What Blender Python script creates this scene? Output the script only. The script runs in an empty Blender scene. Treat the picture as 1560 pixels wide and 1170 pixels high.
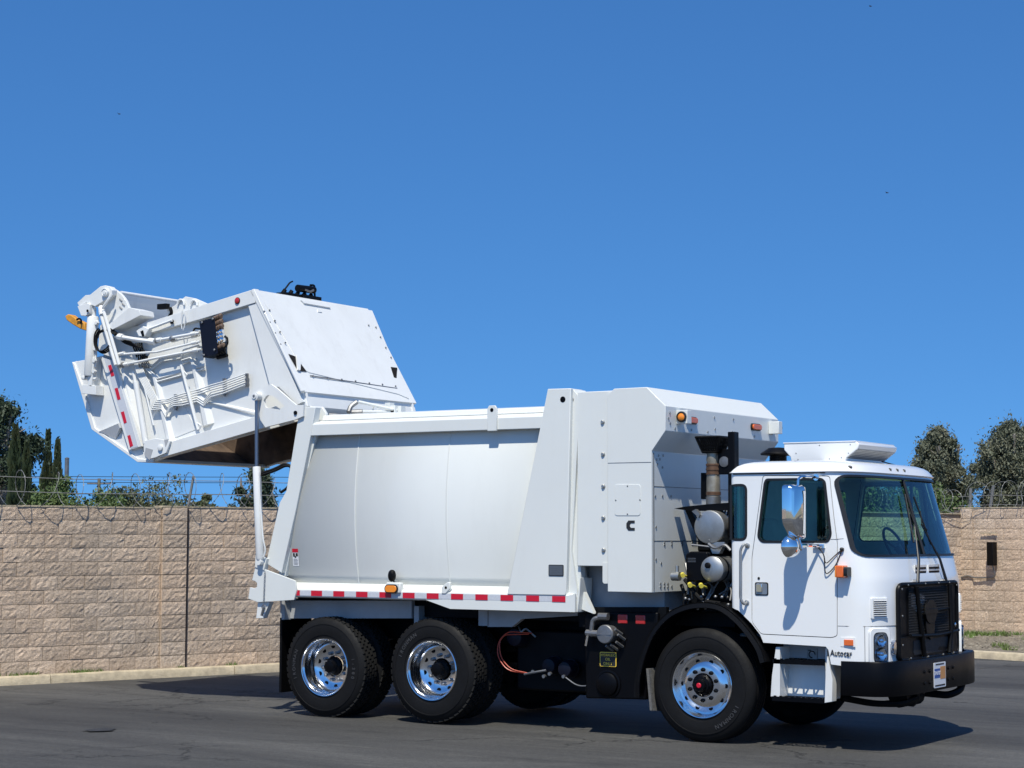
import bpy, bmesh, math, random
from mathutils import Vector, Matrix, noise
random.seed(11)
PI = math.pi
SC = bpy.context.scene
COL = SC.collection

# ------------------------------------------------------------------ camera
cam_d = bpy.data.cameras.new('camera'); cam = bpy.data.objects.new('camera', cam_d); COL.objects.link(cam)
SC.camera = cam
cam_d.sensor_width = 36.0; cam_d.lens = 36.0*2908.60/1560.0
cam_d.clip_start = 0.1; cam_d.clip_end = 3000
cam.matrix_world = Matrix(((0.843950, 0.039962, 0.534931, 8.118906), (0.536413, -0.068544, -0.841168, -17.266968), (0.003051, 0.996847, -0.079284, 1.908731), (0.000000, 0.000000, 0.000000, 1.000000)))
# ------------------------------------------------------------------ light
SUN = Vector((0.23, -0.54, 1.0)).normalized()
elev = math.asin(SUN.z); azim = math.atan2(SUN.x, SUN.y)
W = bpy.data.worlds.new('World'); SC.world = W; W.use_nodes = True
wn = W.node_tree; wn.nodes.clear()
sky = wn.nodes.new('ShaderNodeTexSky'); sky.sky_type = 'NISHITA'; sky.sun_disc = False
sky.sun_elevation = elev; sky.sun_rotation = azim; sky.altitude = 100
sky.air_density = 1.0; sky.dust_density = 0.25; sky.ozone_density = 3.0
hs = wn.nodes.new('ShaderNodeHueSaturation'); hs.inputs['Saturation'].default_value = 1.18; hs.inputs['Hue'].default_value = 0.507
gm = wn.nodes.new('ShaderNodeMix'); gm.data_type = 'RGBA'; gm.blend_type = 'MULTIPLY'; gm.inputs[0].default_value = 1.0; gm.inputs[7].default_value = (0.70, 1.13, 1.30, 1)
bg = wn.nodes.new('ShaderNodeBackground'); bg.inputs['Strength'].default_value = 0.114
wo = wn.nodes.new('ShaderNodeOutputWorld')
tcw = wn.nodes.new('ShaderNodeTexCoord'); vm = wn.nodes.new('ShaderNodeVectorMath'); vm.operation = 'MULTIPLY_ADD'
vm.inputs[1].default_value = (1, 1, 1); vm.inputs[2].default_value = (0, 0, 0.20)     # deep clear blue down to the horizon
vn = wn.nodes.new('ShaderNodeVectorMath'); vn.operation = 'NORMALIZE'
wn.links.new(tcw.outputs['Generated'], vm.inputs[0]); wn.links.new(vm.outputs[0], vn.inputs[0]); wn.links.new(vn.outputs[0], sky.inputs[0])
wn.links.new(sky.outputs[0], hs.inputs['Color']); wn.links.new(hs.outputs[0], gm.inputs[6])
wn.links.new(gm.outputs[2], bg.inputs['Color']); wn.links.new(bg.outputs[0], wo.inputs[0])
sl = bpy.data.lights.new('sun', 'SUN'); so = bpy.data.objects.new('sun', sl); COL.objects.link(so)
sl.energy = 5.0; sl.angle = math.radians(0.5); sl.color = (1.0, 0.95, 0.83)
so.rotation_euler = SUN.to_track_quat('Z', 'Y').to_euler(); so.location = (0, 0, 30)
SC.view_settings.view_transform = 'Standard'; SC.view_settings.look = 'None'
SC.view_settings.gamma = 1; SC.view_settings.use_curve_mapping = False
SC.view_settings.exposure = 0.05
SC.render.engine = 'CYCLES'

# ------------------------------------------------------------------ materials
def mat(name, col, rough=0.5, metal=0.0, coat=0.0, spec=0.5, var=0.0, vscale=3.0, bump=0.0, bscale=40.0, col2=None, dirt=0.0):
    m = bpy.data.materials.new(name); m.use_nodes = True
    nt = m.node_tree; b = nt.nodes['Principled BSDF']
    b.inputs['Base Color'].default_value = (*col, 1); b.inputs['Roughness'].default_value = rough
    b.inputs['Metallic'].default_value = metal; b.inputs['Coat Weight'].default_value = coat
    b.inputs['Coat Roughness'].default_value = 0.08; b.inputs['Specular IOR Level'].default_value = spec
    tc = nt.nodes.new('ShaderNodeTexCoord')
    last = None
    if var > 0 or col2:
        n = nt.nodes.new('ShaderNodeTexNoise'); n.inputs['Scale'].default_value = vscale; n.inputs['Detail'].default_value = 6
        n.inputs['Roughness'].default_value = 0.6
        nt.links.new(tc.outputs['Object'], n.inputs['Vector'])
        r = nt.nodes.new('ShaderNodeValToRGB'); r.color_ramp.elements[0].position = 0.35; r.color_ramp.elements[1].position = 0.68
        c2 = col2 if col2 else tuple(c*(1-var) for c in col)
        r.color_ramp.elements[0].color = (*c2, 1); r.color_ramp.elements[1].color = (*col, 1)
        nt.links.new(n.outputs[0], r.inputs[0]); nt.links.new(r.outputs[0], b.inputs['Base Color'])
        mr = nt.nodes.new('ShaderNodeMapRange'); mr.inputs[3].default_value = min(1, rough*1.35); mr.inputs[4].default_value = rough*0.85
        nt.links.new(n.outputs[0], mr.inputs[0]); nt.links.new(mr.outputs[0], b.inputs['Roughness'])
        last = r
    if dirt > 0:
        n2 = nt.nodes.new('ShaderNodeTexNoise'); n2.inputs['Scale'].default_value = 2.2; n2.inputs['Detail'].default_value = 8; n2.inputs['Roughness'].default_value = 0.72
        mp = nt.nodes.new('ShaderNodeMapping'); mp.inputs['Scale'].default_value = (2.5, 2.5, 0.55)
        nt.links.new(tc.outputs['Object'], mp.inputs[0]); nt.links.new(mp.outputs[0], n2.inputs['Vector'])
        r2 = nt.nodes.new('ShaderNodeValToRGB'); r2.color_ramp.elements[0].position = 0.52; r2.color_ramp.elements[1].position = 0.82
        r2.color_ramp.elements[0].color = (0, 0, 0, 1); r2.color_ramp.elements[1].color = (dirt,)*3 + (1,)
        nt.links.new(n2.outputs[0], r2.inputs[0])
        mx = nt.nodes.new('ShaderNodeMix'); mx.data_type = 'RGBA'; mx.inputs[7].default_value = (0.30, 0.27, 0.23, 1)
        nt.links.new(r2.outputs[0], mx.inputs[0])
        if last: nt.links.new(last.outputs[0], mx.inputs[6])
        else: mx.inputs[6].default_value = (*col, 1)
        nt.links.new(mx.outputs[2], b.inputs['Base Color'])
    if bump > 0:
        n3 = nt.nodes.new('ShaderNodeTexNoise'); n3.inputs['Scale'].default_value = bscale; n3.inputs['Detail'].default_value = 4
        nt.links.new(tc.outputs['Object'], n3.inputs['Vector'])
        bp_ = nt.nodes.new('ShaderNodeBump'); bp_.inputs['Strength'].default_value = bump; bp_.inputs['Distance'].default_value = 0.02
        nt.links.new(n3.outputs[0], bp_.inputs['Height']); nt.links.new(bp_.outputs[0], b.inputs['Normal'])
    return m
M = {}
M['white'] = mat('white_paint', (0.70, 0.715, 0.685), 0.36, coat=0.15, var=0.03, vscale=1.2, bump=0.07, bscale=1.8, dirt=0.07)
M['white_tg'] = mat('white_paint_plate', (0.76, 0.765, 0.74), 0.38, coat=0.25, var=0.06, vscale=2.5, bump=0.08, bscale=3.0, dirt=0.22)
M['grey_body'] = mat('grey_undercoat_and_shade', (0.42, 0.43, 0.44), 0.5, var=0.2, vscale=3, dirt=0.3)  # undercoat grey; also the painted shade under the roof air conditioner
M['cabwhite'] = mat('white_gloss_cab_paint', (0.81, 0.815, 0.80), 0.22, coat=0.8, var=0.02, vscale=0.8)
M['black'] = mat('black_paint', (0.003, 0.003, 0.004), 0.36, spec=0.14, var=0.3, vscale=5)
M['satin'] = mat('black_satin_plastic', (0.004, 0.004, 0.0045), 0.42, spec=0.16, var=0.3, vscale=8, bump=0.1, bscale=60)
M['frame'] = mat('chassis_black', (0.004, 0.0045, 0.0055), 0.5, spec=0.15, var=0.4, vscale=6)
M['rubber'] = mat('tyre_rubber', (0.007, 0.007, 0.0075), 0.6, spec=0.22, var=0.35, vscale=9, bump=0.12, bscale=70)
M['tread'] = mat('worn_tread_rubber', (0.017, 0.0165, 0.016), 0.85, spec=0.2, var=0.4, vscale=14)
M['letter'] = mat('raised_rubber_lettering', (0.05, 0.05, 0.052), 0.5)
M['seal'] = mat('black_rubber_seal', (0.01, 0.01, 0.01), 0.45)
M['chrome'] = mat('polished_chrome', (0.86, 0.87, 0.88), 0.06, 1.0)
M['alu'] = mat('polished_aluminium', (0.80, 0.81, 0.83), 0.13, 1.0, var=0.12, vscale=12)
M['brushed'] = mat('brushed_metal', (0.50, 0.50, 0.48), 0.42, 0.9, var=0.3, vscale=7)
M['steel'] = mat('dull_steel', (0.30, 0.30, 0.30), 0.45, 0.8, var=0.35, vscale=10)
M['rod'] = mat('hydraulic_rod_chrome', (0.28, 0.285, 0.31), 0.38, 1.0)
M['rust'] = mat('heat_rusted_steel', (0.17, 0.095, 0.06), 0.7, 0.3, var=0.5, vscale=18)
M['pipe'] = mat('heat_stained_exhaust', (0.50, 0.45, 0.36), 0.45, 0.7, var=0.4, vscale=9)
M['brown'] = mat('worn_bare_hopper_steel', (0.20, 0.14, 0.10), 0.6, 0.25, vscale=3, col2=(0.05, 0.036, 0.028), bump=0.3, bscale=12)
M['dark_in'] = mat('grimy_hopper_interior', (0.020, 0.017, 0.015), 0.8, 0.0, spec=0.2, var=0.5, vscale=4)
M['orange'] = mat('amber_lens', (0.85, 0.26, 0.02), 0.25, coat=0.6)
M['orange2'] = mat('red_orange_lens', (0.72, 0.14, 0.025), 0.25, coat=0.6)
M['red'] = mat('red_lens', (0.42, 0.02, 0.02), 0.25, coat=0.5)
M['redtape'] = mat('red_reflective_tape', (0.55, 0.01, 0.03), 0.35)
M['tape'] = mat('silver_reflective_tape', (0.58, 0.60, 0.64), 0.3, var=0.12, vscale=60)
M['redhose'] = mat('red_air_hose', (0.45, 0.06, 0.03), 0.4)
M['yellow'] = mat('yellow_cap_plastic', (0.75, 0.62, 0.08), 0.4, coat=0.3)
M['hook'] = mat('orange_yellow_hook_paint', (0.75, 0.33, 0.03), 0.45, var=0.3, vscale=20)
M['navy'] = mat('dark_navy_valve_cover', (0.005, 0.006, 0.014), 0.45, spec=0.25)
M['brass'] = mat('corroded_brass_fittings', (0.30, 0.20, 0.14), 0.45, 0.6, var=0.5, vscale=40)
M['print_w'] = mat('white_label_print', (0.75, 0.75, 0.75), 0.5)
M['print_k'] = mat('black_print', (0.02, 0.02, 0.02), 0.5)
M['print_y'] = mat('yellow_sign_print', (0.98, 0.66, 0.08), 0.35)
M['print_b'] = mat('blue_plate_print', (0.03, 0.10, 0.35), 0.5)
M['print_o'] = mat('orange_plate_print', (0.60, 0.28, 0.10), 0.5)
M['dirtrub'] = mat('dusty_rubber_flap', (0.16, 0.155, 0.145), 0.9, var=0.4, vscale=30, bump=0.3, bscale=80)
M['seat'] = mat('grey_seat_vinyl', (0.30, 0.32, 0.33), 0.6, var=0.2, vscale=5)
M['dash'] = mat('dark_dashboard_plastic', (0.05, 0.06, 0.065), 0.5)
M['lensclear'] = mat('headlamp_reflector', (0.75, 0.78, 0.82), 0.15, 0.9)
M['mesh'] = mat('black_grille_mesh', (0.014, 0.014, 0.015), 0.55, bump=0.4, bscale=160)

def glass_mat(name, tint, gl=0.09):
    m = bpy.data.materials.new(name); m.use_nodes = True; nt = m.node_tree; nt.nodes.clear()
    o = nt.nodes.new('ShaderNodeOutputMaterial'); t = nt.nodes.new('ShaderNodeBsdfTransparent'); g = nt.nodes.new('ShaderNodeBsdfGlossy')
    t.inputs[0].default_value = (*tint, 1); g.inputs['Roughness'].default_value = 0.02; g.inputs[0].default_value = (0.9, 0.95, 1, 1)
    f = nt.nodes.new('ShaderNodeFresnel'); f.inputs[0].default_value = 1.5
    mx = nt.nodes.new('ShaderNodeMixShader')
    nt.links.new(f.outputs[0], mx.inputs[0]); nt.links.new(t.outputs[0], mx.inputs[1]); nt.links.new(g.outputs[0], mx.inputs[2])
    nt.links.new(mx.outputs[0], o.inputs[0]); return m
M['glass'] = glass_mat('green_tinted_glass', (0.63, 0.83, 0.75))
M['clear'] = glass_mat('clear_lens', (0.9, 0.93, 0.97))

# ------------------------------------------------------------------ mesh helpers
def setp(o, label=None, cat=None, group=None, kind=None):
    if label: o['label'] = label
    if cat: o['category'] = cat
    if group: o['group'] = group
    if kind: o['kind'] = kind
    return o
def empty(name, loc=(0, 0, 0), parent=None):
    o = bpy.data.objects.new(name, None); o.empty_display_size = 0.2; COL.objects.link(o); o.location = loc
    if parent: o.parent = parent
    return o
def finish(bm, sharp=32):
    bmesh.ops.recalc_face_normals(bm, faces=bm.faces)
    for f in bm.faces: f.smooth = True
    a = math.radians(sharp)
    for e in bm.edges:
        if len(e.link_faces) == 2:
            if e.calc_face_angle(0) > a: e.smooth = False
        else: e.smooth = False
def obj(name, bm, m, parent=None, sharp=32, bevel=0, fin=True, loc=None):
    if fin: finish(bm, sharp)
    me = bpy.data.meshes.new(name); bm.to_mesh(me); bm.free()
    ms = m if isinstance(m, (list, tuple)) else [m]
    for x in ms: me.materials.append(x)
    o = bpy.data.objects.new(name, me); COL.objects.link(o)
    if parent: o.parent = parent
    if loc: o.location = loc
    if bevel:
        b = o.modifiers.new('bevel', 'BEVEL'); b.width = bevel; b.segments = 2; b.limit_method = 'ANGLE'; b.angle_limit = math.radians(35); b.harden_normals = False
    return o
def BM(): return bmesh.new()
def box(bm, x0, x1, y0, y1, z0, z1, mi=0):
    v = [bm.verts.new(c) for c in ((x0,y0,z0),(x1,y0,z0),(x1,y1,z0),(x0,y1,z0),(x0,y0,z1),(x1,y0,z1),(x1,y1,z1),(x0,y1,z1))]
    for q in ((0,3,2,1),(4,5,6,7),(0,1,5,4),(1,2,6,5),(2,3,7,6),(3,0,4,7)):
        bm.faces.new([v[i] for i in q]).material_index = mi
    return bm
def prism(bm, poly, a0, a1, ax='y', mi=0):
    """extrude polygon along axis ax. poly coords: y->(x,z), x->(y,z), z->(x,y)"""
    def P(q, a):
        if ax == 'y': return (q[0], a, q[1])
        if ax == 'x': return (a, q[0], q[1])
        return (q[0], q[1], a)
    A = [bm.verts.new(P(q, a0)) for q in poly]; B = [bm.verts.new(P(q, a1)) for q in poly]
    n = len(poly)
    bm.faces.new(A).material_index = mi; bm.faces.new(B[::-1]).material_index = mi
    for i in range(n): bm.faces.new((A[i], B[i], B[(i+1) % n], A[(i+1) % n])).material_index = mi
    return bm
def hull3(bm, A, B, mi=0):
    """loft between two equal-count 3D loops with caps"""
    A = [bm.verts.new(q) for q in A]; B = [bm.verts.new(q) for q in B]; n = len(A)
    bm.faces.new(A).material_index = mi; bm.faces.new(B[::-1]).material_index = mi
    for i in range(n): bm.faces.new((A[i], B[i], B[(i+1) % n], A[(i+1) % n])).material_index = mi
    return bm
def tube(bm, pts, r, segs=8, cap=True, mi=0, closed=False, flat=1.0):
    pts = [Vector(q) for q in pts]; n = len(pts); rings = []
    up = None
    for i, q in enumerate(pts):
        if closed: t = (pts[(i+1) % n]-pts[i-1])
        else: t = (pts[min(i+1, n-1)]-pts[max(i-1, 0)])
        t.normalize()
        if up is None:
            up = Vector((0, 0, 1)) if abs(t.z) < 0.9 else Vector((1, 0, 0))
        s = t.cross(up)
        if s.length < 1e-4: s = t.cross(Vector((0.3, 1, 0.2)))
        s.normalize(); up = s.cross(t).normalized()
        rr = r[i] if isinstance(r, (list, tuple)) else r
        rings.append([bm.verts.new(q + (s*math.cos(2*PI*k/segs) + up*math.sin(2*PI*k/segs)*flat)*rr) for k in range(segs)])
    m_ = n if closed else n-1
    for i in range(m_):
        a, b = rings[i], rings[(i+1) % n]
        for k in range(segs): bm.faces.new((a[k], b[k], b[(k+1) % segs], a[(k+1) % segs])).material_index = mi
    if cap and not closed:
        bm.faces.new(rings[0][::-1]).material_index = mi; bm.faces.new(rings[-1]).material_index = mi
    return bm
def rnd(pts, r=0.05, k=4):
    """round the corners of a polyline"""
    pts = [Vector(q) for q in pts]; out = [pts[0]]
    for i in range(1, len(pts)-1):
        a, b, c = pts[i-1], pts[i], pts[i+1]
        d1 = (a-b); d2 = (c-b); rr = min(r, d1.length*0.45, d2.length*0.45)
        p0 = b+d1.normalized()*rr; p1 = b+d2.normalized()*rr
        for j in range(k+1):
            t = j/k; out.append(p0*(1-t)**2 + b*2*t*(1-t) + p1*t*t)
    out.append(pts[-1]); return out
def rndpoly(poly, r=0.03, k=4):
    n = len(poly); out = []
    for i in range(n):
        a, b, c = Vector(poly[i-1]), Vector(poly[i]), Vector(poly[(i+1) % n])
        d1 = a-b; d2 = c-b; rr = min(r, d1.length*0.45, d2.length*0.45)
        p0 = b+d1.normalized()*rr; p1 = b+d2.normalized()*rr
        for j in range(k+1):
            t = j/k; q = p0*(1-t)**2 + b*2*t*(1-t) + p1*t*t; out.append((q.x, q.y))
    return out
def lathe(bm, prof, c=(0, 0, 0), ax='y', segs=40, mi=0, sgn=1, caps=(1, 1)):
    """prof: (radius, offset along axis)"""
    rings = []
    for (r, h) in prof:
        ring = []
        for k in range(segs):
            t = 2*PI*k/segs; a, b = r*math.cos(t), r*math.sin(t)
            if ax == 'y': q = (c[0]+a, c[1]+h*sgn, c[2]+b)
            elif ax == 'x': q = (c[0]+h*sgn, c[1]+a, c[2]+b)
            else: q = (c[0]+a, c[1]+b, c[2]+h*sgn)
            ring.append(bm.verts.new(q))
        rings.append(ring)
    for i in range(len(rings)-1):
        for k in range(segs):
            bm.faces.new((rings[i][k], rings[i+1][k], rings[i+1][(k+1) % segs], rings[i][(k+1) % segs])).material_index = mi
    for rg, fl, on in ((rings[0], False, caps[0]), (rings[-1], True, caps[1])):
        if on: bm.faces.new(rg[::-1] if fl else rg).material_index = mi
    return bm
def cyl(bm, a, b, r, segs=20, mi=0): return tube(bm, [a, b], r, segs, True, mi)
def bolt(bm, c, r=0.012, h=0.008, ax='y', s=-1, mi=0):
    return lathe(bm, [(r, 0), (r, h*0.5), (r*0.6, h)], c, ax, 8, mi, s)
def split_loose(o):
    """turn one part made of separate pieces into one object per piece"""
    bm = BM(); bm.from_mesh(o.data); bm.verts.ensure_lookup_table(); seen = set(); comps = []
    for v in bm.verts:
        if v in seen: continue
        st = [v]; comp = []; seen.add(v)
        while st:
            a = st.pop(); comp.append(a)
            for e in a.link_edges:
                b = e.other_vert(a)
                if b not in seen: seen.add(b); st.append(b)
        comps.append(comp)
    if len(comps) < 2: bm.free(); return
    for comp in comps:
        idx = {v: i for i, v in enumerate(comp)}; fs = {f for v in comp for f in v.link_faces}
        cen = sum((v.co for v in comp), Vector((0, 0, 0)))/len(comp)
        me = bpy.data.meshes.new(o.name); me.from_pydata([(v.co-cen)[:] for v in comp], [], [[idx[v] for v in f.verts] for f in fs])
        for m_ in o.data.materials: me.materials.append(m_)
        for p_, f in zip(me.polygons, fs): p_.material_index = f.material_index; p_.use_smooth = f.smooth
        b2 = BM(); b2.from_mesh(me); finish(b2); b2.to_mesh(me); b2.free()
        n = bpy.data.objects.new(o.name.split('.')[0], me); COL.objects.link(n); n.parent = o.parent; n.location = cen
    bm.free(); bpy.data.objects.remove(o)
def text_bm(s, size, M4, ext=0.002, align='CENTER'):
    cu = bpy.data.curves.new('print', 'FONT'); cu.body = s; cu.size = size; cu.extrude = ext; cu.align_x = align; cu.align_y = 'CENTER'
    cu.resolution_u = 2
    o = bpy.data.objects.new('print', cu); COL.objects.link(o)
    dg = bpy.context.evaluated_depsgraph_get(); me = bpy.data.meshes.new_from_object(o.evaluated_get(dg))
    bpy.data.objects.remove(o); bpy.data.curves.remove(cu)
    bm = BM(); bm.from_mesh(me); bpy.data.meshes.remove(me); bm.transform(M4); return bm
def join_bm(dst, src, mi=0):
    me = bpy.data.meshes.new('tmp'); src.to_mesh(me); src.free()
    n0 = len(dst.faces); dst.from_mesh(me); bpy.data.meshes.remove(me)
    dst.faces.ensure_lookup_table()
    for i in range(n0, len(dst.faces)): dst.faces[i].material_index = mi
    return dst
def MY(x, y, z, sx=1.0):     # text plane facing -Y
    return Matrix.Translation((x, y, z)) @ Matrix.Rotation(PI/2, 4, 'X') @ Matrix.Diagonal((sx, 1, 1, 1))
def MXf(x, y, z):            # text plane facing +X
    return Matrix.Translation((x, y, z)) @ Matrix.Rotation(PI/2, 4, 'Z') @ Matrix.Rotation(PI/2, 4, 'X')
def boolean(base, cutter_bm, op='DIFFERENCE'):
    me = bpy.data.meshes.new('c'); bmesh.ops.recalc_face_normals(cutter_bm, faces=cutter_bm.faces); cutter_bm.to_mesh(me); cutter_bm.free()
    c = bpy.data.objects.new('c', me); COL.objects.link(c)
    md = base.modifiers.new('b', 'BOOLEAN'); md.operation = op; md.solver = 'EXACT'; md.object = c
    dg = bpy.context.evaluated_depsgraph_get(); dg.update()
    nm = bpy.data.meshes.new_from_object(base.evaluated_get(dg))
    base.modifiers.remove(md); old = base.data; base.data = nm; bpy.data.objects.remove(c)
    return base
def resmooth(o, sharp=30):
    bm = BM(); bm.from_mesh(o.data); bmesh.ops.remove_doubles(bm, verts=bm.verts, dist=1e-5); finish(bm, sharp); bm.to_mesh(o.data); bm.free(); return o

# ------------------------------------------------------------------ procedural setting materials
def asphalt():
    m = bpy.data.materials.new('asphalt'); m.use_nodes = True; nt = m.node_tree; b = nt.nodes['Principled BSDF']
    L = nt.links.new; N = nt.nodes.new
    tc = N('ShaderNodeTexCoord')
    def noise_(scale, detail=6, rough=0.6, vec=None, dist=0):
        n = N('ShaderNodeTexNoise'); n.inputs['Scale'].default_value = scale; n.inputs['Detail'].default_value = detail
        n.inputs['Roughness'].default_value = rough; n.inputs['Distortion'].default_value = dist
        L(vec if vec else tc.outputs['Object'], n.inputs['Vector']); return n
    def ramp(src, stops):
        r = N('ShaderNodeValToRGB'); cr = r.color_ramp
        cr.elements[0].position, cr.elements[1].position = stops[0][0], stops[-1][0]
        cr.elements[0].color, cr.elements[1].color = (*stops[0][1], 1), (*stops[-1][1], 1)
        for p, c in stops[1:-1]: e = cr.elements.new(p); e.color = (*c, 1)
        L(src, r.inputs[0]); return r
    def mix(f, a, c, mode='MIX'):
        x = N('ShaderNodeMix'); x.data_type = 'RGBA'; x.blend_type = mode
        if isinstance(f, float): x.inputs[0].default_value = f
        else: L(f, x.inputs[0])
        for i, s in ((6, a), (7, c)):
            if isinstance(s, tuple): x.inputs[i].default_value = (*s, 1)
            else: L(s, x.inputs[i])
        return x.outputs[2]
    mp = N('ShaderNodeMapping'); mp.inputs['Rotation'].default_value = (0, 0, math.radians(-30)); mp.inputs['Scale'].default_value = (0.35, 1.3, 1)
    L(tc.outputs['Object'], mp.inputs[0])
    big = noise_(0.45, 5, 0.6, mp.outputs[0], 0.6); base = ramp(big.outputs[0], [(0.32, (0.038, 0.037, 0.036)), (0.5, (0.058, 0.057, 0.055)), (0.68, (0.088, 0.086, 0.082))])
    fine = noise_(55, 5, 0.75); fr = ramp(fine.outputs[0], [(0.30, (0.55, 0.55, 0.55)), (0.70, (1.5, 1.5, 1.48))])
    col = mix(1.0, base.outputs[0], fr.outputs[0], 'MULTIPLY')
    # stretched seal-coat streaks
    mp2 = N('ShaderNodeMapping'); mp2.inputs['Rotation'].default_value = (0, 0, math.radians(-33)); mp2.inputs['Scale'].default_value = (0.5, 5.0, 1)
    L(tc.outputs['Object'], mp2.inputs[0])
    st = noise_(1.4, 7, 0.65, mp2.outputs[0], 0.8); sr = ramp(st.outputs[0], [(0.30, (0.50, 0.50, 0.52)), (0.40, (0.92, 0.92, 0.93)), (0.56, (1, 1, 1)), (0.72, (1.35, 1.34, 1.30))])
    col = mix(1.0, col, sr.outputs[0], 'MULTIPLY')
    md = noise_(16, 10, 0.85); mr2 = ramp(md.outputs[0], [(0.34, (0.66, 0.66, 0.66)), (0.66, (1.32, 1.32, 1.30))])
    col = mix(1.0, col, mr2.outputs[0], 'MULTIPLY')
    # cracks
    w = noise_(2.2, 5, 0.7); wv = N('ShaderNodeVectorMath'); wv.operation = 'SCALE'; wv.inputs['Scale'].default_value = 0.75; L(w.outputs['Color'], wv.inputs[0])
    ad = N('ShaderNodeVectorMath'); ad.operation = 'ADD'; L(tc.outputs['Object'], ad.inputs[0]); L(wv.outputs[0], ad.inputs[1])
    vo = N('ShaderNodeTexVoronoi'); vo.feature = 'DISTANCE_TO_EDGE'; vo.inputs['Scale'].default_value = 0.38; L(ad.outputs[0], vo.inputs['Vector'])
    cr_ = ramp(vo.outputs['Distance'], [(0.0, (0.9, 0.9, 0.9)), (0.009, (0, 0, 0))])
    mk = noise_(0.35, 3, 0.5); mr = ramp(mk.outputs[0], [(0.48, (0, 0, 0)), (0.54, (1, 1, 1))])
    cm = mix(1.0, cr_.outputs[0], mr.outputs[0], 'MULTIPLY')
    col = mix(cm, col, (0.012, 0.012, 0.012))
    # oil stains
    oi = noise_(0.9, 4, 0.55); orr = ramp(oi.outputs[0], [(0.66, (0, 0, 0)), (0.74, (0.55, 0.55, 0.55))])
    col = mix(orr.outputs[0], col, (0.026, 0.025, 0.025))
    # dusty pale blotches
    du = noise_(0.28, 6, 0.7, None, 1.2); dr = ramp(du.outputs[0], [(0.58, (0, 0, 0)), (0.75, (0.45, 0.45, 0.45))])
    col = mix(dr.outputs[0], col, (0.13, 0.125, 0.115))
    L(col, b.inputs['Base Color']); b.inputs['Roughness'].default_value = 0.78; b.inputs['Specular IOR Level'].default_value = 0.35
    bm1 = N('ShaderNodeBump'); bm1.inputs['Strength'].default_value = 0.55; bm1.inputs['Distance'].default_value = 0.008; L(fine.outputs[0], bm1.inputs['Height'])
    bm2 = N('ShaderNodeBump'); bm2.inputs['Strength'].default_value = 0.5; bm2.inputs['Distance'].default_value = 0.03; bm2.invert = True
    L(cm, bm2.inputs['Height']); L(bm1.outputs[0], bm2.inputs['Normal']); L(bm2.outputs[0], b.inputs['Normal'])
    return m
def blockmat():
    m = bpy.data.materials.new('split_face_block'); m.use_nodes = True; nt = m.node_tree; b = nt.nodes['Principled BSDF']
    L = nt.links.new; N = nt.nodes.new
    tc = N('ShaderNodeTexCoord'); oi = N('ShaderNodeObjectInfo'); geo = N('ShaderNodeNewGeometry')
    n1 = N('ShaderNodeTexNoise'); n1.inputs['Scale'].default_value = 34; n1.inputs['Detail'].default_value = 8; n1.inputs['Roughness'].default_value = 0.72
    L(geo.outputs['Position'], n1.inputs['Vector'])
    r = N('ShaderNodeValToRGB'); r.color_ramp.elements[0].position = 0.3; r.color_ramp.elements[1].position = 0.72
    r.color_ramp.elements[0].color = (0.45, 0.345, 0.25, 1); r.color_ramp.elements[1].color = (0.88, 0.705, 0.54, 1); L(n1.outputs[0], r.inputs[0])
    hv = N('ShaderNodeHueSaturation'); mr = N('ShaderNodeMapRange'); mr.inputs[3].default_value = 0.86; mr.inputs[4].default_value = 1.12
    L(oi.outputs['Random'], mr.inputs[0]); L(mr.outputs[0], hv.inputs['Value']); L(r.outputs[0], hv.inputs['Color'])
    n3 = N('ShaderNodeTexNoise'); n3.inputs['Scale'].default_value = 0.55; n3.inputs['Detail'].default_value = 5; L(geo.outputs['Position'], n3.inputs['Vector'])
    r3 = N('ShaderNodeValToRGB'); r3.color_ramp.elements[0].position = 0.35; r3.color_ramp.elements[1].position = 0.7
    r3.color_ramp.elements[0].color = (0.82, 0.84, 0.86, 1); r3.color_ramp.elements[1].color = (1.1, 1.03, 0.97, 1); L(n3.outputs[0], r3.inputs[0])
    mx = N('ShaderNodeMix'); mx.data_type = 'RGBA'; mx.blend_type = 'MULTIPLY'; mx.inputs[0].default_value = 1
    L(hv.outputs[0], mx.inputs[6]); L(r3.outputs[0], mx.inputs[7]); L(mx.outputs[2], b.inputs['Base Color'])
    b.inputs['Roughness'].default_value = 0.92; b.inputs['Specular IOR Level'].default_value = 0.2
    n2 = N('ShaderNodeTexNoise'); n2.inputs['Scale'].default_value = 46; n2.inputs['Detail'].default_value = 6; n2.inputs['Roughness'].default_value = 0.68; n2.inputs['Distortion'].default_value = 0.6
    L(geo.outputs['Position'], n2.inputs['Vector'])
    bp_ = N('ShaderNodeBump'); bp_.inputs['Strength'].default_value = 1.0; bp_.inputs['Distance'].default_value = 0.020
    L(n2.outputs[0], bp_.inputs['Height']); L(bp_.outputs[0], b.inputs['Normal'])
    return m
M['asphalt'] = asphalt(); M['block'] = blockmat()
M['mortar'] = mat('mortar', (0.30, 0.23, 0.17), 0.95, var=0.3, vscale=10)
M['joint'] = mat('dark_joint_filler', (0.03, 0.02, 0.02), 0.9)
M['kerb'] = mat('tan_concrete_kerb', (0.56, 0.47, 0.32), 0.9, vscale=7, col2=(0.36, 0.30, 0.21), bump=0.5, bscale=50, dirt=0.35)
M['soil'] = mat('dry_soil_with_debris', (0.27, 0.225, 0.165), 0.95, vscale=9, col2=(0.10, 0.085, 0.06), bump=0.8, bscale=25)
M['dryland'] = mat('dry_land', (0.24, 0.20, 0.13), 0.95, vscale=0.2, col2=(0.13, 0.13, 0.07))
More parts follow.
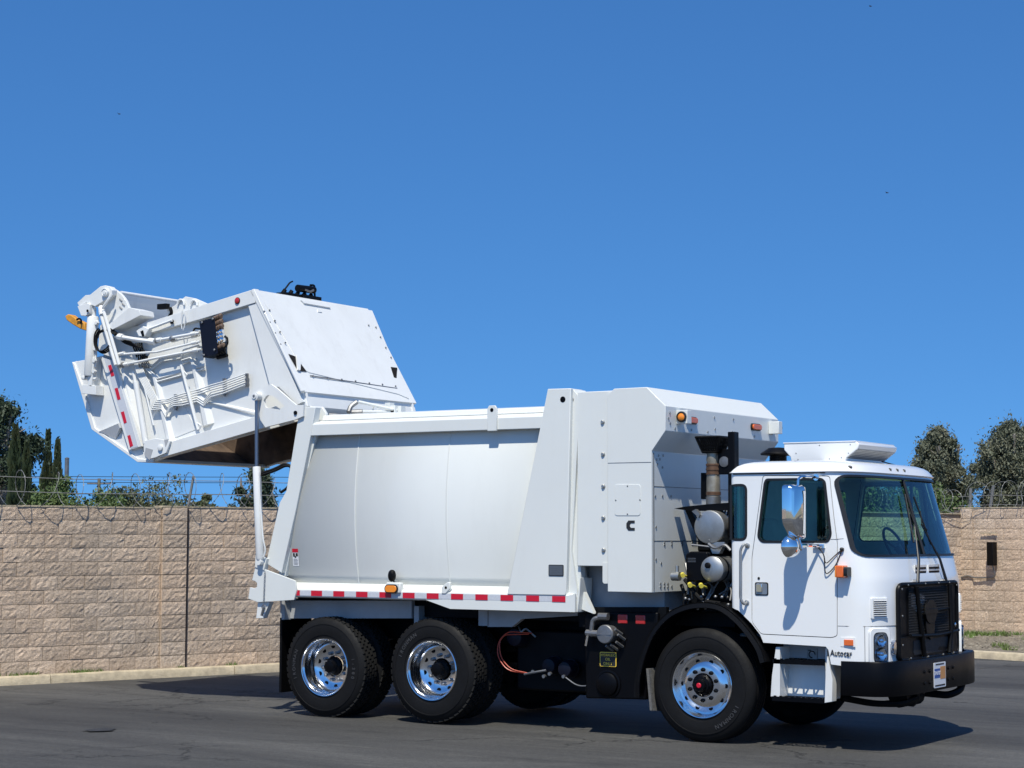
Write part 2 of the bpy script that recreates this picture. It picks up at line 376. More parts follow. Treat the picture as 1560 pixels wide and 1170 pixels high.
M['galv'] = mat('galvanised_wire', (0.30, 0.30, 0.29), 0.6, 0.5, var=0.3, vscale=20)
M['bark'] = mat('bark', (0.20, 0.16, 0.12), 0.9, vscale=8, col2=(0.10, 0.08, 0.06))
M['palebark'] = mat('pale_gum_bark', (0.34, 0.30, 0.25), 0.9, vscale=4, col2=(0.18, 0.15, 0.12))
def leafmat(name, a, b_, c):
    m = bpy.data.materials.new(name); m.use_nodes = True; nt = m.node_tree; b = nt.nodes['Principled BSDF']
    L = nt.links.new; N = nt.nodes.new
    g = N('ShaderNodeNewGeometry'); n = N('ShaderNodeTexNoise'); n.inputs['Scale'].default_value = 0.9; n.inputs['Detail'].default_value = 8; n.inputs['Roughness'].default_value = 0.8
    L(g.outputs['Position'], n.inputs['Vector'])
    r = N('ShaderNodeValToRGB'); cr = r.color_ramp; cr.elements[0].position = 0.33; cr.elements[1].position = 0.68
    cr.elements[0].color = (*a, 1); cr.elements[1].color = (*c, 1); e = cr.elements.new(0.5); e.color = (*b_, 1)
    L(n.outputs[0], r.inputs[0]); L(r.outputs[0], b.inputs['Base Color']); b.inputs['Roughness'].default_value = 0.6; b.inputs['Specular IOR Level'].default_value = 0.3
    return m
M['leaf_gum'] = leafmat('grey_green_gum_leaves', (0.065, 0.078, 0.05), (0.115, 0.125, 0.08), (0.18, 0.175, 0.12))
M['leaf_cyp'] = leafmat('cypress_foliage', (0.028, 0.045, 0.022), (0.045, 0.065, 0.03), (0.08, 0.085, 0.04))
M['leaf_dark'] = leafmat('dark_conifer_foliage', (0.02, 0.035, 0.022), (0.035, 0.055, 0.03), (0.06, 0.075, 0.04))
M['leaf_bright'] = leafmat('bright_shrub_leaves', (0.045, 0.07, 0.02), (0.08, 0.12, 0.035), (0.14, 0.17, 0.06))
M['leaf_olive'] = leafmat('olive_shrub_leaves', (0.05, 0.065, 0.03), (0.10, 0.115, 0.055), (0.16, 0.16, 0.09))
M['weed'] = leafmat('weed_leaves', (0.07, 0.11, 0.02), (0.11, 0.17, 0.04), (0.18, 0.20, 0.07))
M['bird'] = mat('dark_feathers', (0.03, 0.03, 0.035), 0.8)

# ------------------------------------------------------------------ setting
D = Vector((0.300, 0.954)); E = Vector((0.954, -0.300)); A0 = Vector((-10.522, -0.073)); TC = 20.0
CN = A0 + D*TC
def WL(t, n=0): q = A0 + D*t + E*n; return (q.x, q.y)        # left wall line, n towards the lot
def WB(s, n=0): q = CN + E*s - D*n; return (q.x, q.y)        # back wall line, n towards the lot
g = BM()
xs = [-700, -200, -60, -30] + [-20+i*1.5 for i in range(30)] + [60, 200, 700]
ys = [-300, -60, -30] + [-22+i*1.5 for i in range(42)] + [80, 200, 500, 1500]
vv = [[g.verts.new((x, y, -0.03)) for y in ys] for x in xs]
for i in range(len(xs)-1):
    for j in range(len(ys)-1): g.faces.new((vv[i][j], vv[i+1][j], vv[i+1][j+1], vv[i][j+1]))
setp(obj('ground', g, M['dryland']), kind='structure')
# asphalt lot: polygon bounded by the kerb lines
g = BM(); n = 60
lot0 = [WL(-30, 0.05), WL(19, 0.05)]
c0 = A0 + D*(-30) + E*0.05
for i in range(n+1):
    pass
U = 40; V = 50
grid = [[None]*(V+1) for _ in range(U+1)]
for i in range(U+1):
    for j in range(V+1):
        q = A0 + D*(-30 + 49.9*j/V) + E*(0.05 + 45*(i/U)**1.3)
        z = 0.006*noise.noise(Vector((q.x*0.35, q.y*0.35, 0)))
        if -1.5 < q.y < 1.8 and -5.5 < q.x < 1.6: z = 0
        grid[i][j] = g.verts.new((q.x, q.y, z))
for i in range(U):
    for j in range(V): g.faces.new((grid[i][j], grid[i+1][j], grid[i+1][j+1], grid[i][j+1]))
setp(obj('asphalt_yard', g, M['asphalt']), kind='structure')

# kerbs: left run beside the wall, back run 4.6 m in front of the back wall
kerb = setp(empty('kerb'), kind='structure')
def kerb_piece(a, b, nx, gap=0.012):
    a = Vector(a); b = Vector(b); d = (b-a).normalized(); a = a+d*gap/2; b = b-d*gap/2; nn = Vector(nx)
    bm = BM(); K = 6; rows = []
    for k in range(K+1):
        q = a.lerp(b, k/K); w = 0.004*noise.noise(Vector((q.x, q.y, 3))); h = 0.116+0.004*noise.noise(Vector((q.x*2, q.y*2, 8)))
        pr = [(0.0, 0.135), (-0.03, 0.012), (h-0.018, 0.002+w), (h-0.005, -0.012), (h, -0.035), (h, -0.15), (-0.03, -0.15)]
        pr = [(-0.03, 0.02), (h-0.02, 0.004+w), (h-0.006, -0.010), (h, -0.03), (h-0.002, -0.15), (-0.03, -0.15)]
        rows.append([bm.verts.new((q.x+nn.x*o, q.y+nn.y*o, z)) for z, o in pr])
    for k in range(K):
        for i in range(6): bm.faces.new((rows[k][i], rows[k+1][i], rows[k+1][(i+1) % 6], rows[k][(i+1) % 6]))
    bm.faces.new(rows[0]); bm.faces.new(rows[-1][::-1])
    return obj('kerb_section', bm, M['kerb'], kerb, sharp=50)
KO = 0.20
for i in range(-8, 6):
    kerb_piece(WL(i*2.75+3.35-2.75*1, KO), WL(i*2.75+3.35, KO), E)
KB = 5.55
tl = 5*2.75+3.35
rr_ = TC-KB-tl
pts = [WL(tl, KO)]
Rk = 0.9
cc = A0 + D*(TC-KB-Rk) + E*(KO+Rk)
for k in range(6):
    a = PI/2*k/5; q = cc - E*Rk*math.cos(a) + D*Rk*math.sin(a); pts.append((q.x, q.y))
pts = pts[1:]
cr_pts = [WL(tl, KO)] if TC-KB-Rk > tl+0.1 else []
allp = cr_pts+pts
for k in range(len(allp)-1):
    a, b = Vector(allp[k]), Vector(allp[k+1]); d = (b-a).normalized(); kerb_piece(a, b, Vector((d.y, -d.x)), 0.004)
for i in range(8):
    a = WB(KO+Rk + i*2.75, KB); b = WB(KO+Rk+(i+1)*2.75, KB); kerb_piece(a, b, (-D.x, -D.y))
# soil strip between the back kerb and the back wall
g = BM(); U2 = 44; V2 = 22
gr = [[None]*(V2+1) for _ in range(U2+1)]
for i in range(U2+1):
    for j in range(V2+1):
        s = 0.02+22*(i/U2)**1.5; nn = 0.02+(KB-0.17)*j/V2; q = WB(s, nn)
        gr[i][j] = g.verts.new((q[0], q[1], 0.10+0.03*noise.noise(Vector((q[0]*1.5, q[1]*1.5, 2))) - 0.015*(j == V2) + 0.03*(1-j/V2)))
for i in range(U2):
    for j in range(V2): g.faces.new((gr[i][j], gr[i+1][j], gr[i+1][j+1], gr[i][j+1]))
setp(obj('soil_strip', g, M['soil']), kind='structure')
# thin soil fill between the left wall and its kerb
g = BM(); pv = []
for j in range(121):
    t = -30+j*0.405; zz = 0.108+0.01*noise.noise(Vector((t*3, 0, 0)))
    pv.append([g.verts.new((*WL(t, o), zz+0.01*(o < 0.02))) for o in (-0.02, 0.025, 0.056)])
for j in range(120):
    for k in range(2): g.faces.new((pv[j][k], pv[j+1][k], pv[j+1][k+1], pv[j][k+1]))
setp(obj('soil_verge', g, M['soil']), kind='structure')

# split-face blocks: a handful of shared meshes
def block_mesh(w, h, seed):
    rs = random.Random(seed); bm = BM(); nx, nz = 9, 5; d = 0.06; off = Vector((rs.random()*50, rs.random()*50, rs.random()*50))
    F_ = []
    for i in range(nx+1):
        row = []
        for j in range(nz+1):
            x = w*(i/nx-0.5); z = h*(j/nz-0.5)
            e = min(i, nx-i, 1)*min(j, nz-j, 1)
            dy = (e*rs.uniform(-0.0035, 0.0035) + 0.008 + 0.004*e + e*0.003*noise.noise(off+Vector((x*8, z*9, 0))) + e*0.006*noise.noise(off+Vector((x*22, z*25, 5))))
            row.append(bm.verts.new((x, -dy, z)))
        F_.append(row)
    for i in range(nx):
        for j in range(nz): bm.faces.new((F_[i][j], F_[i+1][j], F_[i+1][j+1], F_[i][j+1]))
    B_ = {}
    ring = [F_[i][0] for i in range(nx+1)]+[F_[nx][j] for j in range(1, nz+1)]+[F_[i][nz] for i in range(nx-1, -1, -1)]+[F_[0][j] for j in range(nz-1, 0, -1)]
    back = [bm.verts.new((v.co.x, d, v.co.z)) for v in ring]; m_ = len(ring)
    for k in range(m_): bm.faces.new((ring[k], back[k], back[(k+1) % m_], ring[(k+1) % m_]))
    bmesh.ops.recalc_face_normals(bm, faces=bm.faces)
    me = bpy.data.meshes.new('block'); bm.to_mesh(me); bm.free(); me.materials.append(M['block']); return me
JW = 0.006
def meshset(w, h, n, s0): return [block_mesh(w, h, s0+k) for k in range(n)]
BL = 0.385
def wall(name, label, fn, dirv, t0, t1, ztop_fn, indiv, z0=0.10, ch=0.1815, bl=BL, joints=(), pil=(), group=None):
    w = empty(name, (*fn((t0+t1)/2), 0.0)); setp(w, label, 'wall'); ang = math.atan2(dirv[1], dirv[0])
    inv = Matrix.Translation(w.location).inverted()
    meshes = meshset(bl-JW, ch-JW, 14, 5)
    stuff = BM(); pm = meshset(0.38, ch-JW*1.4, 5, 70)
    courses = int(round((ztop_fn(t0)-z0)/ch))
    for c in range(-1, 15):
        z = z0 + ch*(c+0.5)
        n0 = math.floor(t0/bl)-1; shift = (c % 2)*bl/2
        k = n0
        while k*bl+shift < t1:
            a = k*bl+shift; b = a+bl; k += 1
            if a < t0-0.01: continue
            # clip against pilasters and dark joints
            sx_ = 1.0; cen = (a+b)/2; skip = False
            for (p0, p1) in pil:
                if b > p0 and a < p1:
                    l_, r_ = p0-a, b-p1
                    if l_ < 0.05 and r_ < 0.05: skip = True
                    elif l_ >= r_: sx_ = l_/bl; cen = (a+p0)/2
                    else: sx_ = r_/bl; cen = (b+p1)/2
            if skip: continue
            zt = ztop_fn(cen)
            if z + ch/2 > zt+0.03: continue
            me = random.choice(meshes)
            pos = fn(cen, random.uniform(-0.004, 0.004)-0.004)
            mat4 = Matrix.Translation((pos[0], pos[1], z)) @ Matrix.Rotation(ang, 4, 'Z') @ Matrix.Diagonal((sx_, 1, 1, 1))
            if indiv(cen, z):
                o = bpy.data.objects.new('block', me); COL.objects.link(o); o.parent = w
                o.matrix_local = inv @ mat4
            else:
                tb = BM(); tb.from_mesh(me); tb.transform(inv @ mat4); join_bm(stuff, tb)
        for (p0, p1) in pil:
            cen = (p0+p1)/2; zt = ztop_fn(cen)
            if z+ch/2 > zt+0.03: continue
            pos = fn(cen, 0.034); mat4 = Matrix.Translation((pos[0], pos[1], z)) @ Matrix.Rotation(ang, 4, 'Z') @ Matrix.Diagonal(((p1-p0)/0.386, 1, 1, 1))
            o = bpy.data.objects.new('block', random.choice(pm)); COL.objects.link(o); o.parent = w; o.matrix_local = inv @ mat4
    if stuff.verts:
        so_ = obj('far_blocks', stuff, M['block'], w, fin=False); so_['kind'] = 'stuff'
    else: stuff.free()
    # mortar core and cap
    def seg(a, b, zt):
        core = BM(); cap = BM()
        P = [fn(a, -0.016), fn(b, -0.016), fn(b, -0.19), fn(a, -0.19)]
        prism(core, P, -0.03, zt-0.004, 'z'); core.transform(inv)
        return core
    return w, inv, seg
zl = lambda t: 2.275 if t < 2.3 else (2.30 if t < 11 else 2.385)
def chz(t): return 0.1815
T1p = 2.05
wl, inv, seg = wall('boundary_wall', 'long tan split-face block wall behind the kerb left of and behind the truck', WL, D, -30, TC-0.02,
    lambda t: 0.10+0.1815*12 + 0.02 if t < 11.2 else 0.10+0.1815*12+0.10, lambda t, z: (-0.9 < t < 5.2) or (t > 16.0 and z > 1.3), pil=((2.29, 2.665),))
wl['label'] = 'long tan split-face block wall standing along the kerb left of the truck'
for a, b, zt in ((-30, 2.29, 2.285), (2.69, 11.2, 2.30), (11.2, TC, 2.375)):
    obj('mortar_core', seg(a, b, zt-0.02), M['mortar'], wl)
    cp = BM(); n_ = max(2, int((b-a)/0.5)); prv = None
    for k in range(n_):
        t_a = a+(b-a)*k/n_; t_b = a+(b-a)*(k+1)/n_; zz = zt+0.004*noise.noise(Vector((t_a, 0, 0)))
        prism(cp, [WL(t_a, 0.012), WL(t_b, 0.012), WL(t_b, -0.2), WL(t_a, -0.2)], zz-0.022, zz, 'z')
    cp.transform(inv); obj('cap', cp, M['kerb'], wl)
pl = BM(); prism(pl, [WL(2.29, 0.004), WL(2.665, 0.004), WL(2.665, -0.2), WL(2.29, -0.2)], -0.03, 2.27, 'z'); pl.transform(inv); obj('pilaster_core', pl, M['mortar'], wl)
pl = BM(); prism(pl, [WL(2.28, 0.035), WL(2.672, 0.035), WL(2.672, -0.2), WL(2.28, -0.2)], 2.28, 2.305, 'z'); pl.transform(inv); obj('pilaster_cap', pl, M['kerb'], wl)
pl = BM(); prism(pl, [WL(2.672, 0.026), WL(2.697, 0.026), WL(2.697, -0.1), WL(2.672, -0.1)], 0.10, 2.26, 'z'); pl.transform(inv); obj('expansion_joint', pl, M['joint'], wl)
wb, inv2, seg2 = wall('back_wall', 'taller tan block wall at the right with a pilaster at its corner', WB, E, 0.0, 22, lambda t: 2.50,
    lambda t, z: t < 3.0, ch=0.197, z0=0.10, pil=((0.0, 0.26),))
core = BM(); prism(core, [WB(-0.2, -0.016), WB(22, -0.016), WB(22, -0.19), WB(-0.2, -0.19)], -0.03, 2.44, 'z'); core.transform(inv2); obj('mortar_core', core, M['mortar'], wb)
core = BM(); prism(core, [WB(-0.2, 0.014), WB(22, 0.014), WB(22, -0.2), WB(-0.2, -0.2)], 2.468, 2.49, 'z'); core.transform(inv2); obj('cap', core, M['kerb'], wb)

# black weatherproof socket box with conduit on the back wall
eb = empty('electrical_box', (*WB(0.80, 0.0), 1.2)); setp(eb, 'black electrical box with a conduit fixed to the tan wall right of the cab', 'electrical box')
def onwall(s, z, n): q = WB(s, n); return Vector((q[0]-eb.location.x, q[1]-eb.location.y, z-1.2))
bm = BM(); prism(bm, [tuple(onwall(s, 0, n)[:2]) for s, n in ((0.70, 0.04), (0.84, 0.04), (0.84, 0.19), (0.70, 0.19))], 0.17, 0.62, 'z'); obj('box', bm, M['satin'], eb, bevel=0.012)
bm = BM(); tube(bm, rnd([onwall(0.77, 1.37, 0.1), onwall(0.80, 1.18, 0.06), onwall(0.74, 1.14, 0.05), onwall(0.30, 1.13, 0.06), onwall(0.18, 1.17, 0.06), onwall(0.0, 1.13, 0.06), onwall(-0.05, 1.15, 0.05)], 0.05), 0.016, 8); obj('conduit', bm, M['steel'], eb)
bm = BM(); prism(bm, [tuple(onwall(s, 0, n)[:2]) for s, n in ((0.47, 0.035), (0.84, 0.035), (0.84, 0.06), (0.47, 0.06))], 0.78, 0.80, 'z'); obj('strip', bm, M['kerb'], eb)

# razor wire
def razor(name, label, fn, t0, t1, zf, pitch, rad, seed):
    rs = random.Random(seed); t = setp(empty(name, (*fn((t0+t1)/2, -0.08), zf(t0))), label, 'razor wire', 'razor wire along the walls')
    inv_ = Matrix.Translation(t.location).inverted(); bm = BM(); barbs = BM()
    pts = []; n_ = int((t1-t0)/pitch*18); ph = 0
    for k in range(n_+1):
        a = k/18*2*PI; tt = t0 + (t1-t0)*k/n_; rj = rad*(1+0.22*noise.noise(Vector((tt*1.3, seed, 0)))); skew = 0.35*rad*math.sin(a*0.5+noise.noise(Vector((tt, 5, seed)))*3)
        q = fn(tt+skew, -0.08+rj*math.cos(a)); zc = zf(tt)+rad*0.92+0.07*noise.noise(Vector((tt*0.8, 1, seed)))
        pts.append(Vector((q[0], q[1], zc+rj*math.sin(a))))
    tube(bm, pts, 0.0042, 4); 
    for k in range(0, len(pts)-1, 1):
        q = pts[k]; d = (pts[min(k+1, len(pts)-1)]-q).normalized(); s = d.cross(Vector((rs.uniform(-1, 1), rs.uniform(-1, 1), rs.uniform(-1, 1)))).normalized()
        v = [barbs.verts.new(x) for x in (q+s*0.011, q+d*0.02, q-s*0.011, q-d*0.02)]; barbs.faces.new(v)
    bm.transform(inv_); barbs.transform(inv_)
    obj('coil', bm, M['galv'], t); o = obj('barbs', barbs, M['galv'], t, fin=False); o['kind'] = 'stuff'
    return t, inv_
rz, i1 = razor('razor_wire', 'loose razor wire coil stretched along the top of the long left wall', WL, -12, 14.5, lambda t: zl(t)+0.0, 0.42, 0.235, 3)
bm = BM()
for hz, hn in ((0.17, -0.02), (0.36, -0.12)):
    tube(bm, [Vector((*WL(-12+k*1.3, hn), 2.29+hz+0.012*math.sin(k*1.7)+0.0*k)) for k in range(21)], 0.005, 4)
bm.transform(i1); obj('strand', bm, M['galv'], rz)
for k, t in enumerate([-9, -6.2, -3.3, -0.4, 2.75, 5.6, 8.4, 11.2, 14]):
    bm = BM(); tube(bm, [Vector((*WL(t, -0.1), 2.26)), Vector((*WL(t+0.05, -0.04), 2.72))], 0.018, 6); bm.transform(i1); obj('post', bm, M['galv'], rz)
rz2, i2 = razor('razor_wire', 'dense razor wire loops on the taller wall at the right', WB, 0.3, 20, lambda t: 2.49, 0.26, 0.27, 8)
rz3, i3 = razor('razor_wire', 'tangled razor wire loops seen above the wall behind the cab windows', WL, 14.5, 20.1, lambda t: 2.38, 0.28, 0.24, 12)
for w_, i_, ps in ((rz2, i2, ((0.12, -0.1, 0.16, 2.45, 2.86), (0.62, -0.06, 0.72, 2.45, 2.9), (4, -0.1, 4.05, 2.45, 2.9))),):
    for a in ps:
        bm = BM(); tube(bm, [Vector((*WB(a[0], a[1]), a[3])), Vector((*WB(a[2], a[1]+0.02), a[4]))], 0.03, 6); bm.transform(i_); obj('post', bm, M['galv'], w_)
bm = BM()
for hz in (0.02, 0.2): tube(bm, [Vector((*WB(-0.1+k*1.0, -0.03), 2.5+hz+0.02*math.sin(k*2.1))) for k in range(20)], 0.005, 4)
bm.transform(i2); obj('strand', bm, M['galv'], rz2)
bm = BM(); tube(bm, [Vector((*WL(19.2, 0.03), 2.36)), Vector((*WL(19.6, 0.05), 2.26)), Vector((*WL(19.9, 0.05), 2.19)), Vector((*WB(0.25, 0.07), 2.24)), Vector((*WB(0.3, 0.07), 2.42)), Vector((*WB(0.6, 0.05), 2.5))], 0.006, 4); bm.transform(i2); obj('loose_wire', bm, M['galv'], rz2)

# ------------------------------------------------------------------ vegetation
def leaf_cluster(bm, c, r, n, size, rs, flat=0.8, droop=0.0):
    for _ in range(n):
        u = Vector((rs.gauss(0, 1), rs.gauss(0, 1), rs.gauss(0, flat)))
        u = u.normalized()*r*(rs.random()**0.45)
        q = c+u; q.z -= droop*rs.random()*r
        d = Vector((rs.uniform(-1, 1), rs.uniform(-1, 1), rs.uniform(-1, 1)-droop)).normalized(); s = d.cross(Vector((rs.uniform(-1, 1), rs.uniform(-1, 1), rs.uniform(-1, 1)))).normalized()
        l = size*rs.uniform(0.6, 1.3); w = l*rs.uniform(0.3, 0.55)
        v = [bm.verts.new(x) for x in (q-d*l*0.5, q+s*w*0.5, q+d*l*0.5, q-s*w*0.5)]; bm.faces.new(v)
def at_px(dirx, diry, dist): return None
CAMP = Vector((8.119, -17.267, 1.909))
def ground_at(u, dist, z=0.0):
    """ground position on bearing u (degrees from +X, anticlockwise) at a distance from the viewpoint"""
    a = math.radians(u); return Vector((CAMP.x+math.cos(a)*dist, CAMP.y+math.sin(a)*dist, z))
def bearing(px): return 122.4539 - math.degrees(math.atan((px-780)/2908.6))
def gum_tree(px, dist, h, w, label, seed, base=0.28, leaf='leaf_gum', clumps=70, per=420, size=0.17):
    rs = random.Random(seed); loc = ground_at(bearing(px), dist); t = setp(empty('gum_tree', loc), label, 'tree', 'trees beyond the right wall')
    tr = BM(); fo = BM()
    tips = []
    for k in range(5):
        a = rs.uniform(0, 2*PI); r0 = rs.uniform(0.02, 0.12)*w
        top = Vector((math.cos(a)*w*rs.uniform(0.1, 0.3), math.sin(a)*w*rs.uniform(0.1, 0.3), h*rs.uniform(0.7, 0.92)))
        mid = Vector((math.cos(a)*r0*1.5, math.sin(a)*r0*1.5, h*0.35))
        pts = [Vector((math.cos(a)*r0*0.6, math.sin(a)*r0*0.6, -0.2)), mid, mid.lerp(top, 0.5)+Vector((rs.uniform(-.3, .3), rs.uniform(-.3, .3), 0)), top]
        tube(tr, rnd(pts, 1.0, 3), [0.26*h/8*(1-0.08*i) for i in range(len(rnd(pts, 1.0, 3)))], 7)
        for _ in range(5):
            b = pts[1].lerp(top, rs.uniform(0.2, 0.95)); d = Vector((rs.uniform(-1, 1), rs.uniform(-1, 1), rs.uniform(0.1, 0.9))).normalized()*w*0.17
            tube(tr, [b, b+d*0.6, b+d], [0.05, 0.03, 0.012], 5)
    for k in range(clumps):
        f = base + (1-base)*rs.random()**0.85; zc = h*f*0.96
        prof = math.sin(min(1, (f-base)/(1-base)*0.92+0.10)*PI)**0.55
        a = rs.uniform(0, 2*PI); rad = w*0.5*prof*rs.uniform(0.25, 1.0)*(1+0.45*noise.noise(Vector((math.cos(a)*1.6, math.sin(a)*1.6, zc*0.8+seed))))
        c = Vector((math.cos(a)*rad, math.sin(a)*rad, zc)); cr = rs.uniform(0.05, 0.12)*w
        leaf_cluster(fo, c, cr, int(per*rs.uniform(0.35, 1.0)), size, rs, 0.9, 0.5); leaf_cluster(fo, c, cr*2.1, int(per*0.22), size*0.9, rs, 0.9, 0.7)
    obj('trunk', tr, M['palebark'], t); o = obj('crown', fo, M[leaf], t, fin=False); return t
def cypress(px, dist, h, w, label, seed, n=5200, size=0.28):
    rs = random.Random(seed); loc = ground_at(bearing(px), dist); t = setp(empty('cypress_tree', loc), label, 'tree')
    tr = BM(); tube(tr, [Vector((0, 0, -0.2)), Vector((0, 0, h*0.5)), Vector((0, 0, h*0.93))], [0.22, 0.12, 0.03], 7); obj('trunk', tr, M['bark'], t)
    fo = BM()
    for k in range(n):
        f = rs.random()**0.8; z = h*(0.02+0.98*f); r = w*0.5*(1-f**1.6)**0.8*(0.75+0.25*math.sin(z*3.1+seed)+0.12*noise.noise(Vector((z*2, seed, 0))))
        a = rs.uniform(0, 2*PI); rr = r*(0.45+0.6*rs.random()); lump = 1+0.22*noise.noise(Vector((math.cos(a)*2, math.sin(a)*2, z*1.2+seed)))
        q = Vector((math.cos(a)*rr*lump, math.sin(a)*rr*lump, z)); d = Vector((math.cos(a)*0.35, math.sin(a)*0.35, 1)).normalized(); s = d.cross(Vector((rs.uniform(-1, 1), rs.uniform(-1, 1), 0.1))).normalized()
        l = size*rs.uniform(0.6, 1.5); ww = l*0.38
        fo.faces.new([fo.verts.new(x) for x in (q-d*l*.4, q+s*ww*.5, q+d*l*.6, q-s*ww*.5)])
    obj('crown', fo, M['leaf_cyp'], t, fin=False); return t
def bush(px, dist, h, w, label, seed, leaf='leaf_olive', n=26, per=190, size=0.13, dep=None, group='shrubs showing over the left wall'):
    rs = random.Random(seed); loc = ground_at(bearing(px), dist); t = setp(empty('shrub', loc), label, 'shrub', group)
    tr = BM(); fo = BM()
    for k in range(n):
        a = rs.uniform(0, 2*PI); r = w*0.5*rs.random()**0.6; z = h*(0.25+0.7*rs.random()*(1-0.45*(2*r/w)**2)); c = Vector((math.cos(a)*r, math.sin(a)*r, z))
        leaf_cluster(fo, c, rs.uniform(0.10, 0.2)*min(w, h*0.9), int(per*rs.uniform(0.5, 1.3)), size, rs)
        if k % 2 == 0: tube(tr, [Vector((c.x*0.15, c.y*0.15, -0.1)), c*0.6+Vector((0, 0, 0.05)), c+Vector((0, 0, 0.12))], [0.03, 0.02, 0.008], 5)
    obj('stems', tr, M['bark'], t); obj('foliage', fo, M[leaf], t, fin=False); return t
gum_tree(1432, 92, 7.25, 3.2, 'narrower grey-green gum tree behind the cab roof corner', 21, clumps=125)
gum_tree(1542, 96, 7.7, 4.3, 'wider gum tree cut off by the right edge of the photo', 5, clumps=150)
gum_tree(1466, 118, 4.6, 3.0, 'low small gum tree between the two taller gum trees', 9, clumps=40, base=0.15)
gum_tree(1640, 104, 7.6, 5.2, 'gum tree just beyond the right edge of the photo', 17, clumps=60)
t = gum_tree(-6, 62, 6.4, 3.4, 'big dark tree cut off by the left edge of the photo', 31, base=0.05, leaf='leaf_dark', clumps=110, per=330, size=0.15); t['group'] = 'trees beyond the left wall'
t = gum_tree(392, 60, 4.15, 2.2, 'dark bushy tree rising behind the lift cylinder', 33, base=0.05, leaf='leaf_dark', clumps=70, per=300, size=0.13); t['group'] = 'trees beyond the left wall'
cypress(23, 58, 5.0, 0.80, 'bushier cypress standing against the big dark tree', 1)
cypress(41, 60, 4.6, 0.52, 'slim cypress at the right flank of the big dark tree', 2)
cypress(73, 64, 5.16, 0.62, 'tallest and slimmest cypress standing clear in the sky', 3)
cypress(88, 66, 4.95, 0.82, 'cypress beside the thin grey post', 4)
bs = [(82, 36, 2.72, 1.1, 'leaf_bright'), (101, 37, 2.95, 1.3, 'leaf_bright'), (128, 36, 2.85, 1.5, 'leaf_bright'), (160, 37, 2.80, 1.7, 'leaf_bright'), (193, 38, 2.92, 1.7, 'leaf_olive'),
      (226, 38, 2.85, 1.5, 'leaf_olive'), (247, 39, 2.75, 1.2, 'leaf_olive'), (272, 40, 3.15, 1.3, 'leaf_olive'), (292, 41, 2.85, 1.0, 'leaf_olive'), (313, 41, 2.95, 0.55, 'leaf_olive'), (352, 42, 2.7, 0.8, 'leaf_dark')]
bl_ = ['lowest bright green shrub beside the slim cypresses', 'bright green shrub at the foot of the grey post', 'bright green shrub right of the grey post', 'bright green shrub below the wooden utility pole',
       'olive shrub just right of the utility pole', 'olive shrub between two drooping wire loops', 'small pale olive shrub left of the sparse one', 'sparse twiggy shrub standing tallest over the left wall',
       'small olive shrub right of the sparse one', 'thin upright sapling standing alone over the left wall', 'dark shrub left of the lift cylinder']
for k, (px, d, h, w, lf) in enumerate(bs): bush(px, d, h+0.12, w*1.15, bl_[k], 50+k, lf, n=60 if k != 7 else 34, per=260 if k != 7 else 60, size=0.08)
for k, (px, d, w) in enumerate(((1080, 62, 5), (1180, 60, 5), (1280, 58, 5), (1350, 60, 4.5), (1395, 66, 4))):
    bush(px, d, 3.75 + 0.3*math.sin(k*2.3), w, ['green shrub row behind the wall, farthest left through the windows', 'green tree-sized shrub seen through the side window', 'green tree-sized shrub seen through the quarter window',
        'green shrub seen through the middle of the windshield', 'green shrub at the right part of the windshield'][k], 90+k, 'leaf_bright', n=60, per=330, size=0.14, group='greenery behind the wall seen through the cab')
# grey post, utility pole and wires
q = ground_at(bearing(102.5), 50); up = setp(empty('grey_post', q), 'plain grey post standing beside the cypress beyond the wall', 'post'); bm = BM(); tube(bm, [(0, 0, -0.1), (0, 0, 3.83)], 0.055, 8); obj('shaft', bm, M['steel'], up); bm = BM(); lathe(bm, [(0.06, 0), (0.06, 0.02), (0.02, 0.04)], (0, 0, 3.83), 'z', 10); obj('cap', bm, M['steel'], up)
q = ground_at(bearing(152), 150); up = setp(empty('utility_pole', q), 'distant wooden utility pole carrying wires over the shrubs', 'utility pole'); bm = BM(); tube(bm, [(0, 0, -0.2), (0, 0, 6.2)], 0.12, 8); obj('pole', bm, M['bark'], up)
e_ = Vector((math.cos(math.radians(35)), math.sin(math.radians(35)), 0)); bm = BM(); tube(bm, [Vector((0, 0, 5.8))-e_*0.9, Vector((0, 0, 5.8))+e_*0.9], 0.06, 6); obj('crossarm', bm, M['bark'], up)
for zz, s in ((5.9, 0), (6.35, 0.5), (5.0, -0.6)):
    bm = BM(); tube(bm, [Vector((0, 0, zz))+e_*k*6+Vector((0, s, 0.004*(k*k) % 0.5)) for k in range(-6, 16)], 0.022, 4); obj('wire', bm, M['frame'], up)
# weeds
def weeds(name, label, pts, n, size, seed, kind='stuff'):
    rs = random.Random(seed); bm = BM()
    for (x, y, z, r) in pts:
        for _ in range(n):
            a = rs.uniform(0, 2*PI); rr = r*rs.random()**0.6; q = Vector((x+math.cos(a)*rr, y+math.sin(a)*rr, z)); 
            d = Vector((rs.uniform(-.8, .8), rs.uniform(-.8, .8), 1)).normalized(); s = d.cross(Vector((rs.uniform(-1, 1), rs.uniform(-1, 1), 0))).normalized(); l = size*rs.uniform(0.4, 1.2)
            bm.faces.new([bm.verts.new(v) for v in (q-s*l*.12, q+s*l*.12, q+d*l)])
    o = obj(name, bm, M['weed'], fin=False); setp(o, label, 'weeds', kind=kind)
rs = random.Random(4)
weeds('weeds', 'thin green weeds growing along the foot of the long wall', [(*WL(t, 0.035), 0.11, 0.09) for t in (-3, -2.4, -0.35, -0.1, 0.15, 0.35, 0.42, 1.02, 1.1, 1.2, 1.35, 2.6, 3.4, 4.3)], 60, 0.055, 1)
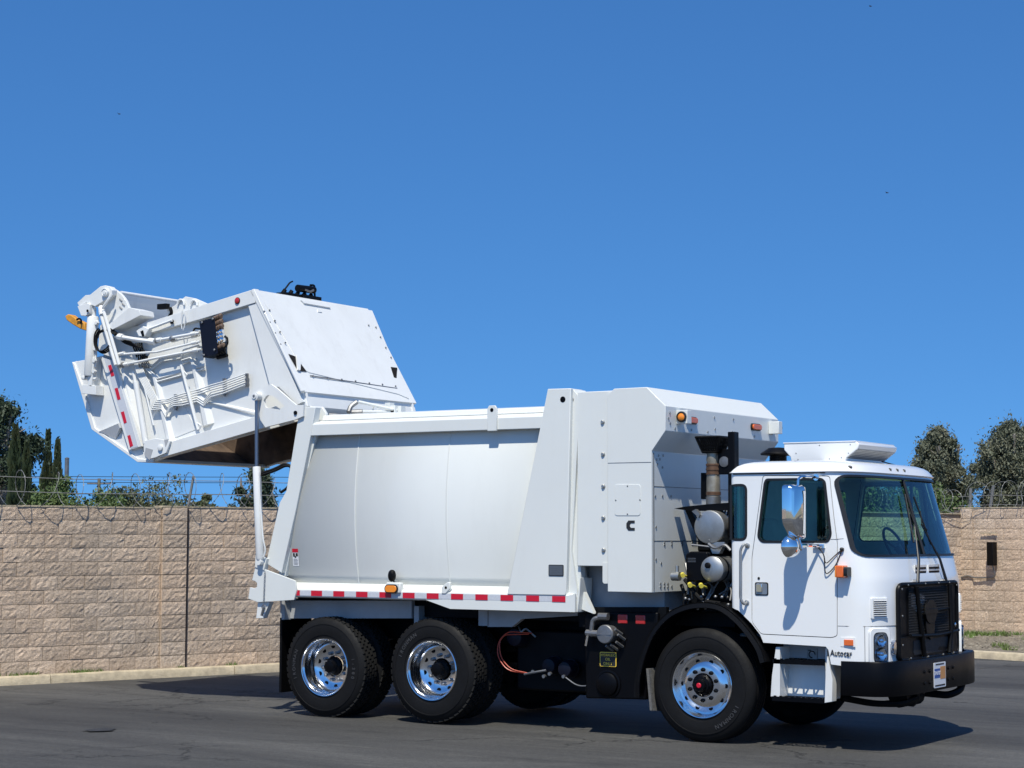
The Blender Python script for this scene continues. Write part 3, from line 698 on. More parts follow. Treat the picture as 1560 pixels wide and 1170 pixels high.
weeds('weeds', 'bright green weed patch growing in the dry soil strip at the right', [(*WB(1.0+0.9*rs.random()**0.8, 1.2+2.2*rs.random()), 0.10, 0.22) for _ in range(26)]+[(*WB(rs.uniform(0.3, 6), rs.uniform(0.6, 5)), 0.10, 0.12) for _ in range(34)], 70, 0.11, 2)
bm = BM(); rs = random.Random(9)
for _ in range(2600):
    q = WB(rs.uniform(-0.0, 7), rs.uniform(0.3, KB-0.25)); s = rs.uniform(0.01, 0.035); a = rs.uniform(0, 2*PI)
    c = Vector((q[0], q[1], 0.125+s*0.3)); v = [bm.verts.new(c+Vector((math.cos(a+k*2.1)*s, math.sin(a+k*2.1)*s, rs.uniform(-.3, .5)*s))) for k in range(3)]; tp = bm.verts.new(c+Vector((0, 0, s*0.6)))
    for k in range(3): bm.faces.new((v[k], v[(k+1) % 3], tp))
setp(obj('soil_debris', bm, mat('dry_mulch_bits', (0.33, 0.29, 0.22), 0.9, vscale=3, col2=(0.12, 0.10, 0.08)), fin=False), 'dry mulch bits and small stones on the soil strip by the right wall', 'mulch', kind='stuff')
# birds
for k, (px, py, dist, lb) in enumerate(((1335, 22, 160, 'tiny dark bird high in the sky at the upper right'), (172, 189, 150, 'tiny dark bird in the sky above the raised tailgate'), (1357, 302, 150, 'tiny dark bird in the sky above the cab'))):
    q = ground_at(bearing(px), dist); q.z = 1.909 + dist*math.tan(math.radians(4.547)+math.atan((585-py)/2908.6)); b_ = setp(empty('bird', q), lb, 'bird')
    bm = BM(); tube(bm, [(-0.12, 0, 0), (-0.05, 0, 0.01), (0.06, 0, 0.01), (0.14, 0, 0)], [0.01, 0.035, 0.035, 0.008], 6); obj('body', bm, M['bird'], b_)
    for s in (-1, 1):
        bm = BM(); hull3(bm, [(-0.04, 0, 0.02), (0.06, 0, 0.02), (0.05, 0, 0.03)], [(-0.08, s*0.22, 0.07), (-0.05, s*0.22, 0.07), (-0.06, s*0.22, 0.075)]); obj('wing', bm, M['bird'], b_)
# oil-dark patch iron cover
q_ = (-5.393, -3.506, 0.000)
mc = BM(); n_ = 28; cv_ = [mc.verts.new((q_[0]+(0.13+0.06*noise.noise(Vector((math.cos(k*2*PI/n_)*1.5, math.sin(k*2*PI/n_)*1.5, 4))))*math.cos(k*2*PI/n_), q_[1]+(0.16+0.09*noise.noise(Vector((math.cos(k*2*PI/n_)*2.5, math.sin(k*2*PI/n_)*2.5, 9))))*math.sin(k*2*PI/n_), 0.011)) for k in range(n_)]; mc.faces.new(cv_)
setp(obj('tar_patch', mc, mat('black_tar', (0.032, 0.032, 0.032), 0.6, var=0.5, vscale=9, bump=0.5, bscale=20), fin=False), kind='structure')

# ================================================================== THE TRUCK (origin on the ground under the front axle, +X forward, -Y near side)
T = setp(empty('garbage_truck'), 'white rear-loader garbage truck with its tailgate raised, parked on the asphalt', 'garbage truck')
def part(name, bm, m, parent=None, **k): return obj(name, bm, M[m] if isinstance(m, str) else m, parent or T, **k)
YN = -1.27
# ---------------------------------------------------------------- wheels
def tyre_mesh(R, w, ribs):
    bm = BM()
    side = [(0.292, 0.040), (0.298, 0.022), (0.312, 0.014), (0.335, 0.012), (0.337, 0.006), (0.375, 0.001), (0.42, 0.0), (0.445, 0.003), (0.447, -0.001), (0.455, 0.0), (0.457, 0.005), (R-0.045, 0.014), (R-0.022, 0.028), (R-0.008, 0.044)]
    tr = [(R-0.004, 0.05)]
    if ribs:
        x = 0.055; wid = (w-0.11-4*0.012)/5
        for k in range(5):
            tr += [(R, x+0.002), (R, x+wid-0.002)]; x += wid
            if k < 4: tr += [(R-0.013, x), (R-0.013, x+0.012)]; x += 0.012
    else: tr = [(R-0.014, 0.05), (R-0.014, w-0.05)]
    prof = side+tr+[(r, w-h) for r, h in side[::-1]]
    lathe(bm, prof, (0, 0, 0), 'y', 72, caps=(0, 0)); finish(bm, 40)
    me = bpy.data.meshes.new('tyre'); bm.to_mesh(me); bm.free(); me.materials.append(M['rubber']); return me
def tread_mesh(R, w):
    bm = BM(); n = 48; rows = 5; ww = (w-0.07)/rows
    for r in range(rows):
        for k in range(n):
            a0 = 2*PI*(k+0.5*(r % 2)+0.08*(r-2))/n; a1 = a0+2*PI/n*0.72; y0 = 0.035+r*ww+0.004; y1 = y0+ww-0.009
            if r == 0: y0 -= 0.006
            if r == rows-1: y1 += 0.006
            V = []
            for rr in (R-0.02, R):
                for (a, y) in ((a0, y0), (a1, y0+0.006), (a1+0.012, y1), (a0+0.012, y1-0.004)):
                    V.append(bm.verts.new((rr*math.cos(a), y, rr*math.sin(a))))
            for q in ((4, 5, 6, 7), (0, 1, 5, 4), (1, 2, 6, 5), (2, 3, 7, 6), (3, 0, 4, 7)): bm.faces.new([V[i] for i in q])
    bmesh.ops.recalc_face_normals(bm, faces=bm.faces)
    me = bpy.data.meshes.new('tread'); bm.to_mesh(me); bm.free(); me.materials.append(M['tread']); return me
def mesh_of(bm, m, name, sharp=30):
    finish(bm, sharp); me = bpy.data.meshes.new(name); bm.to_mesh(me); bm.free(); me.materials.append(M[m]); return me
RIMF = [(0.290, 0.06), (0.307, 0.03), (0.309, 0.010), (0.303, 0.002), (0.296, 0.004), (0.290, 0.022), (0.284, 0.052), (0.272, 0.078), (0.254, 0.082), (0.236, 0.070), (0.205, 0.050), (0.182, 0.038), (0.165, 0.036), (0.110, 0.036), (0.104, 0.042), (0.102, 0.07)]
RIMR = [(0.290, 0.06), (0.307, 0.03), (0.309, 0.010), (0.303, 0.002), (0.296, 0.004), (0.289, 0.022), (0.280, 0.030), (0.276, 0.075), (0.268, 0.085), (0.262, 0.135), (0.252, 0.165), (0.225, 0.183), (0.190, 0.194), (0.172, 0.198), (0.115, 0.198), (0.108, 0.205), (0.108, 0.24)]
def rmesh(P): bm = BM(); lathe(bm, P, segs=64, caps=(0, 0)); return mesh_of(bm, 'alu', 'rim', 40)
def arc_text(s, r, a_mid, size, h=-0.0015):
    bm = BM(); n = len(s); step = size*0.86/r
    for i, ch in enumerate(s):
        if ch == ' ': continue
        a = a_mid-(i-(n-1)/2)*step
        m4 = Matrix.Rotation(-(a-PI/2), 4, 'Y') @ Matrix.Translation((0, h, r)) @ Matrix.Rotation(PI/2, 4, 'X')
        join_bm(bm, text_bm(ch, size, m4, 0.0025))
    return bm
LUG = BM(); lathe(LUG, [(0.021, 0.0), (0.021, -0.004), (0.0165, -0.006), (0.0165, -0.026), (0.010, -0.034), (0.003, -0.036)], segs=6); LUG = mesh_of(LUG, 'satin', 'lug_nut')
LUGR = BM(); lathe(LUGR, [(0.019, 0.0), (0.019, -0.03), (0.012, -0.036)], segs=6); LUGR = mesh_of(LUGR, 'steel', 'lug_nut')
HH = BM(); lathe(HH, [(0.0215, 0.006), (0.0215, -0.0016), (0.019, -0.0022)], segs=18); HH = mesh_of(HH, 'black', 'hand_hole')
HHR = BM(); lathe(HHR, [(0.0245, 0.006), (0.0245, -0.0016), (0.022, -0.0022)], segs=18); HHR = mesh_of(HHR, 'black', 'hand_hole')
HUBF = BM(); lathe(HUBF, [(0.100, 0.06), (0.100, 0.03), (0.096, 0.010), (0.082, 0.000), (0.078, -0.012), (0.062, -0.016), (0.058, -0.040), (0.052, -0.048), (0.001, -0.05)], segs=36, caps=(0, 1))
for k in range(6):
    a = k*PI/3; lathe(HUBF, [(0.009, 0), (0.009, -0.01)], (0.084*math.cos(a), 0.0, 0.084*math.sin(a)), 'y', 8)
HUBF = mesh_of(HUBF, 'black', 'hub')
CAPF = BM(); lathe(CAPF, [(0.024, -0.048), (0.024, -0.056), (0.018, -0.060), (0.001, -0.060)], segs=20); CAPF = mesh_of(CAPF, 'redtape', 'hub_cap')
HUBR = BM(); lathe(HUBR, [(0.100, 0.20), (0.100, 0.165), (0.086, 0.150), (0.074, 0.145), (0.072, 0.115), (0.066, 0.105), (0.062, 0.09), (0.034, 0.082), (0.001, 0.082)], segs=32, caps=(0, 1))
for k in range(8):
    a = k*PI/4; lathe(HUBR, [(0.009, 0.105), (0.009, 0.088)], (0.058*math.cos(a), 0, 0.058*math.sin(a)), 'y', 8)
HUBR = mesh_of(HUBR, 'black', 'hub')
TF = tyre_mesh(0.530, 0.345, True); TR = tyre_mesh(0.524, 0.275, False); TRD = tread_mesh(0.526, 0.275)
RF = rmesh(RIMF); RR_ = rmesh(RIMR)
LT1 = mesh_of(arc_text('IRONMAN', 0.395, PI*0.99, 0.055), 'letter', 'lettering'); LT2 = mesh_of(arc_text('I-380', 0.395, 0.0, 0.055), 'letter', 'lettering')
LT3 = mesh_of(arc_text('IRONMAN', 0.40, PI*0.78, 0.055), 'letter', 'lettering'); LT4 = mesh_of(arc_text('IRONMAN', 0.405, -PI*0.26, 0.055), 'letter', 'lettering')
def sub(name, me, parent, loc=(0, 0, 0), rot=None):
    o = bpy.data.objects.new(name, me); COL.objects.link(o); o.parent = parent; o.location = loc
    if rot: o.rotation_euler = rot
    return o
def front_wheel(x, z, y, far=False, label=None):
    w = empty('front_wheel', (x, y, z), T)
    if far: w.rotation_euler = (0, 0, PI)
    sub('tyre', TF, w); sub('rim', RF, w); sub('hub', HUBF, w); sub('hub_cap', CAPF, w); 
    if not far: sub('lettering', LT4, w)
    ph = 0.30
    for k in range(10):
        a = ph+k*PI/5; sub('lug_nut', LUG, w, (0.142*math.cos(a), 0.037, 0.142*math.sin(a)))
        a += PI/10; sub('hand_hole', HH, w, (0.222*math.cos(a), 0.0605, 0.222*math.sin(a)), (0.0, 0.0, 0.0))
    return w
def rear_wheel(x, z, y, far=False, inner=False, lt=None, ph=0.2):
    w = empty('rear_wheel', (x, y, z), T)
    if far: w.rotation_euler = (0, 0, PI)
    sub('tyre', TR, w); o = sub('tread', TRD, w, rot=(0, ph*0.7, 0)); o['kind'] = 'stuff'
    if inner:
        return w
    sub('rim', RR_, w); sub('hub', HUBR, w)
    if lt: sub('lettering', lt, w)
    if lt is LT1: sub('lettering', LT2, w)
    for k in range(10):
        a = ph+k*PI/5; sub('lug_nut', LUGR, w, (0.145*math.cos(a), 0.198, 0.145*math.sin(a)))
        if k % 1 == 0: a += PI/10; sub('hand_hole', HHR, w, (0.213*math.cos(a), 0.1875, 0.213*math.sin(a)))
    return w
for far in (False, True):
    s = 1 if far else -1
    front_wheel(0.0, 0.53, s*1.205, far)
    rear_wheel(-3.055, 0.545, s*1.215, far, lt=LT3, ph=0.5); rear_wheel(-4.43, 0.524, s*1.215, far, lt=LT1, ph=0.1)
    rear_wheel(-3.055, 0.545, s*0.905, far, True); rear_wheel(-4.43, 0.524, s*0.905, far, True)

# ---------------------------------------------------------------- chassis
ch = BM()
for s in (-1, 1):
    prism(ch, [(-5.15, 0.80), (-5.15, 1.06), (1.62, 1.06), (1.62, 0.86), (0.9, 0.80)], s*0.43-0.045, s*0.43+0.045)
for x in (-5.0, -3.7, -2.3, -1.2, 1.1): box(ch, x-0.05, x+0.05, -0.39, 0.39, 0.84, 1.02)
part('chassis_frame', ch, 'frame', bevel=0.006)
ax = BM()
for x, z in ((-3.055, 0.545), (-4.43, 0.524)):
    tube(ax, [(x, -0.62, z), (x, -0.25, z), (x, 0.25, z), (x, 0.62, z)], [0.10, 0.12, 0.12, 0.10], 12); lathe(ax, [(0.05, -0.24), (0.2, -0.15), (0.24, 0.0), (0.2, 0.15), (0.05, 0.22)], (x, 0.05, z), 'x', 20)
    for s in (-1, 1): box(ax, x-0.10, x+0.10, s*0.43-0.06, s*0.43+0.06, z+0.08, 0.80)
tube(ax, [(0.03, -0.88, 0.5), (0.03, -0.5, 0.42), (0.03, 0.5, 0.42), (0.03, 0.88, 0.5)], 0.07, 8)
tube(ax, [(-3.8, -0.43, 0.72), (-3.3, -0.43, 0.62)], 0.07, 8); tube(ax, [(-3.8, 0.43, 0.72), (-3.3, 0.43, 0.62)], 0.07, 8)
part('axles', ax, 'frame')
sp = BM()
for s in (-1, 1):
    for k in range(4): tube(sp, [(-0.75, s*0.43, 0.72-0.03*k), (0.03, s*0.43, 0.60-0.022*k), (0.85, s*0.43, 0.72-0.03*k)], 0.016, 4)
part('leaf_spring', sp, 'frame')
dr = BM(); tube(dr, [(-2.95, 0, 0.62), (-1.2, 0, 0.72), (0.0, 0, 0.85)], 0.06, 10); part('drive_shaft', dr, 'frame')
# brake chambers, tank and hoses between the axles
bc = BM()
for (u0, y0) in ((-1.62, -0.86), (-1.84, -0.80)):
    lathe(bc, [(0.02, -0.13), (0.07, -0.12), (0.085, -0.07), (0.088, 0.0), (0.094, 0.0), (0.094, 0.02), (0.088, 0.02), (0.085, 0.10), (0.05, 0.14)], (u0, y0, 0.60 if u0 > -1.7 else 0.62), 'y', 24)
part('air_tank', bc, 'navy')
bc = BM(); lathe(bc, [(0.02, -0.13), (0.085, -0.11), (0.105, -0.04), (0.105, 0.05), (0.06, 0.1)], (-2.25, -0.80, 0.89), 'y', 24); part('brake_chamber', bc, 'navy')
bx = BM(); box(bx, -2.30, -1.28, -0.78, -0.5, 0.36, 0.96); part('side_box', bx, 'frame', bevel=0.02)
ft = BM(); lathe(ft, [(0.02, -0.46), (0.24, -0.44), (0.29, -0.40), (0.29, 0.40), (0.24, 0.44), (0.02, 0.46)], (-1.78, -0.05, 0.56), 'x', 28); part('air_reservoir', ft, 'frame')
hp = BM()
for k in range(2):
    o = 0.035*k
    tube(hp, rnd([(-2.02-o, -0.94, 0.94-o*0.3), (-2.30-o, -0.95, 0.95-o), (-2.40+o*0.4, -0.97, 0.85), (-2.40+o, -0.99, 0.70), (-2.28+o, -0.99, 0.56+o*0.4), (-2.05, -0.94, 0.54)], 0.08), 0.006, 6)
part('air_hose', hp, 'redhose')
hp = BM()
tube(hp, rnd([(-2.1, -0.95, 0.53), (-1.95, -0.97, 0.56), (-1.84, -0.96, 0.58)], 0.05), 0.012, 6)
tube(hp, rnd([(-1.60, -0.98, 0.52), (-1.45, -1.0, 0.44), (-1.28, -1.0, 0.46), (-1.15, -1.0, 0.55), (-0.95, -1.0, 0.56)], 0.1), 0.007, 6)
tube(hp, rnd([(-2.2, -0.9, 1.0), (-2.14, -0.95, 0.94), (-2.1, -0.93, 0.99), (-2.0, -0.9, 0.9)], 0.04), 0.010, 6)
for c in ((-2.0, -0.95, 0.56), (-1.86, -0.97, 0.52), (-1.62, -0.99, 0.53), (-1.78, -0.99, 0.55)): lathe(hp, [(0.018, -0.01), (0.018, 0.02)], c, 'y', 8)
part('brake_line', hp, 'steel')
# hydraulic tank with filter, sight cover and sign
ht = BM(); prism(ht, [(-1.309, 1.168), (-0.501, 1.188), (-0.502, 1.021), (-0.623, 0.769), (-0.624, 0.361), (-1.295, 0.341)], -1.12, -0.46); part('hydraulic_tank', ht, 'black', bevel=0.015)
hc = (-1.039, -1.120, 0.491)
cv = BM(); lathe(cv, [(0.135, 0.0), (0.135, 0.012), (0.118, 0.016), (0.116, 0.010), (0.112, 0.010), (0.108, 0.034), (0.09, 0.045), (0.04, 0.054), (0.002, 0.056)], hc, 'y', 40, sgn=-1); part('tank_cover', cv, 'black')
sg0 = (-1.131, -1.124, 0.795); sg1 = (-0.950, -1.124, 0.657)
sw, sh = sg1[0]-sg0[0], sg0[2]-sg1[2]; sx, sz = (sg0[0]+sg1[0])/2, (sg0[2]+sg1[2])/2
bm = BM(); prism(bm, rndpoly([(sx-sw/2, sz-sh/2), (sx+sw/2, sz-sh/2), (sx+sw/2, sz+sh/2), (sx-sw/2, sz+sh/2)], 0.012), -1.126, -1.1205); sign = part('hydraulic_sign', bm, 'print_y')
bm = BM(); prism(bm, rndpoly([(sx-sw/2+.007, sz-sh/2+.007), (sx+sw/2-.007, sz-sh/2+.007), (sx+sw/2-.007, sz+sh/2-.007), (sx-sw/2+.007, sz+sh/2-.007)], 0.008), -1.1285, -1.125); part('sign_face', bm, 'print_k', sign)
bm = BM()
for s_, dz, sc in (('HYDRAULIC', 0.040, 0.036), ('OIL', 0.0, 0.038), ('ONLY', -0.042, 0.038)): join_bm(bm, text_bm(s_, sc, MY(sx, -1.130, sz+dz, 0.80 if len(s_) > 5 else 1.0), 0.001))
part('sign_text', bm, 'print_y', sign)
fl = BM(); fc = (-1.008, -1.200, 0.972)
lathe(fl, [(0.02, -0.06), (0.082, -0.055), (0.09, -0.045), (0.09, 0.0), (0.08, 0.01), (0.08, 0.14)], fc, 'y', 24)
box(fl, fc[0]-0.085, fc[0]+0.075, fc[1]-0.062, fc[1]-0.05, fc[2]-0.006, fc[2]+0.006)
tube(fl, rnd([(fc[0]-0.02, fc[1]+0.02, fc[2]), (fc[0]-0.16, fc[1]+0.02, fc[2]+0.0), (fc[0]-0.24, fc[1]+0.02, fc[2]+0.005)], 0.03), 0.032, 10)
tube(fl, rnd([(fc[0]-0.19, fc[1]+0.02, fc[2]), (fc[0]-0.17, fc[1]+0.02, fc[2]+0.14), (fc[0]-0.06, fc[1]+0.03, fc[2]+0.16)], 0.04), 0.022, 8)
tube(fl, [(fc[0]-0.10, fc[1]+0.02, fc[2]+0.165), (fc[0]-0.0, fc[1]+0.02, fc[2]+0.165)], 0.036, 10)
for dx, dz in ((0.10, 0.05), (0.13, 0.0), (0.11, -0.07), (0.05, -0.10), (0.0, -0.11)): tube(fl, [(fc[0]+dx, fc[1]-0.02, fc[2]+dz), (fc[0]+dx+0.03, fc[1]+0.06, fc[2]+dz-0.05)], 0.014, 6)
part('hydraulic_filter', fl, 'steel')
bm = BM(); tube(bm, [(fc[0]-0.235, fc[1], fc[2]-0.12), (fc[0]-0.215, fc[1], fc[2]-0.02)], 0.013, 6); part('fitting', bm, 'chrome')
for px_ in ((-0.883, -1.100, 1.115), (-0.689, -1.100, 1.114)):
    bm = BM(); box(bm, px_[0]-0.055, px_[0]+0.055, -1.125, -1.08, px_[2]-0.045, px_[2]+0.045); part('red_reflector', bm, 'red', bevel=0.01)
rb = BM(); prism(rb, [(-1.392, 1.216), (-0.431, 1.238), (-0.432, 1.021), (-1.392, 1.025)], -1.08, -1.02); part('reflector_bracket', rb, 'frame')
# grey panels above the rear wheels, mud flaps
gp = BM(); prism(gp, [(-5.202, 1.199), (-3.453, 1.235), (-3.452, 1.053), (-5.199, 1.008)], -1.0, -0.94); prism(gp, [(-2.509, 1.189), (-1.454, 1.212), (-1.454, 1.129), (-2.101, 1.081), (-2.217, 0.999), (-2.508, 0.991)], -1.0, -0.94)
box(gp, -3.42, -3.36, -1.0, -0.5, 0.95, 1.18); box(gp, -2.62, -2.5, -1.0, -0.5, 1.0, 1.18); part('fender_panel', gp, 'grey_body')
gp = BM(); prism(gp, [(-1.10, 1.0), (-1.10, 1.22), (1.10, 1.22), (1.10, 1.0)], -5.10, -5.06, 'x'); part('rear_apron', gp, 'grey_body')
for s in (-1, 1):
    bm = BM(); box(bm, -5.13, -5.10, min(s*0.58, s*1.09), max(s*0.58, s*1.09), 0.22, 1.02); part('mud_flap', bm, 'satin')
    bm = BM(); hull3(bm, [(-0.52, s*0.9, 0.24), (-0.52, s*1.2, 0.27), (-0.56, s*1.2, 0.66), (-0.56, s*0.9, 0.66)], [(-0.545, s*0.9, 0.24), (-0.545, s*1.2, 0.27), (-0.585, s*1.2, 0.66), (-0.585, s*0.9, 0.66)]); part('mud_flap', bm, 'dirtrub')['label'] = 'dusty grey flap behind the front wheel'

# ---------------------------------------------------------------- refuse body
x0b, x1b = -4.72, -1.40
def ybulge(z): t = (z-1.40)/(2.99-1.40); return -(1.15+0.090*math.sin(PI*min(1, max(0, t)))**0.8)
NZ = 18; zs_ = [1.40+(2.99-1.40)*k/NZ for k in range(NZ+1)]
bm = BM(); ring = []
prof = [(ybulge(z), z) for z in zs_]+[(-1.12, 3.06), (-1.05, 3.13), (-0.8, 3.17), (-0.4, 3.195), (0, 3.20)]
prof = prof+[(-y, z) for y, z in prof[::-1][1:]]
def xr(z): return -4.70-0.0+(-0.37)*(3.15-z)/1.75*0.9   # slanted rear edge
A = [bm.verts.new((xr(z), y, z)) for y, z in prof]; Bv = [bm.verts.new((x1b, y, z)) for y, z in prof]
for i in range(len(prof)-1): bm.faces.new((A[i], Bv[i], Bv[i+1], A[i+1]))
bm.faces.new((Bv[0], A[0], A[-1], Bv[-1])); bm.faces.new(Bv)
A2 = [bm.verts.new((xr(z)+0.02, y*0.965, 1.43+(z-1.43)*0.985 if z > 1.43 else 1.43)) for y, z in prof]; B2 = [bm.verts.new((x1b-0.04, y*0.965, 1.43+(z-1.43)*0.985 if z > 1.43 else 1.43)) for y, z in prof]
for i in range(len(prof)-1): bm.faces.new((A2[i], A2[i+1], B2[i+1], B2[i])).material_index = 1
bm.faces.new((B2[0], B2[-1], A2[-1], A2[0])).material_index = 1; bm.faces.new(B2[::-1]).material_index = 1
for i in range(len(prof)-1): bm.faces.new((A[i], A[i+1], A2[i+1], A2[i]))
for f in bm.faces: f.smooth = True
for e in bm.edges:
    if len(e.link_faces) == 2 and e.calc_face_angle(0) > 0.6: e.smooth = False
bmesh.ops.recalc_face_normals(bm, faces=bm.faces)
body = obj('body', bm, [M['white'], M['dark_in']], T, fin=False)
for xs_ in (-4.02, -2.86):
    bm = BM(); tube(bm, [(xs_, ybulge(z)-0.001, z) for z in zs_], 0.006, 6); tube(bm, [(xs_, -ybulge(z)+0.001, z) for z in zs_], 0.006, 6); part('weld_seam', bm, 'white', body)
# top rails, with the deep lip that shades the side
for s in (-1, 1):
    bm = BM(); prism(bm, [(s*1.0, 2.975), (s*1.262, 2.965), (s*1.262, 3.085), (s*1.235, 3.105), (s*1.0, 3.155)], -4.70, -1.55, 'x'); part('top_rail', bm, 'white', bevel=0.006)
    bm = BM(); prism(bm, [(s*0.98, 3.155), (s*1.14, 3.128), (s*1.12, 3.185), (s*0.98, 3.205)], -4.55, -1.55, 'x'); part('roof_rail', bm, 'white', bevel=0.008)
    # floor ledge and sill
    bm = BM(); prism(bm, [(s*1.10, 1.40), (s*1.15, 1.405), (s*1.275, 1.335), (s*1.275, 1.262), (s*1.25, 1.25), (s*1.10, 1.25)], -4.93, -1.36, 'x'); part('side_sill', bm, 'white', bevel=0.005)
    bm = BM(); prism(bm, [(-3.078, 1.257), (-2.779, 1.174), (-1.322, 1.176), (-1.322, 1.350), (-1.522, 1.308), (-2.668, 1.272)], *sorted((s*1.276, s*1.25))); part('lower_skirt', bm, 'white')
    bm = BM(); prism(bm, [(-1.628, 3.350), (-1.366, 3.346), (-1.416, 1.380), (-1.424, 1.335), (-2.095, 1.332)], *sorted((s*1.285, s*1.05))); pil = part('front_pillar', bm, 'white', bevel=0.006)
    bm = BM(); prism(bm, [(-1.369, 3.343), (-1.313, 3.277), (-1.309, 3.033), (-1.353, 2.268), (-1.390, 1.760), (-1.316, 1.350), (-1.286, 1.508), (-1.294, 1.350), (-1.316, 1.174), (-1.367, 1.172), (-1.427, 1.329), (-1.419, 1.380)], *sorted((s*1.235, s*1.0))); part('pillar_return', bm, 'white', bevel=0.004)
    bm = BM(); prism(bm, [(-1.425, 1.164), (-1.322, 1.191), (-1.300, 1.457), (-1.323, 3.292), (-1.360, 3.332), (-1.397, 3.295)], *sorted((s*1.20, s*1.12))); part('pillar_web', bm, 'white')
    # hollow eyes at pillar top
    for pu in ((-1.455, -1.290, 3.240), ):
        bm = BM(); lathe(bm, [(0.030, 0), (0.030, -0.0015), (0.001, -0.0015)], (pu[0], -1.2853 if s < 0 else 1.2868, pu[2]), 'y', 20); part('hole', bm, 'black', pil)
    # rear slanted post
    bm = BM(); prism(bm, [(-4.746, 3.283), (-4.536, 3.269), (-4.615, 2.887), (-4.783, 2.190), (-4.969, 1.505), (-5.189, 1.607), (-5.009, 2.255), (-4.920, 2.380)], *sorted((s*1.268, s*1.17))); part('rear_post', bm, 'white', bevel=0.005)
    bm = BM(); prism(bm, [(-4.635, 3.032), (-4.563, 2.981), (-4.733, 2.401), (-4.961, 1.469), (-5.052, 1.488), (-4.830, 2.297)], *sorted((s*1.215, s*1.10))); part('rear_post_web', bm, 'white', bevel=0.004)
    bm = BM(); prism(bm, [(-5.307, 1.564), (-5.161, 1.538), (-4.759, 1.427), (-4.739, 1.328), (-4.769, 1.223), (-5.267, 1.188), (-5.402, 1.224), (-5.352, 1.415), (-5.314, 1.416), (-5.282, 1.395), (-5.276, 1.360), (-5.313, 1.339), (-5.377, 1.352)], *sorted((s*1.30, s*1.277))) if False else prism(bm, [(-5.307, 1.564), (-5.161, 1.538), (-4.759, 1.427), (-4.739, 1.328), (-4.769, 1.223), (-5.267, 1.188), (-5.402, 1.224), (-5.379, 1.345), (-5.313, 1.335), (-5.281, 1.357), (-5.282, 1.395), (-5.314, 1.416), (-5.353, 1.422)], *sorted((s*1.30, s*1.277)))
    part('corner_plate', bm, 'white', bevel=0.003)
    bm = BM(); prism(bm, [(-5.301, 1.698), (-5.145, 1.657), (-5.179, 1.530), (-5.307, 1.564)], *sorted((s*1.31, s*1.25))); part('cylinder_bracket', bm, 'white', bevel=0.003)
    bm = BM(); prism(bm, [(-5.290, 1.191), (-5.126, 1.194), (-5.214, 1.017), (-5.314, 1.015)], *sorted((s*1.27, s*1.2))); part('lock_plate', bm, 'white_tg', bevel=0.003)
# far side pillar eye seen through the web
pe = (-1.388, -1.240, 3.237)
bm = BM(); lathe(bm, [(0.026, 0), (0.026, -0.0015), (0.001, -0.0015)], (pe[0], -1.2352, pe[2]), 'y', 20); part('hole', bm, 'black', body)
# reflective tape
st = BM(); t0 = (-4.705, -1.280, 1.255); t1 = (-1.429, -1.280, 1.297)
ta, tb = (-4.794, -1.280, 1.253), t1
zt_ = lambda x: 1.298
bm = BM(); box(bm, ta[0], tb[0], -1.2775, -1.2745, 1.272, 1.324); tape = part('reflective_tape', bm, 'tape')
RBX = [q[0] for q in [(-4.794, -1.280, 1.250), (-4.710, -1.280, 1.252), (-4.557, -1.280, 1.255), (-4.412, -1.280, 1.257), (-4.261, -1.280, 1.260), (-4.118, -1.280, 1.263), (-3.963, -1.280, 1.266), (-3.816, -1.280, 1.269), (-3.662, -1.280, 1.272), (-3.513, -1.280, 1.275), (-3.366, -1.280, 1.278), (-3.218, -1.280, 1.281), (-3.067, -1.280, 1.277), (-2.921, -1.280, 1.280), (-2.768, -1.280, 1.283), (-2.623, -1.280, 1.286), (-2.474, -1.280, 1.289), (-2.328, -1.280, 1.292), (-2.175, -1.280, 1.289), (-2.028, -1.280, 1.291), (-1.876, -1.280, 1.288), (-1.727, -1.280, 1.291), (-1.578, -1.280, 1.288), (-1.428, -1.280, 1.291)]]
for u0, u1 in zip(RBX[::2], RBX[1::2]):
    bm = BM(); box(bm, u0, u1, -1.2805, -1.2772, 1.270, 1.326); part('red_band', bm, 'redtape', tape)
# warning label on the side
lb = (-4.832, -1.220, 1.680)
def side_y(z): return ybulge(z)
def decal(name, x0, x1, z0, z1, m, off, parent=None):
    bm = BM(); K = 4; pr = []
    for k in range(K+1):
        z = z0+(z1-z0)*k/K; pr.append((side_y(z)-off, z))
    V = [[bm.verts.new((x, y, z)) for y, z in pr] for x in (x0, x1)]
    V2 = [[bm.verts.new((x, y+0.002, z)) for y, z in pr] for x in (x0, x1)]
    for k in range(K): bm.faces.new((V[0][k], V[1][k], V[1][k+1], V[0][k+1]))
    return part(name, bm, m, parent)
lab = decal('warning_label', lb[0]-0.04, lb[0]+0.04, lb[2]-0.10, lb[2]+0.085, 'print_w', 0.002)
decal('label_header', lb[0]-0.04, lb[0]+0.04, lb[2]+0.045, lb[2]+0.085, 'redtape', 0.0035, lab)
decal('label_print', lb[0]-0.032, lb[0]-0.006, lb[2]+0.0, lb[2]+0.038, 'print_k', 0.0035, lab)
decal('label_print', lb[0]+0.004, lb[0]+0.034, lb[2]+0.004, lb[2]+0.038, 'print_k', 0.0035, lab)
decal('label_print', lb[0]-0.012, lb[0]+0.010, lb[2]-0.012, lb[2]+0.006, 'print_k', 0.0035, lab)
for k in range(5): decal('label_print', lb[0]-0.028, lb[0]+(0.03 if k % 2 else 0.022), lb[2]-0.030-0.014*k, lb[2]-0.026-0.014*k, 'steel', 0.0035, lab)
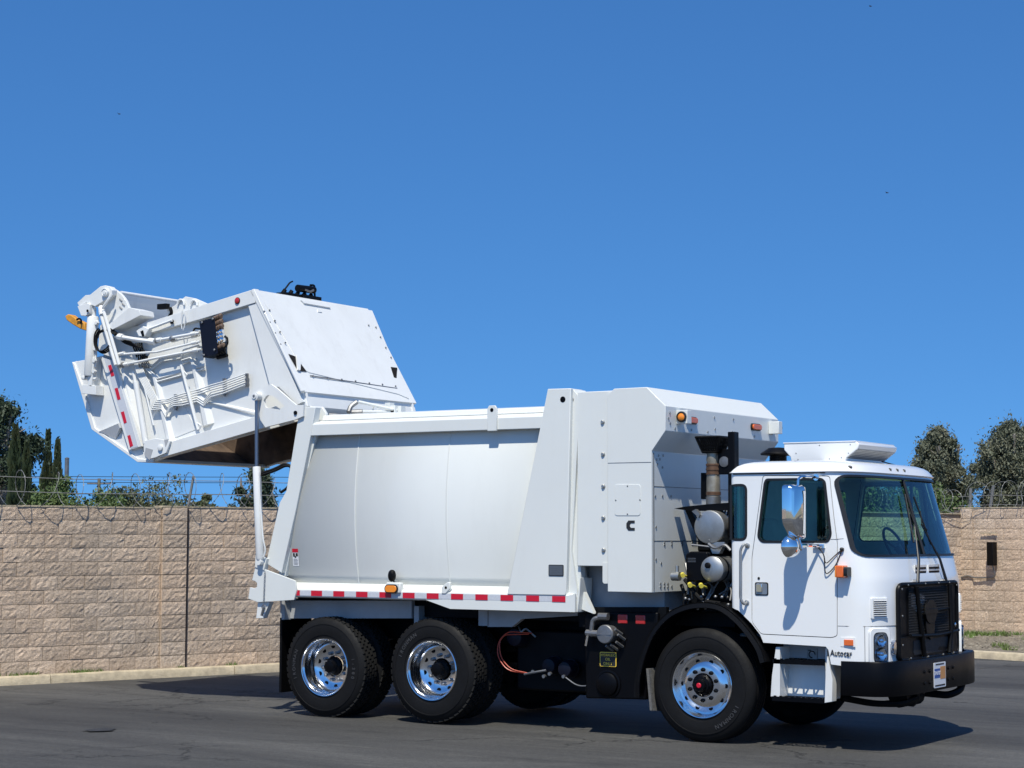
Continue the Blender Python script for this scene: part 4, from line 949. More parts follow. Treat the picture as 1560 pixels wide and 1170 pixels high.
# data plate
dp = (-1.528, -1.290, 1.575)
bm = BM(); prism(bm, rndpoly([(dp[0]-0.085, dp[2]-0.055), (dp[0]+0.085, dp[2]-0.055), (dp[0]+0.085, dp[2]+0.055), (dp[0]-0.085, dp[2]+0.055)], 0.012), -1.290, -1.2852); pz = part('data_plate', bm, 'print_k')
bm = BM(); prism(bm, rndpoly([(dp[0]-0.077, dp[2]-0.047), (dp[0]+0.077, dp[2]-0.047), (dp[0]+0.077, dp[2]+0.047), (dp[0]-0.077, dp[2]+0.047)], 0.01), -1.292, -1.2895)
part('plate_face', bm, mat('grey_plate_metal', (0.16, 0.17, 0.18), 0.4, 0.6), pz)
bm = BM()
for k in range(4): box(bm, dp[0]-0.06, dp[0]+(0.02 if k != 2 else 0.06), -1.2932, -1.2915, dp[2]+0.028-0.019*k, dp[2]+0.033-0.019*k)
part('plate_print', bm, 'steel', pz)
# side marker lamp with bracket and round sensor
ml = (-3.481, -1.310, 1.370)
bm = BM(); box(bm, ml[0]-0.085, ml[0]+0.095, -1.30, -1.235, ml[2]-0.052, ml[2]+0.058); mk_ = part('marker_bracket', bm, 'white', bevel=0.012)
def capsule(cx, cz, hw, hh, n=8): return [(cx+(hw-hh)*sg+hh*math.cos(a), cz+hh*math.sin(a)) for sg, rg in ((1, range(-n, n+1)), (-1, range(n, 3*n+1))) for a in [PI/2*k/n for k in rg]]
bm = BM(); prism(bm, capsule(ml[0]-0.01, ml[2]-0.008, 0.083, 0.046), -1.315, -1.298); part('lamp_gasket', bm, 'seal', mk_)
bm = BM(); prism(bm, capsule(ml[0]-0.01, ml[2]-0.008, 0.072, 0.035), -1.323, -1.313); part('amber_lens', bm, 'orange', mk_, bevel=0.004)
bm = BM(); rc = (-3.520, -1.270, 1.496); lathe(bm, [(0.001, -0.02), (0.03, -0.018), (0.042, -0.008), (0.046, 0.004), (0.044, 0.03)], (0, 0, 0), 'y', 24); bm.transform(Matrix.Translation(rc) @ Matrix.Diagonal((0.88, 1, 1.35, 1))); 
tube(bm, rnd([(rc[0]+0.02, rc[1]+0.01, rc[2]-0.05), (rc[0]+0.05, rc[1], rc[2]-0.08), (rc[0]+0.08, rc[1]+0.01, rc[2]-0.10)], 0.02), 0.008, 6); part('round_sensor', bm, 'satin')
# lifting eyes
le = (-2.832, -1.270, 1.381)
bm = BM(); prism(bm, [(le[0]-0.05, le[2]-0.06), (le[0]+0.0, le[2]-0.06), (le[0]+0.05, le[2]-0.01), (le[0]+0.05, le[2]+0.06), (le[0]+0.02, le[2]+0.06), (le[0]-0.05, le[2]+0.01)], -1.285, -1.245); e_ = part('lifting_eye', bm, 'white', bevel=0.008)
bm = BM(); lathe(bm, [(0.014, 0), (0.014, -0.002), (0.001, -0.002)], (le[0]+0.004, -1.285, le[2]+0.005), 'y', 12); part('hole', bm, 'black', e_)
re_ = (-2.283, -1.270, 3.089)
bm = BM(); prism(bm, [(re_[0]-0.055, re_[2]-0.135), (re_[0]+0.055, re_[2]-0.135), (re_[0]+0.055, re_[2]+0.09), (re_[0]+0.035, re_[2]+0.12), (re_[0]-0.035, re_[2]+0.12), (re_[0]-0.055, re_[2]+0.09)], -1.285, -1.262); e_ = part('rail_bracket', bm, 'white', bevel=0.004)
bm = BM(); lathe(bm, [(0.020, 0), (0.020, -0.002), (0.001, -0.002)], (re_[0], -1.285, re_[2]+0.075), 'y', 12); part('hole', bm, 'black', e_)
# pipes and hoses on the body roof at the hinge
bm = BM()
hps = [(-4.783, -1.050, 3.171), (-4.694, -1.050, 3.225), (-4.626, -1.000, 3.233)]
tube(bm, rnd(hps, 0.05), 0.028, 8); part('hinge_hose', bm, 'steel')
bm = BM(); prism(bm, [(-4.795, 3.299), (-4.580, 3.284), (-4.525, 3.212), (-4.524, 3.113), (-4.765, 3.106)], -1.10, -1.06); part('hose_bracket', bm, 'white', bevel=0.006)
bm = BM(); tube(bm, [(-4.593, -0.950, 3.206), (-4.435, -0.900, 3.190)], 0.022, 8); tube(bm, rnd([(-4.374, -0.900, 3.230), (-4.386, -0.850, 3.297), (-4.336, -0.800, 3.348)], 0.05), 0.026, 8); tube(bm, [(-4.368, -0.850, 3.233), (-4.264, -0.800, 3.239)], 0.028, 8); part('hinge_hose', bm, 'steel')
bm = BM(); tube(bm, [(-4.318, -0.800, 3.348), (-4.019, -0.500, 3.263)], 0.017, 8); tube(bm, [(-4.264, -0.800, 3.239), (-4.063, -0.500, 3.250)], 0.014, 8)
for q in ((-4.116, -0.500, 3.316), (-4.046, -0.500, 3.285), (-4.003, -0.450, 3.279), (-4.063, -0.500, 3.243)): box(bm, q[0]-0.04, q[0]+0.03, q[1]-0.04, q[1]+0.04, q[2]-0.05, q[2]+0.03)
tube(bm, [tuple(Vector((-4.200, -0.650, 3.274))+Vector((0.035*math.cos(a/10*2*PI), 0, 0.035*math.sin(a/10*2*PI)))) for a in range(10)], 0.008, 6, closed=True); part('roof_pipe', bm, 'white')
bm = BM(); lathe(bm, [(0.30, 0.0), (0.28, 0.035), (0.02, 0.045)], (-4.1, -0.75, 3.165), 'z', 32); bm.transform(Matrix.Identity(4)); part('roof_swell', bm, 'white')

# ---------------------------------------------------------------- panel between body and front box, and the front box (hopper)
bm = BM(); box(bm, -1.32, -0.92, -1.235, 1.235, 1.62, 3.31); mp = part('front_panel', bm, 'white', bevel=0.006)
bm = BM()
for v in (640, 688, 741, 790, 837):
    pass
for q in [(-1.034, -1.240, 3.008), (-1.030, -1.240, 2.697), (-1.027, -1.240, 2.387), (-1.027, -1.240, 2.084), (-1.024, -1.240, 1.775)]: bolt(bm, (q[0], -1.235, q[2]), 0.022, 0.018)
part('bolt', bm, 'brushed', mp)
bm = BM(); prism(bm, [(-1.035, 1.656), (-0.977, 1.656), (-0.977, 1.456), (-1.020, 1.455), (-1.035, 1.473)], -1.24, -1.20); part('lower_tab', bm, 'white')
bm = BM(); prism(bm, [(-1.366, 1.505), (-1.182, 1.160), (-1.381, 1.219)], -1.16, -1.10); part('gusset', bm, 'white')
HB = [(-0.962, 1.369), (-0.960, 3.270), (-0.886, 3.324), (-0.529, 3.326), (-0.329, 3.141), (-0.330, 2.905), (-0.478, 2.715), (-0.482, 1.378)]
HB[0] = (HB[1][0], HB[-1][1]); HB[-1] = (HB[-2][0], HB[-1][1])
bm = BM(); prism(bm, HB, -1.275, 1.275); hopper = part('front_box', bm, 'white', bevel=0.005)
xf = HB[-1][0]; xv = HB[4][0]
# seams, side overlays
bm = BM(); z_ = (-0.777, -1.285, 2.609)[2]; box(bm, HB[0][0]+0.005, xf-0.005, -1.2765, -1.2748, z_-0.003, z_+0.003); part('panel_seam', bm, 'steel', hopper)
ap = [(-0.878, 2.403), (-0.599, 2.400), (-0.600, 2.104), (-0.879, 2.105)]
bm = BM(); prism(bm, rndpoly(ap, 0.03), -1.2795, -1.2745); apo = part('access_cover', bm, 'white', hopper, bevel=0.0015)
bm = BM()
for q in [(-0.738, -1.285, 2.386), (-0.739, -1.285, 2.120), (-0.866, -1.285, 2.252), (-0.603, -1.285, 2.253)]: bolt(bm, (q[0], -1.2795, q[2]), 0.008, 0.004)
for q in [(-0.863, -1.285, 3.285), (-0.863, -1.285, 3.273)]: pass
part('screw', bm, 'steel', hopper)
# engine maker's emblem: black C shape on the box side
ce = (-0.707, -1.285, 2.008)
bm = BM()
prism(bm, [(ce[0]-0.045+x*0.09, ce[2]-0.045+z*0.095) for x, z in ((1.0, 1.0), (0.25, 1.0), (0.0, 0.72), (0.0, 0.28), (0.25, 0.0), (1.0, 0.0), (1.0, 0.27), (0.55, 0.27), (0.42, 0.40), (0.42, 0.60), (0.55, 0.73), (1.0, 0.73))], -1.279, -1.2752)
part('emblem', bm, 'print_k', hopper)
# front face: vertical seam lips, bolts, amber lamps on the visor
bm = BM()
for z_ in ((-0.480, -1.245, 2.381)[2], (-0.480, -1.248, 1.865)[2]): box(bm, xf, xf+0.002, -1.24, 1.26, z_-0.003, z_+0.003)
box(bm, xf, xf+0.004, -1.245, -1.235, 1.40, 2.70); part('panel_seam', bm, 'steel', hopper)
bm = BM()
for q in [(-0.500, -1.179, 2.639), (-0.500, -1.166, 2.595), (-0.500, -1.113, 2.641), (-0.500, -1.060, 2.567), (-0.500, -1.208, 2.288), (-0.500, -1.062, 2.294), (-0.500, -0.887, 2.294), (-0.500, -1.196, 1.996), (-0.500, -1.198, 1.691), (-0.500, -1.025, 1.846), (-0.500, -0.877, 1.852), (-0.500, -0.658, 1.852), (-0.500, -0.449, 1.846), (-0.500, -1.025, 1.828), (-0.500, -0.877, 1.830), (-0.500, -0.658, 1.830), (-0.500, -1.093, 1.653), (-0.500, -1.107, 1.461), (-0.500, -1.028, 1.459), (-0.500, -0.961, 1.458), (-0.500, -1.108, 1.429), (-0.500, -1.028, 1.428), (-0.500, -0.961, 1.426), (-0.500, -0.880, 1.431), (-0.500, -1.139, 2.678), (-0.500, -1.046, 2.681)]:
    lathe(bm, [(0.013, 0), (0.013, 0.004), (0.006, 0.008)], (xf, q[1], q[2]), 'x', 8)
for q in [(-0.345, -1.189, 3.078), (-0.345, -1.183, 2.979), (-0.345, -1.083, 2.933), (-0.345, -0.242, 3.085), (-0.345, 0.187, 3.089), (-0.345, -0.741, 2.937), (-0.345, -0.229, 2.969), (-0.345, -0.388, 2.935), (-0.345, 0.156, 2.961), (-0.345, 0.679, 2.938), (-0.345, 1.114, 3.083), (-0.345, 1.112, 2.986), (-0.345, -1.216, 3.027)]: lathe(bm, [(0.013, 0), (0.013, 0.004), (0.006, 0.008)], (xv, q[1], q[2]), 'x', 8)
part('bolt', bm, 'brushed', hopper)
for u, w_ in ((1049.5, 640), (1148, 651)):
    pass
for q in ((-0.345, -0.754, 3.029), (-0.345, 0.704, 3.035)):
    bm = BM(); prism(bm, rndpoly([(q[1]-0.115, q[2]-0.036), (q[1]+0.115, q[2]-0.036), (q[1]+0.115, q[2]+0.036), (q[1]-0.115, q[2]+0.036)], 0.03), xv+0.0, xv+0.012, 'x'); l_ = part('lamp_gasket', bm, 'seal', hopper)
    bm = BM(); prism(bm, rndpoly([(q[1]-0.10, q[2]-0.027), (q[1]+0.10, q[2]-0.027), (q[1]+0.10, q[2]+0.027), (q[1]-0.10, q[2]+0.027)], 0.025), xv+0.011, xv+0.032, 'x'); part('amber_marker', bm, 'orange2', hopper, bevel=0.006)
# square housings with round amber lamps facing sideways
for s, q in ((-1, (-0.250, -1.116, 3.057)), (1, (-0.280, 0.844, 3.074))):
    hx = xv+0.005
    cy = -1.02 if s < 0 else 1.06
    bm = BM(); box(bm, hx-0.004, hx+0.115, cy-0.04, cy+0.05, 3.045-0.065, 3.045+0.065); hs_ = part('lamp_housing', bm, 'white', bevel=0.004)
    yy = cy-0.04 if s < 0 else cy+0.05
    bm = BM(); lathe(bm, [(0.052, 0), (0.052, 0.016), (0.038, 0.02), (0.036, 0.012)], (hx+0.057, yy, 3.045), 'y', 28, sgn=s, caps=(1, 0)); part('lamp_gasket', bm, 'seal', hs_)
    bm = BM(); lathe(bm, [(0.037, 0), (0.037, 0.014), (0.025, 0.022), (0.001, 0.026)], (hx+0.057, yy, 3.045), 'y', 24, sgn=s); part('amber_lens', bm, 'orange', hs_)
# dark under-structure below the boxes
bm = BM(); box(bm, -5.04, -1.42, -0.90, 0.90, 1.07, 1.405); part('under_frame', bm, 'frame')
bm = BM(); box(bm, -1.36, -0.52, -0.95, 0.95, 1.18, 1.62); part('sub_frame', bm, 'grey_body', bevel=0.01)
bm = BM(); box(bm, -1.25, 0.2, -0.9, 0.9, 1.06, 1.19); part('mount_deck', bm, 'frame')

# ---------------------------------------------------------------- engine bay between box and cab
eb_ = BM(); box(eb_, -0.44, 0.24, -0.62, 0.95, 1.0, 1.75); box(eb_, -0.40, 0.2, -0.5, 0.7, 1.75, 2.0); part('engine_block', eb_, 'frame', bevel=0.03)
mc_ = (-0.026, -0.980, 1.997)
bm = BM(); lathe(bm, [(0.002, 0.0), (0.145, 0.0), (0.156, 0.006), (0.16, 0.018), (0.157, 0.03), (0.157, 1.0), (0.14, 1.02)], mc_, 'y', 40); mf = part('muffler', bm, 'brushed')
bm = BM(); lathe(bm, [(0.162, 0.32), (0.162, 0.36)], mc_, 'y', 40, caps=(0, 0)); lathe(bm, [(0.162, 0.72), (0.162, 0.76)], mc_, 'y', 40, caps=(0, 0)); part('strap', bm, 'frame', mf)
bm = BM(); prism(bm, [(mc_[0]-0.17, mc_[2]+0.15), (mc_[0]-0.10, mc_[2]+0.09), (mc_[0]-0.085, mc_[2]+0.12), (mc_[0]-0.13, mc_[2]+0.17)], mc_[1]-0.02, mc_[1]+0.03); bolt(bm, (mc_[0]+0.0, mc_[1], mc_[2]-0.125), 0.009, 0.004); part('lug', bm, 'steel', mf)
pb = (mc_[0]-0.05, mc_[1]+0.2)
ztop = (-0.094, -0.780, 2.702)[2]
bm = BM(); lathe(bm, [(0.072, mc_[2]+0.13), (0.072, mc_[2]+0.29)], (pb[0], pb[1], 0), 'z', 28); ex = part('exhaust_pipe', bm, 'steel')
bm = BM(); lathe(bm, [(0.066, mc_[2]+0.29), (0.066, 2.44), (0.062, 2.50), (0.062, 2.62), (0.068, 2.64), (0.062, 2.68), (0.064, 2.74)], (pb[0], pb[1], 0), 'z', 28); part('upper_pipe', bm, 'pipe', ex)
bm = BM()
for z_ in (mc_[2]+0.305, mc_[2]+0.32, 2.50, 2.54, 2.585): lathe(bm, [(0.071, z_), (0.071, z_+0.018)], (pb[0], pb[1], 0), 'z', 28)
lathe(bm, [(0.067, 2.51), (0.067, 2.60)], (pb[0], pb[1], 0), 'z', 28); part('rusty_clamp', bm, 'rust', ex)
# flared square screen on top of the exhaust
bm = BM(); zc0, zc1 = 2.715, 2.855; a0, a1 = 0.078, 0.125
cx_, cy_ = pb
for dx, dy in ((1, 0), (-1, 0), (0, 1), (0, -1)):
    px_, py_ = (-dy, dx)
    n_ = 9
    for k in range(n_):
        t = (k+0.5)/n_*2-1
        for dd in (-1, 1):
            t2 = max(-1, min(1, t+dd*0.45))
            tube(bm, [(cx_+dx*a0+px_*a0*t, cy_+dy*a0+py_*a0*t, zc0), (cx_+dx*a1+px_*a1*t2, cy_+dy*a1+py_*a1*t2, zc1)], 0.0065, 4)
for a, z_ in ((a0, zc0), (a1, zc1)): tube(bm, [(cx_-a, cy_-a, z_), (cx_+a, cy_-a, z_), (cx_+a, cy_+a, z_), (cx_-a, cy_+a, z_)], 0.012, 4, closed=True)
for dx, dy in ((1, 1), (-1, 1), (1, -1), (-1, -1)): tube(bm, [(cx_+dx*a0, cy_+dy*a0, zc0), (cx_+dx*a1, cy_+dy*a1, zc1)], 0.010, 4)
part('screen', bm, 'frame', ex)
bm = BM(); prism(bm, [(cx_-a1+0.02, 2.85), (cx_+a1-0.02, 2.85), (cx_+a0-0.01, 2.72), (cx_-a0+0.01, 2.72)], cy_-0.05, cy_+0.05); part('screen_core', bm, 'black', ex)
# black post beside the exhaust and bracing
bm = BM(); q0 = (0.171, -0.850, 2.899); q1 = (0.168, -0.850, 2.513); box(bm, q0[0]-0.035, q0[0]+0.035, -0.9, -0.80, 1.9, q0[2]); box(bm, q0[0]-0.19, q0[0]-0.04, -0.80, -0.72, 2.50, 2.74); part('black_post', bm, 'black', bevel=0.006)
bm = BM(); lathe(bm, [(0.05, 0.0), (0.05, 0.01), (0.02, 0.015)], (q0[0]-0.12, -0.80, 2.62), 'y', 20, sgn=-1); part('round_glass', bm, 'steel')
bm = BM(); prism(bm, [(-0.46, 2.175), (-0.34, 2.195), (-0.1, 2.215), (0.22, 2.235), (0.22, 2.165), (-0.1, 2.15), (-0.30, 2.155)], -0.86, -0.74); prism(bm, [(-0.37, 2.16), (-0.31, 2.16), (-0.17, 1.92), (-0.20, 1.80)], -0.80, -0.74)
prism(bm, [(-0.239, 2.521), (-0.141, 2.519), (-0.142, 2.268), (-0.241, 2.268)], -0.72, -0.66); part('brace', bm, 'black')
bm = BM(); hull3(bm, [(mc_[0]-0.02, -0.97, mc_[2]-0.14), (mc_[0]+0.16, -0.97, mc_[2]-0.14), (mc_[0]+0.10, -0.97, mc_[2]-0.25), (mc_[0]+0.03, -0.97, mc_[2]-0.25)], [(mc_[0]-0.02, -0.9, mc_[2]-0.14), (mc_[0]+0.16, -0.9, mc_[2]-0.14), (mc_[0]+0.10, -0.9, mc_[2]-0.25), (mc_[0]+0.03, -0.9, mc_[2]-0.25)]); part('muffler_bracket', bm, 'brushed')
# air cleaner canister
ac = (0.049, -1.080, 1.603)
bm = BM(); lathe(bm, [(0.002, -0.012), (0.05, -0.012), (0.10, 0.0), (0.118, 0.012), (0.122, 0.03), (0.120, 0.05), (0.120, 0.5)], ac, 'y', 36); acn = part('air_cleaner', bm, 'brushed')
bm = BM(); lathe(bm, [(0.028, 0.03), (0.028, -0.03), (0.018, -0.035)], (ac[0]-0.03, ac[1], ac[2]+0.035), 'y', 16); part('port', bm, 'frame', acn)
bm = BM(); lathe(bm, [(0.123, 0.10), (0.123, 0.13)], ac, 'y', 36, caps=(0, 0)); part('strap', bm, 'frame', acn)
bm = BM(); prism(bm, rndpoly([(-0.241, 1.736), (-0.192, 1.767), (-0.006, 1.762), (-0.007, 1.486), (-0.229, 1.482)], 0.02), -1.05, -0.75); bxx = part('black_box', bm, 'black', bevel=0.012)
bm = BM(); 
for k in range(3): box(bm, -0.215-0.0, -0.13, -1.053, -1.049, 1.70-0.016*k, 1.704-0.016*k)
part('box_print', bm, 'steel', bxx)
cf = (-0.314, -1.100, 1.531)
bm = BM(); tube(bm, [(cf[0]-0.04, -1.10, cf[2]), (cf[0]+0.04, -1.10, cf[2])], 0.042, 16); tube(bm, [(cf[0], -1.08, cf[2]+0.04), (cf[0], -1.08, cf[2]+0.10)], 0.02, 8); part('filter_bowl', bm, 'brushed')
for q in ((-0.237, -1.100, 1.545), (-0.034, -1.120, 1.450), (-0.161, -1.100, 1.453)):
    bm = BM(); tube(bm, [(q[0]-0.01, q[1], q[2]+0.006), (q[0]+0.012, q[1]-0.03, q[2]-0.004)], 0.022, 12); tube(bm, [(q[0], q[1], q[2]), (q[0]+0.0, q[1]+0.1, q[2]-0.02)], 0.012, 8); part('yellow_cap', bm, 'yellow')
bm = BM(); rs = random.Random(6)
for k in range(14):
    a = Vector((-0.30+0.52*rs.random(), -1.0+0.15*rs.random(), 1.28+0.10*rs.random())); tube(bm, rnd([a, a+Vector((rs.uniform(-.08, .08), 0.05, rs.uniform(0.05, .15))), a+Vector((rs.uniform(-.15, .15), 0.1, rs.uniform(.1, .3)))], 0.04), rs.uniform(0.007, 0.016), 6)
for k in range(12): q = (-0.25+0.5*rs.random(), -1.05, 1.23+0.12*rs.random()); lathe(bm, [(0.014, 0), (0.014, 0.02), (0.006, 0.026)], q, 'y', 8, sgn=-1)
tube(bm, rnd([(-0.02, -1.0, 1.84), (0.06, -1.02, 1.79), (0.16, -1.02, 1.84), (0.22, -1.02, 1.78)], 0.05), 0.014, 6); tube(bm, [(-0.20, -1.0, 1.83), (0.1, -1.0, 1.80)], 0.010, 6); part('fittings', bm, 'steel')
bm = BM()
for k in range(7):
    a = Vector((0.03+0.03*k, -0.8, 2.16)); tube(bm, rnd([a, a+Vector((-0.02, 0, -0.10)), a+Vector((0.05, 0.02, -0.2))], 0.05), 0.007, 6)
tube(bm, rnd([(-0.31, -1.0, 1.45), (-0.26, -1.03, 1.36), (-0.26, -1.03, 1.2)], 0.05), 0.018, 8); tube(bm, rnd([(-0.30, -0.95, 1.50), (-0.1, -1.0, 1.30), (0.1, -1.0, 1.28)], 0.08), 0.02, 8); part('hose', bm, 'rubber')
# front wheel arch fenders
arc = [Vector(q) for q in [(-0.687, 0.391), (-0.680, 0.558), (-0.623, 0.776), (-0.517, 1.007), (-0.348, 1.183), (-0.154, 1.273), (0.051, 1.302), (0.227, 1.276), (0.380, 1.183), (0.512, 1.055), (0.622, 0.910), (0.673, 0.775)]]
def thick(arc_, t):
    out = []
    for i, q in enumerate(arc_):
        d = (arc_[min(i+1, len(arc_)-1)]-arc_[max(i-1, 0)]).normalized(); out.append(q+Vector((d.y, -d.x))*t)
    return out
import itertools
def smooth_line(P, k=4):
    out = []
    for i in range(len(P)-1):
        p0, p1, p2, p3 = P[max(i-1, 0)], P[i], P[i+1], P[min(i+2, len(P)-1)]
        for j in range(k):
            t = j/k; out.append(0.5*((2*p1)+(-p0+p2)*t+(2*p0-5*p1+4*p2-p3)*t*t+(-p0+3*p1-3*p2+p3)*t**3))
    out.append(P[-1]); return out
arcs = smooth_line(arc)
for s in (-1, 1):
    bm = BM()
    sec = [(0.0, 1.245), (0.012, 1.25), (0.014, 1.20), (0.0, 1.185), (0.002, 0.90), (-0.03, 0.78), (-0.045, 0.78), (-0.018, 0.905), (-0.02, 1.19), (-0.035, 1.245), (-0.045, 1.25), (-0.04, 1.258)]
    rows = []
    for i, q in enumerate(arcs):
        d = (arcs[min(i+1, len(arcs)-1)]-arcs[max(i-1, 0)]).normalized(); n_ = Vector((-d.y, d.x))
        rows.append([bm.verts.new((q.x+n_.x*(o-0.012), s*y, q.y+n_.y*(o-0.012))) for o, y in sec])
    for i in range(len(rows)-1):
        for k in range(len(sec)): bm.faces.new((rows[i][k], rows[i+1][k], rows[i+1][(k+1) % len(sec)], rows[i][(k+1) % len(sec)]))
    bm.faces.new(rows[0]); bm.faces.new(rows[-1][::-1]); part('wheel_arch', bm, 'satin')
    wl_ = BM(); prism(wl_, [(-0.6, 0.55), (-0.35, 1.15), (0.35, 1.18), (0.68, 0.95), (0.68, 0.55), (0.64, 0.55), (0.60, 0.9), (0.32, 1.12), (-0.32, 1.10), (-0.55, 0.55)], *sorted((s*0.58, s*0.52))); part('inner_arch', wl_, 'frame')

# ---------------------------------------------------------------- tailgate (raised)
YT = -1.20
tg = BM()
G = [(-5.492, 4.603), (-4.773, 3.449), (-4.738, 3.296), (-4.843, 3.143), (-6.806, 2.771), (-6.945, 2.737), (-7.166, 2.733), (-7.899, 3.128), (-8.240, 3.932), (-8.038, 3.954), (-7.776, 3.987), (-7.513, 4.287), (-7.124, 4.311)]
prism(tg, G, -1.14, -1.11)
Gf = [Vector(q) for q in G]
tail = part('tailgate', tg, 'white_tg')
bm = BM(); prism(bm, G, 0.83, 0.86); part('far_side_sheet', bm, 'white_tg', tail)
bm = BM(); prism(bm, [(q[0]*0.999-0.006, q[1]) for q in [(Vector(g).lerp(sum(Gf, Vector((0, 0)))/len(Gf), 0.02)) for g in G]], 0.815, 0.829); part('far_lining', bm, 'brown', tail)
bm = BM(); prism(bm, [(Vector(g).lerp(sum(Gf, Vector((0, 0)))/len(Gf), 0.02))[:] for g in G], -1.109, -1.095); part('near_lining', bm, 'dark_in', tail)
def skin(i, j, th=0.03, name='skin', m='white_tg', y0=-1.11, y1=0.83, off=0.0):
    a, b = Gf[i], Gf[j]; d = (b-a).normalized(); n_ = Vector((d.y, -d.x))
    cen = sum(Gf, Vector((0, 0)))/len(Gf)
    if (cen-a).dot(n_) < 0: n_ = -n_
    a2, b2 = a+n_*off, b+n_*off
    bm = BM(); prism(bm, [a2[:], b2[:], (b2+n_*th)[:], (a2+n_*th)[:]], y0, y1); return part(name, bm, m, tail)
skin(0, 1, name='roof_panel', y0=-1.2, y1=0.92, off=-0.004); skin(12, 0, name='top_plate', y0=-1.14, y1=0.86)
skin(7, 8, name='floor_liner', m='brown', th=0.006, off=0.031); skin(6, 7, name='floor_liner', m='brown', th=0.006, off=0.031); skin(7, 8, name='hopper_floor', y0=-1.14, y1=0.86); skin(6, 7, name='hopper_floor', y0=-1.14, y1=0.86); skin(5, 6, name='hopper_edge', y0=-1.14, y1=0.86)
bm = BM(); lip = [(-4.794, 3.446), (-4.747, 3.296), (-4.808, 3.185), (-4.871, 3.187), (-4.864, 3.342), (-4.884, 3.428)]; prism(bm, lip, -1.16, 0.90); part('hinge_beam', bm, 'white_tg', tail)
bm = BM(); prism(bm, [(-6.9, 3.20), (-5.5, 3.45), (-5.3, 3.72), (-5.35, 3.76), (-5.55, 3.51), (-6.9, 3.26)], -1.09, 0.81); part('packer_blade', bm, 'dark_in', tail)
bm = BM(); prism(bm, [(-5.35, 3.60), (-5.9, 4.30), (-5.95, 4.28), (-5.4, 3.58)], -1.09, 0.81); part('slide_panel', bm, 'dark_in', tail)
bm = BM(); prism(bm, [(-6.6, 2.92), (-5.15, 3.10), (-5.15, 3.22), (-6.1, 3.10)], 0.78, 0.814); part('sunlit_bare_patch', bm, 'brown', tail)  # brown sheet painted in as the sunlit part of the bare far wall
# roof panel details on the slanted face: local (down-slope, y)
SD = Vector((0.529, 0.000, -0.849)); SN = Vector((0.849, -0.000, 0.529)); S0 = Vector((-5.492, 0, 4.603))
def sp3(q, h=0.0): return S0+SD*q[0]+Vector((0, q[1], 0))+SN*h
def splate(poly, h0, h1, name, m, parent, bev=0):
    bm = BM(); hull3(bm, [sp3(q, h0) for q in poly], [sp3(q, h1) for q in poly]); return part(name, bm, m, parent, bevel=bev)
face = splate([(0.044, -1.127), (0.024, 0.980), (1.308, 0.798), (1.257, 0.627), (1.090, -0.916), (1.054, -0.995)], 0.004, 0.012, 'face_sheet', 'white_tg', tail)
splate([(1.130, -0.930), (1.171, 0.663), (1.181, 0.656), (1.144, -0.939)], 0.013, 0.0145, 'seam', 'steel', face)
splate([(0.059, -0.413), (0.039, 0.107), (0.105, 0.099), (0.101, -0.381)], 0.012, 0.03, 'step_ledge', 'white_tg', face, 0.002)
splate([(0.157, -0.166), (0.154, -0.104), (0.186, -0.100), (0.190, -0.176)], 0.012, 0.02, 'tab', 'white_tg', face)
for poly in ([(0.867, -1.136), (0.891, -1.027), (1.085, -0.958), (1.085, -1.106)], [(0.866, 0.751), (0.864, 0.884), (1.025, 0.755), (1.019, 0.707)]):
    hl = splate(poly, 0.012, 0.0135, 'opening', 'dark_in', face)
splate([(0.882, -1.021), (0.894, -0.972), (0.957, -0.990), (1.088, -1.085), (1.083, -1.127)], 0.0136, 0.03, 'opening_edge', 'white_tg', face)
bm = BM()
for q in [(0.312, -1.203), (0.281, -1.094), (0.457, -1.198), (0.423, -1.092), (0.602, -1.199), (0.574, -1.097), (0.752, -1.203), (0.719, -1.098), (0.288, 0.861), (0.432, 0.851), (0.584, 0.848), (0.725, 0.852), (1.140, -0.891), (1.144, -0.638), (1.144, -0.378), (1.145, -0.124), (1.151, 0.131), (1.148, 0.384), (1.150, 0.639), (0.275, 0.727)]:
    c_ = sp3(q, 0.012); 
    n0 = len(bm.verts); tube(bm, [c_, c_+SN*0.012], 0.010, 8)
part('bolt', bm, 'steel', face)
splate([(0.005, -1.198), (0.002, -1.113), (1.362, -1.171), (1.366, -1.230)], 0.0, 0.022, 'edge_strip', 'white_tg', tail, 0.004)
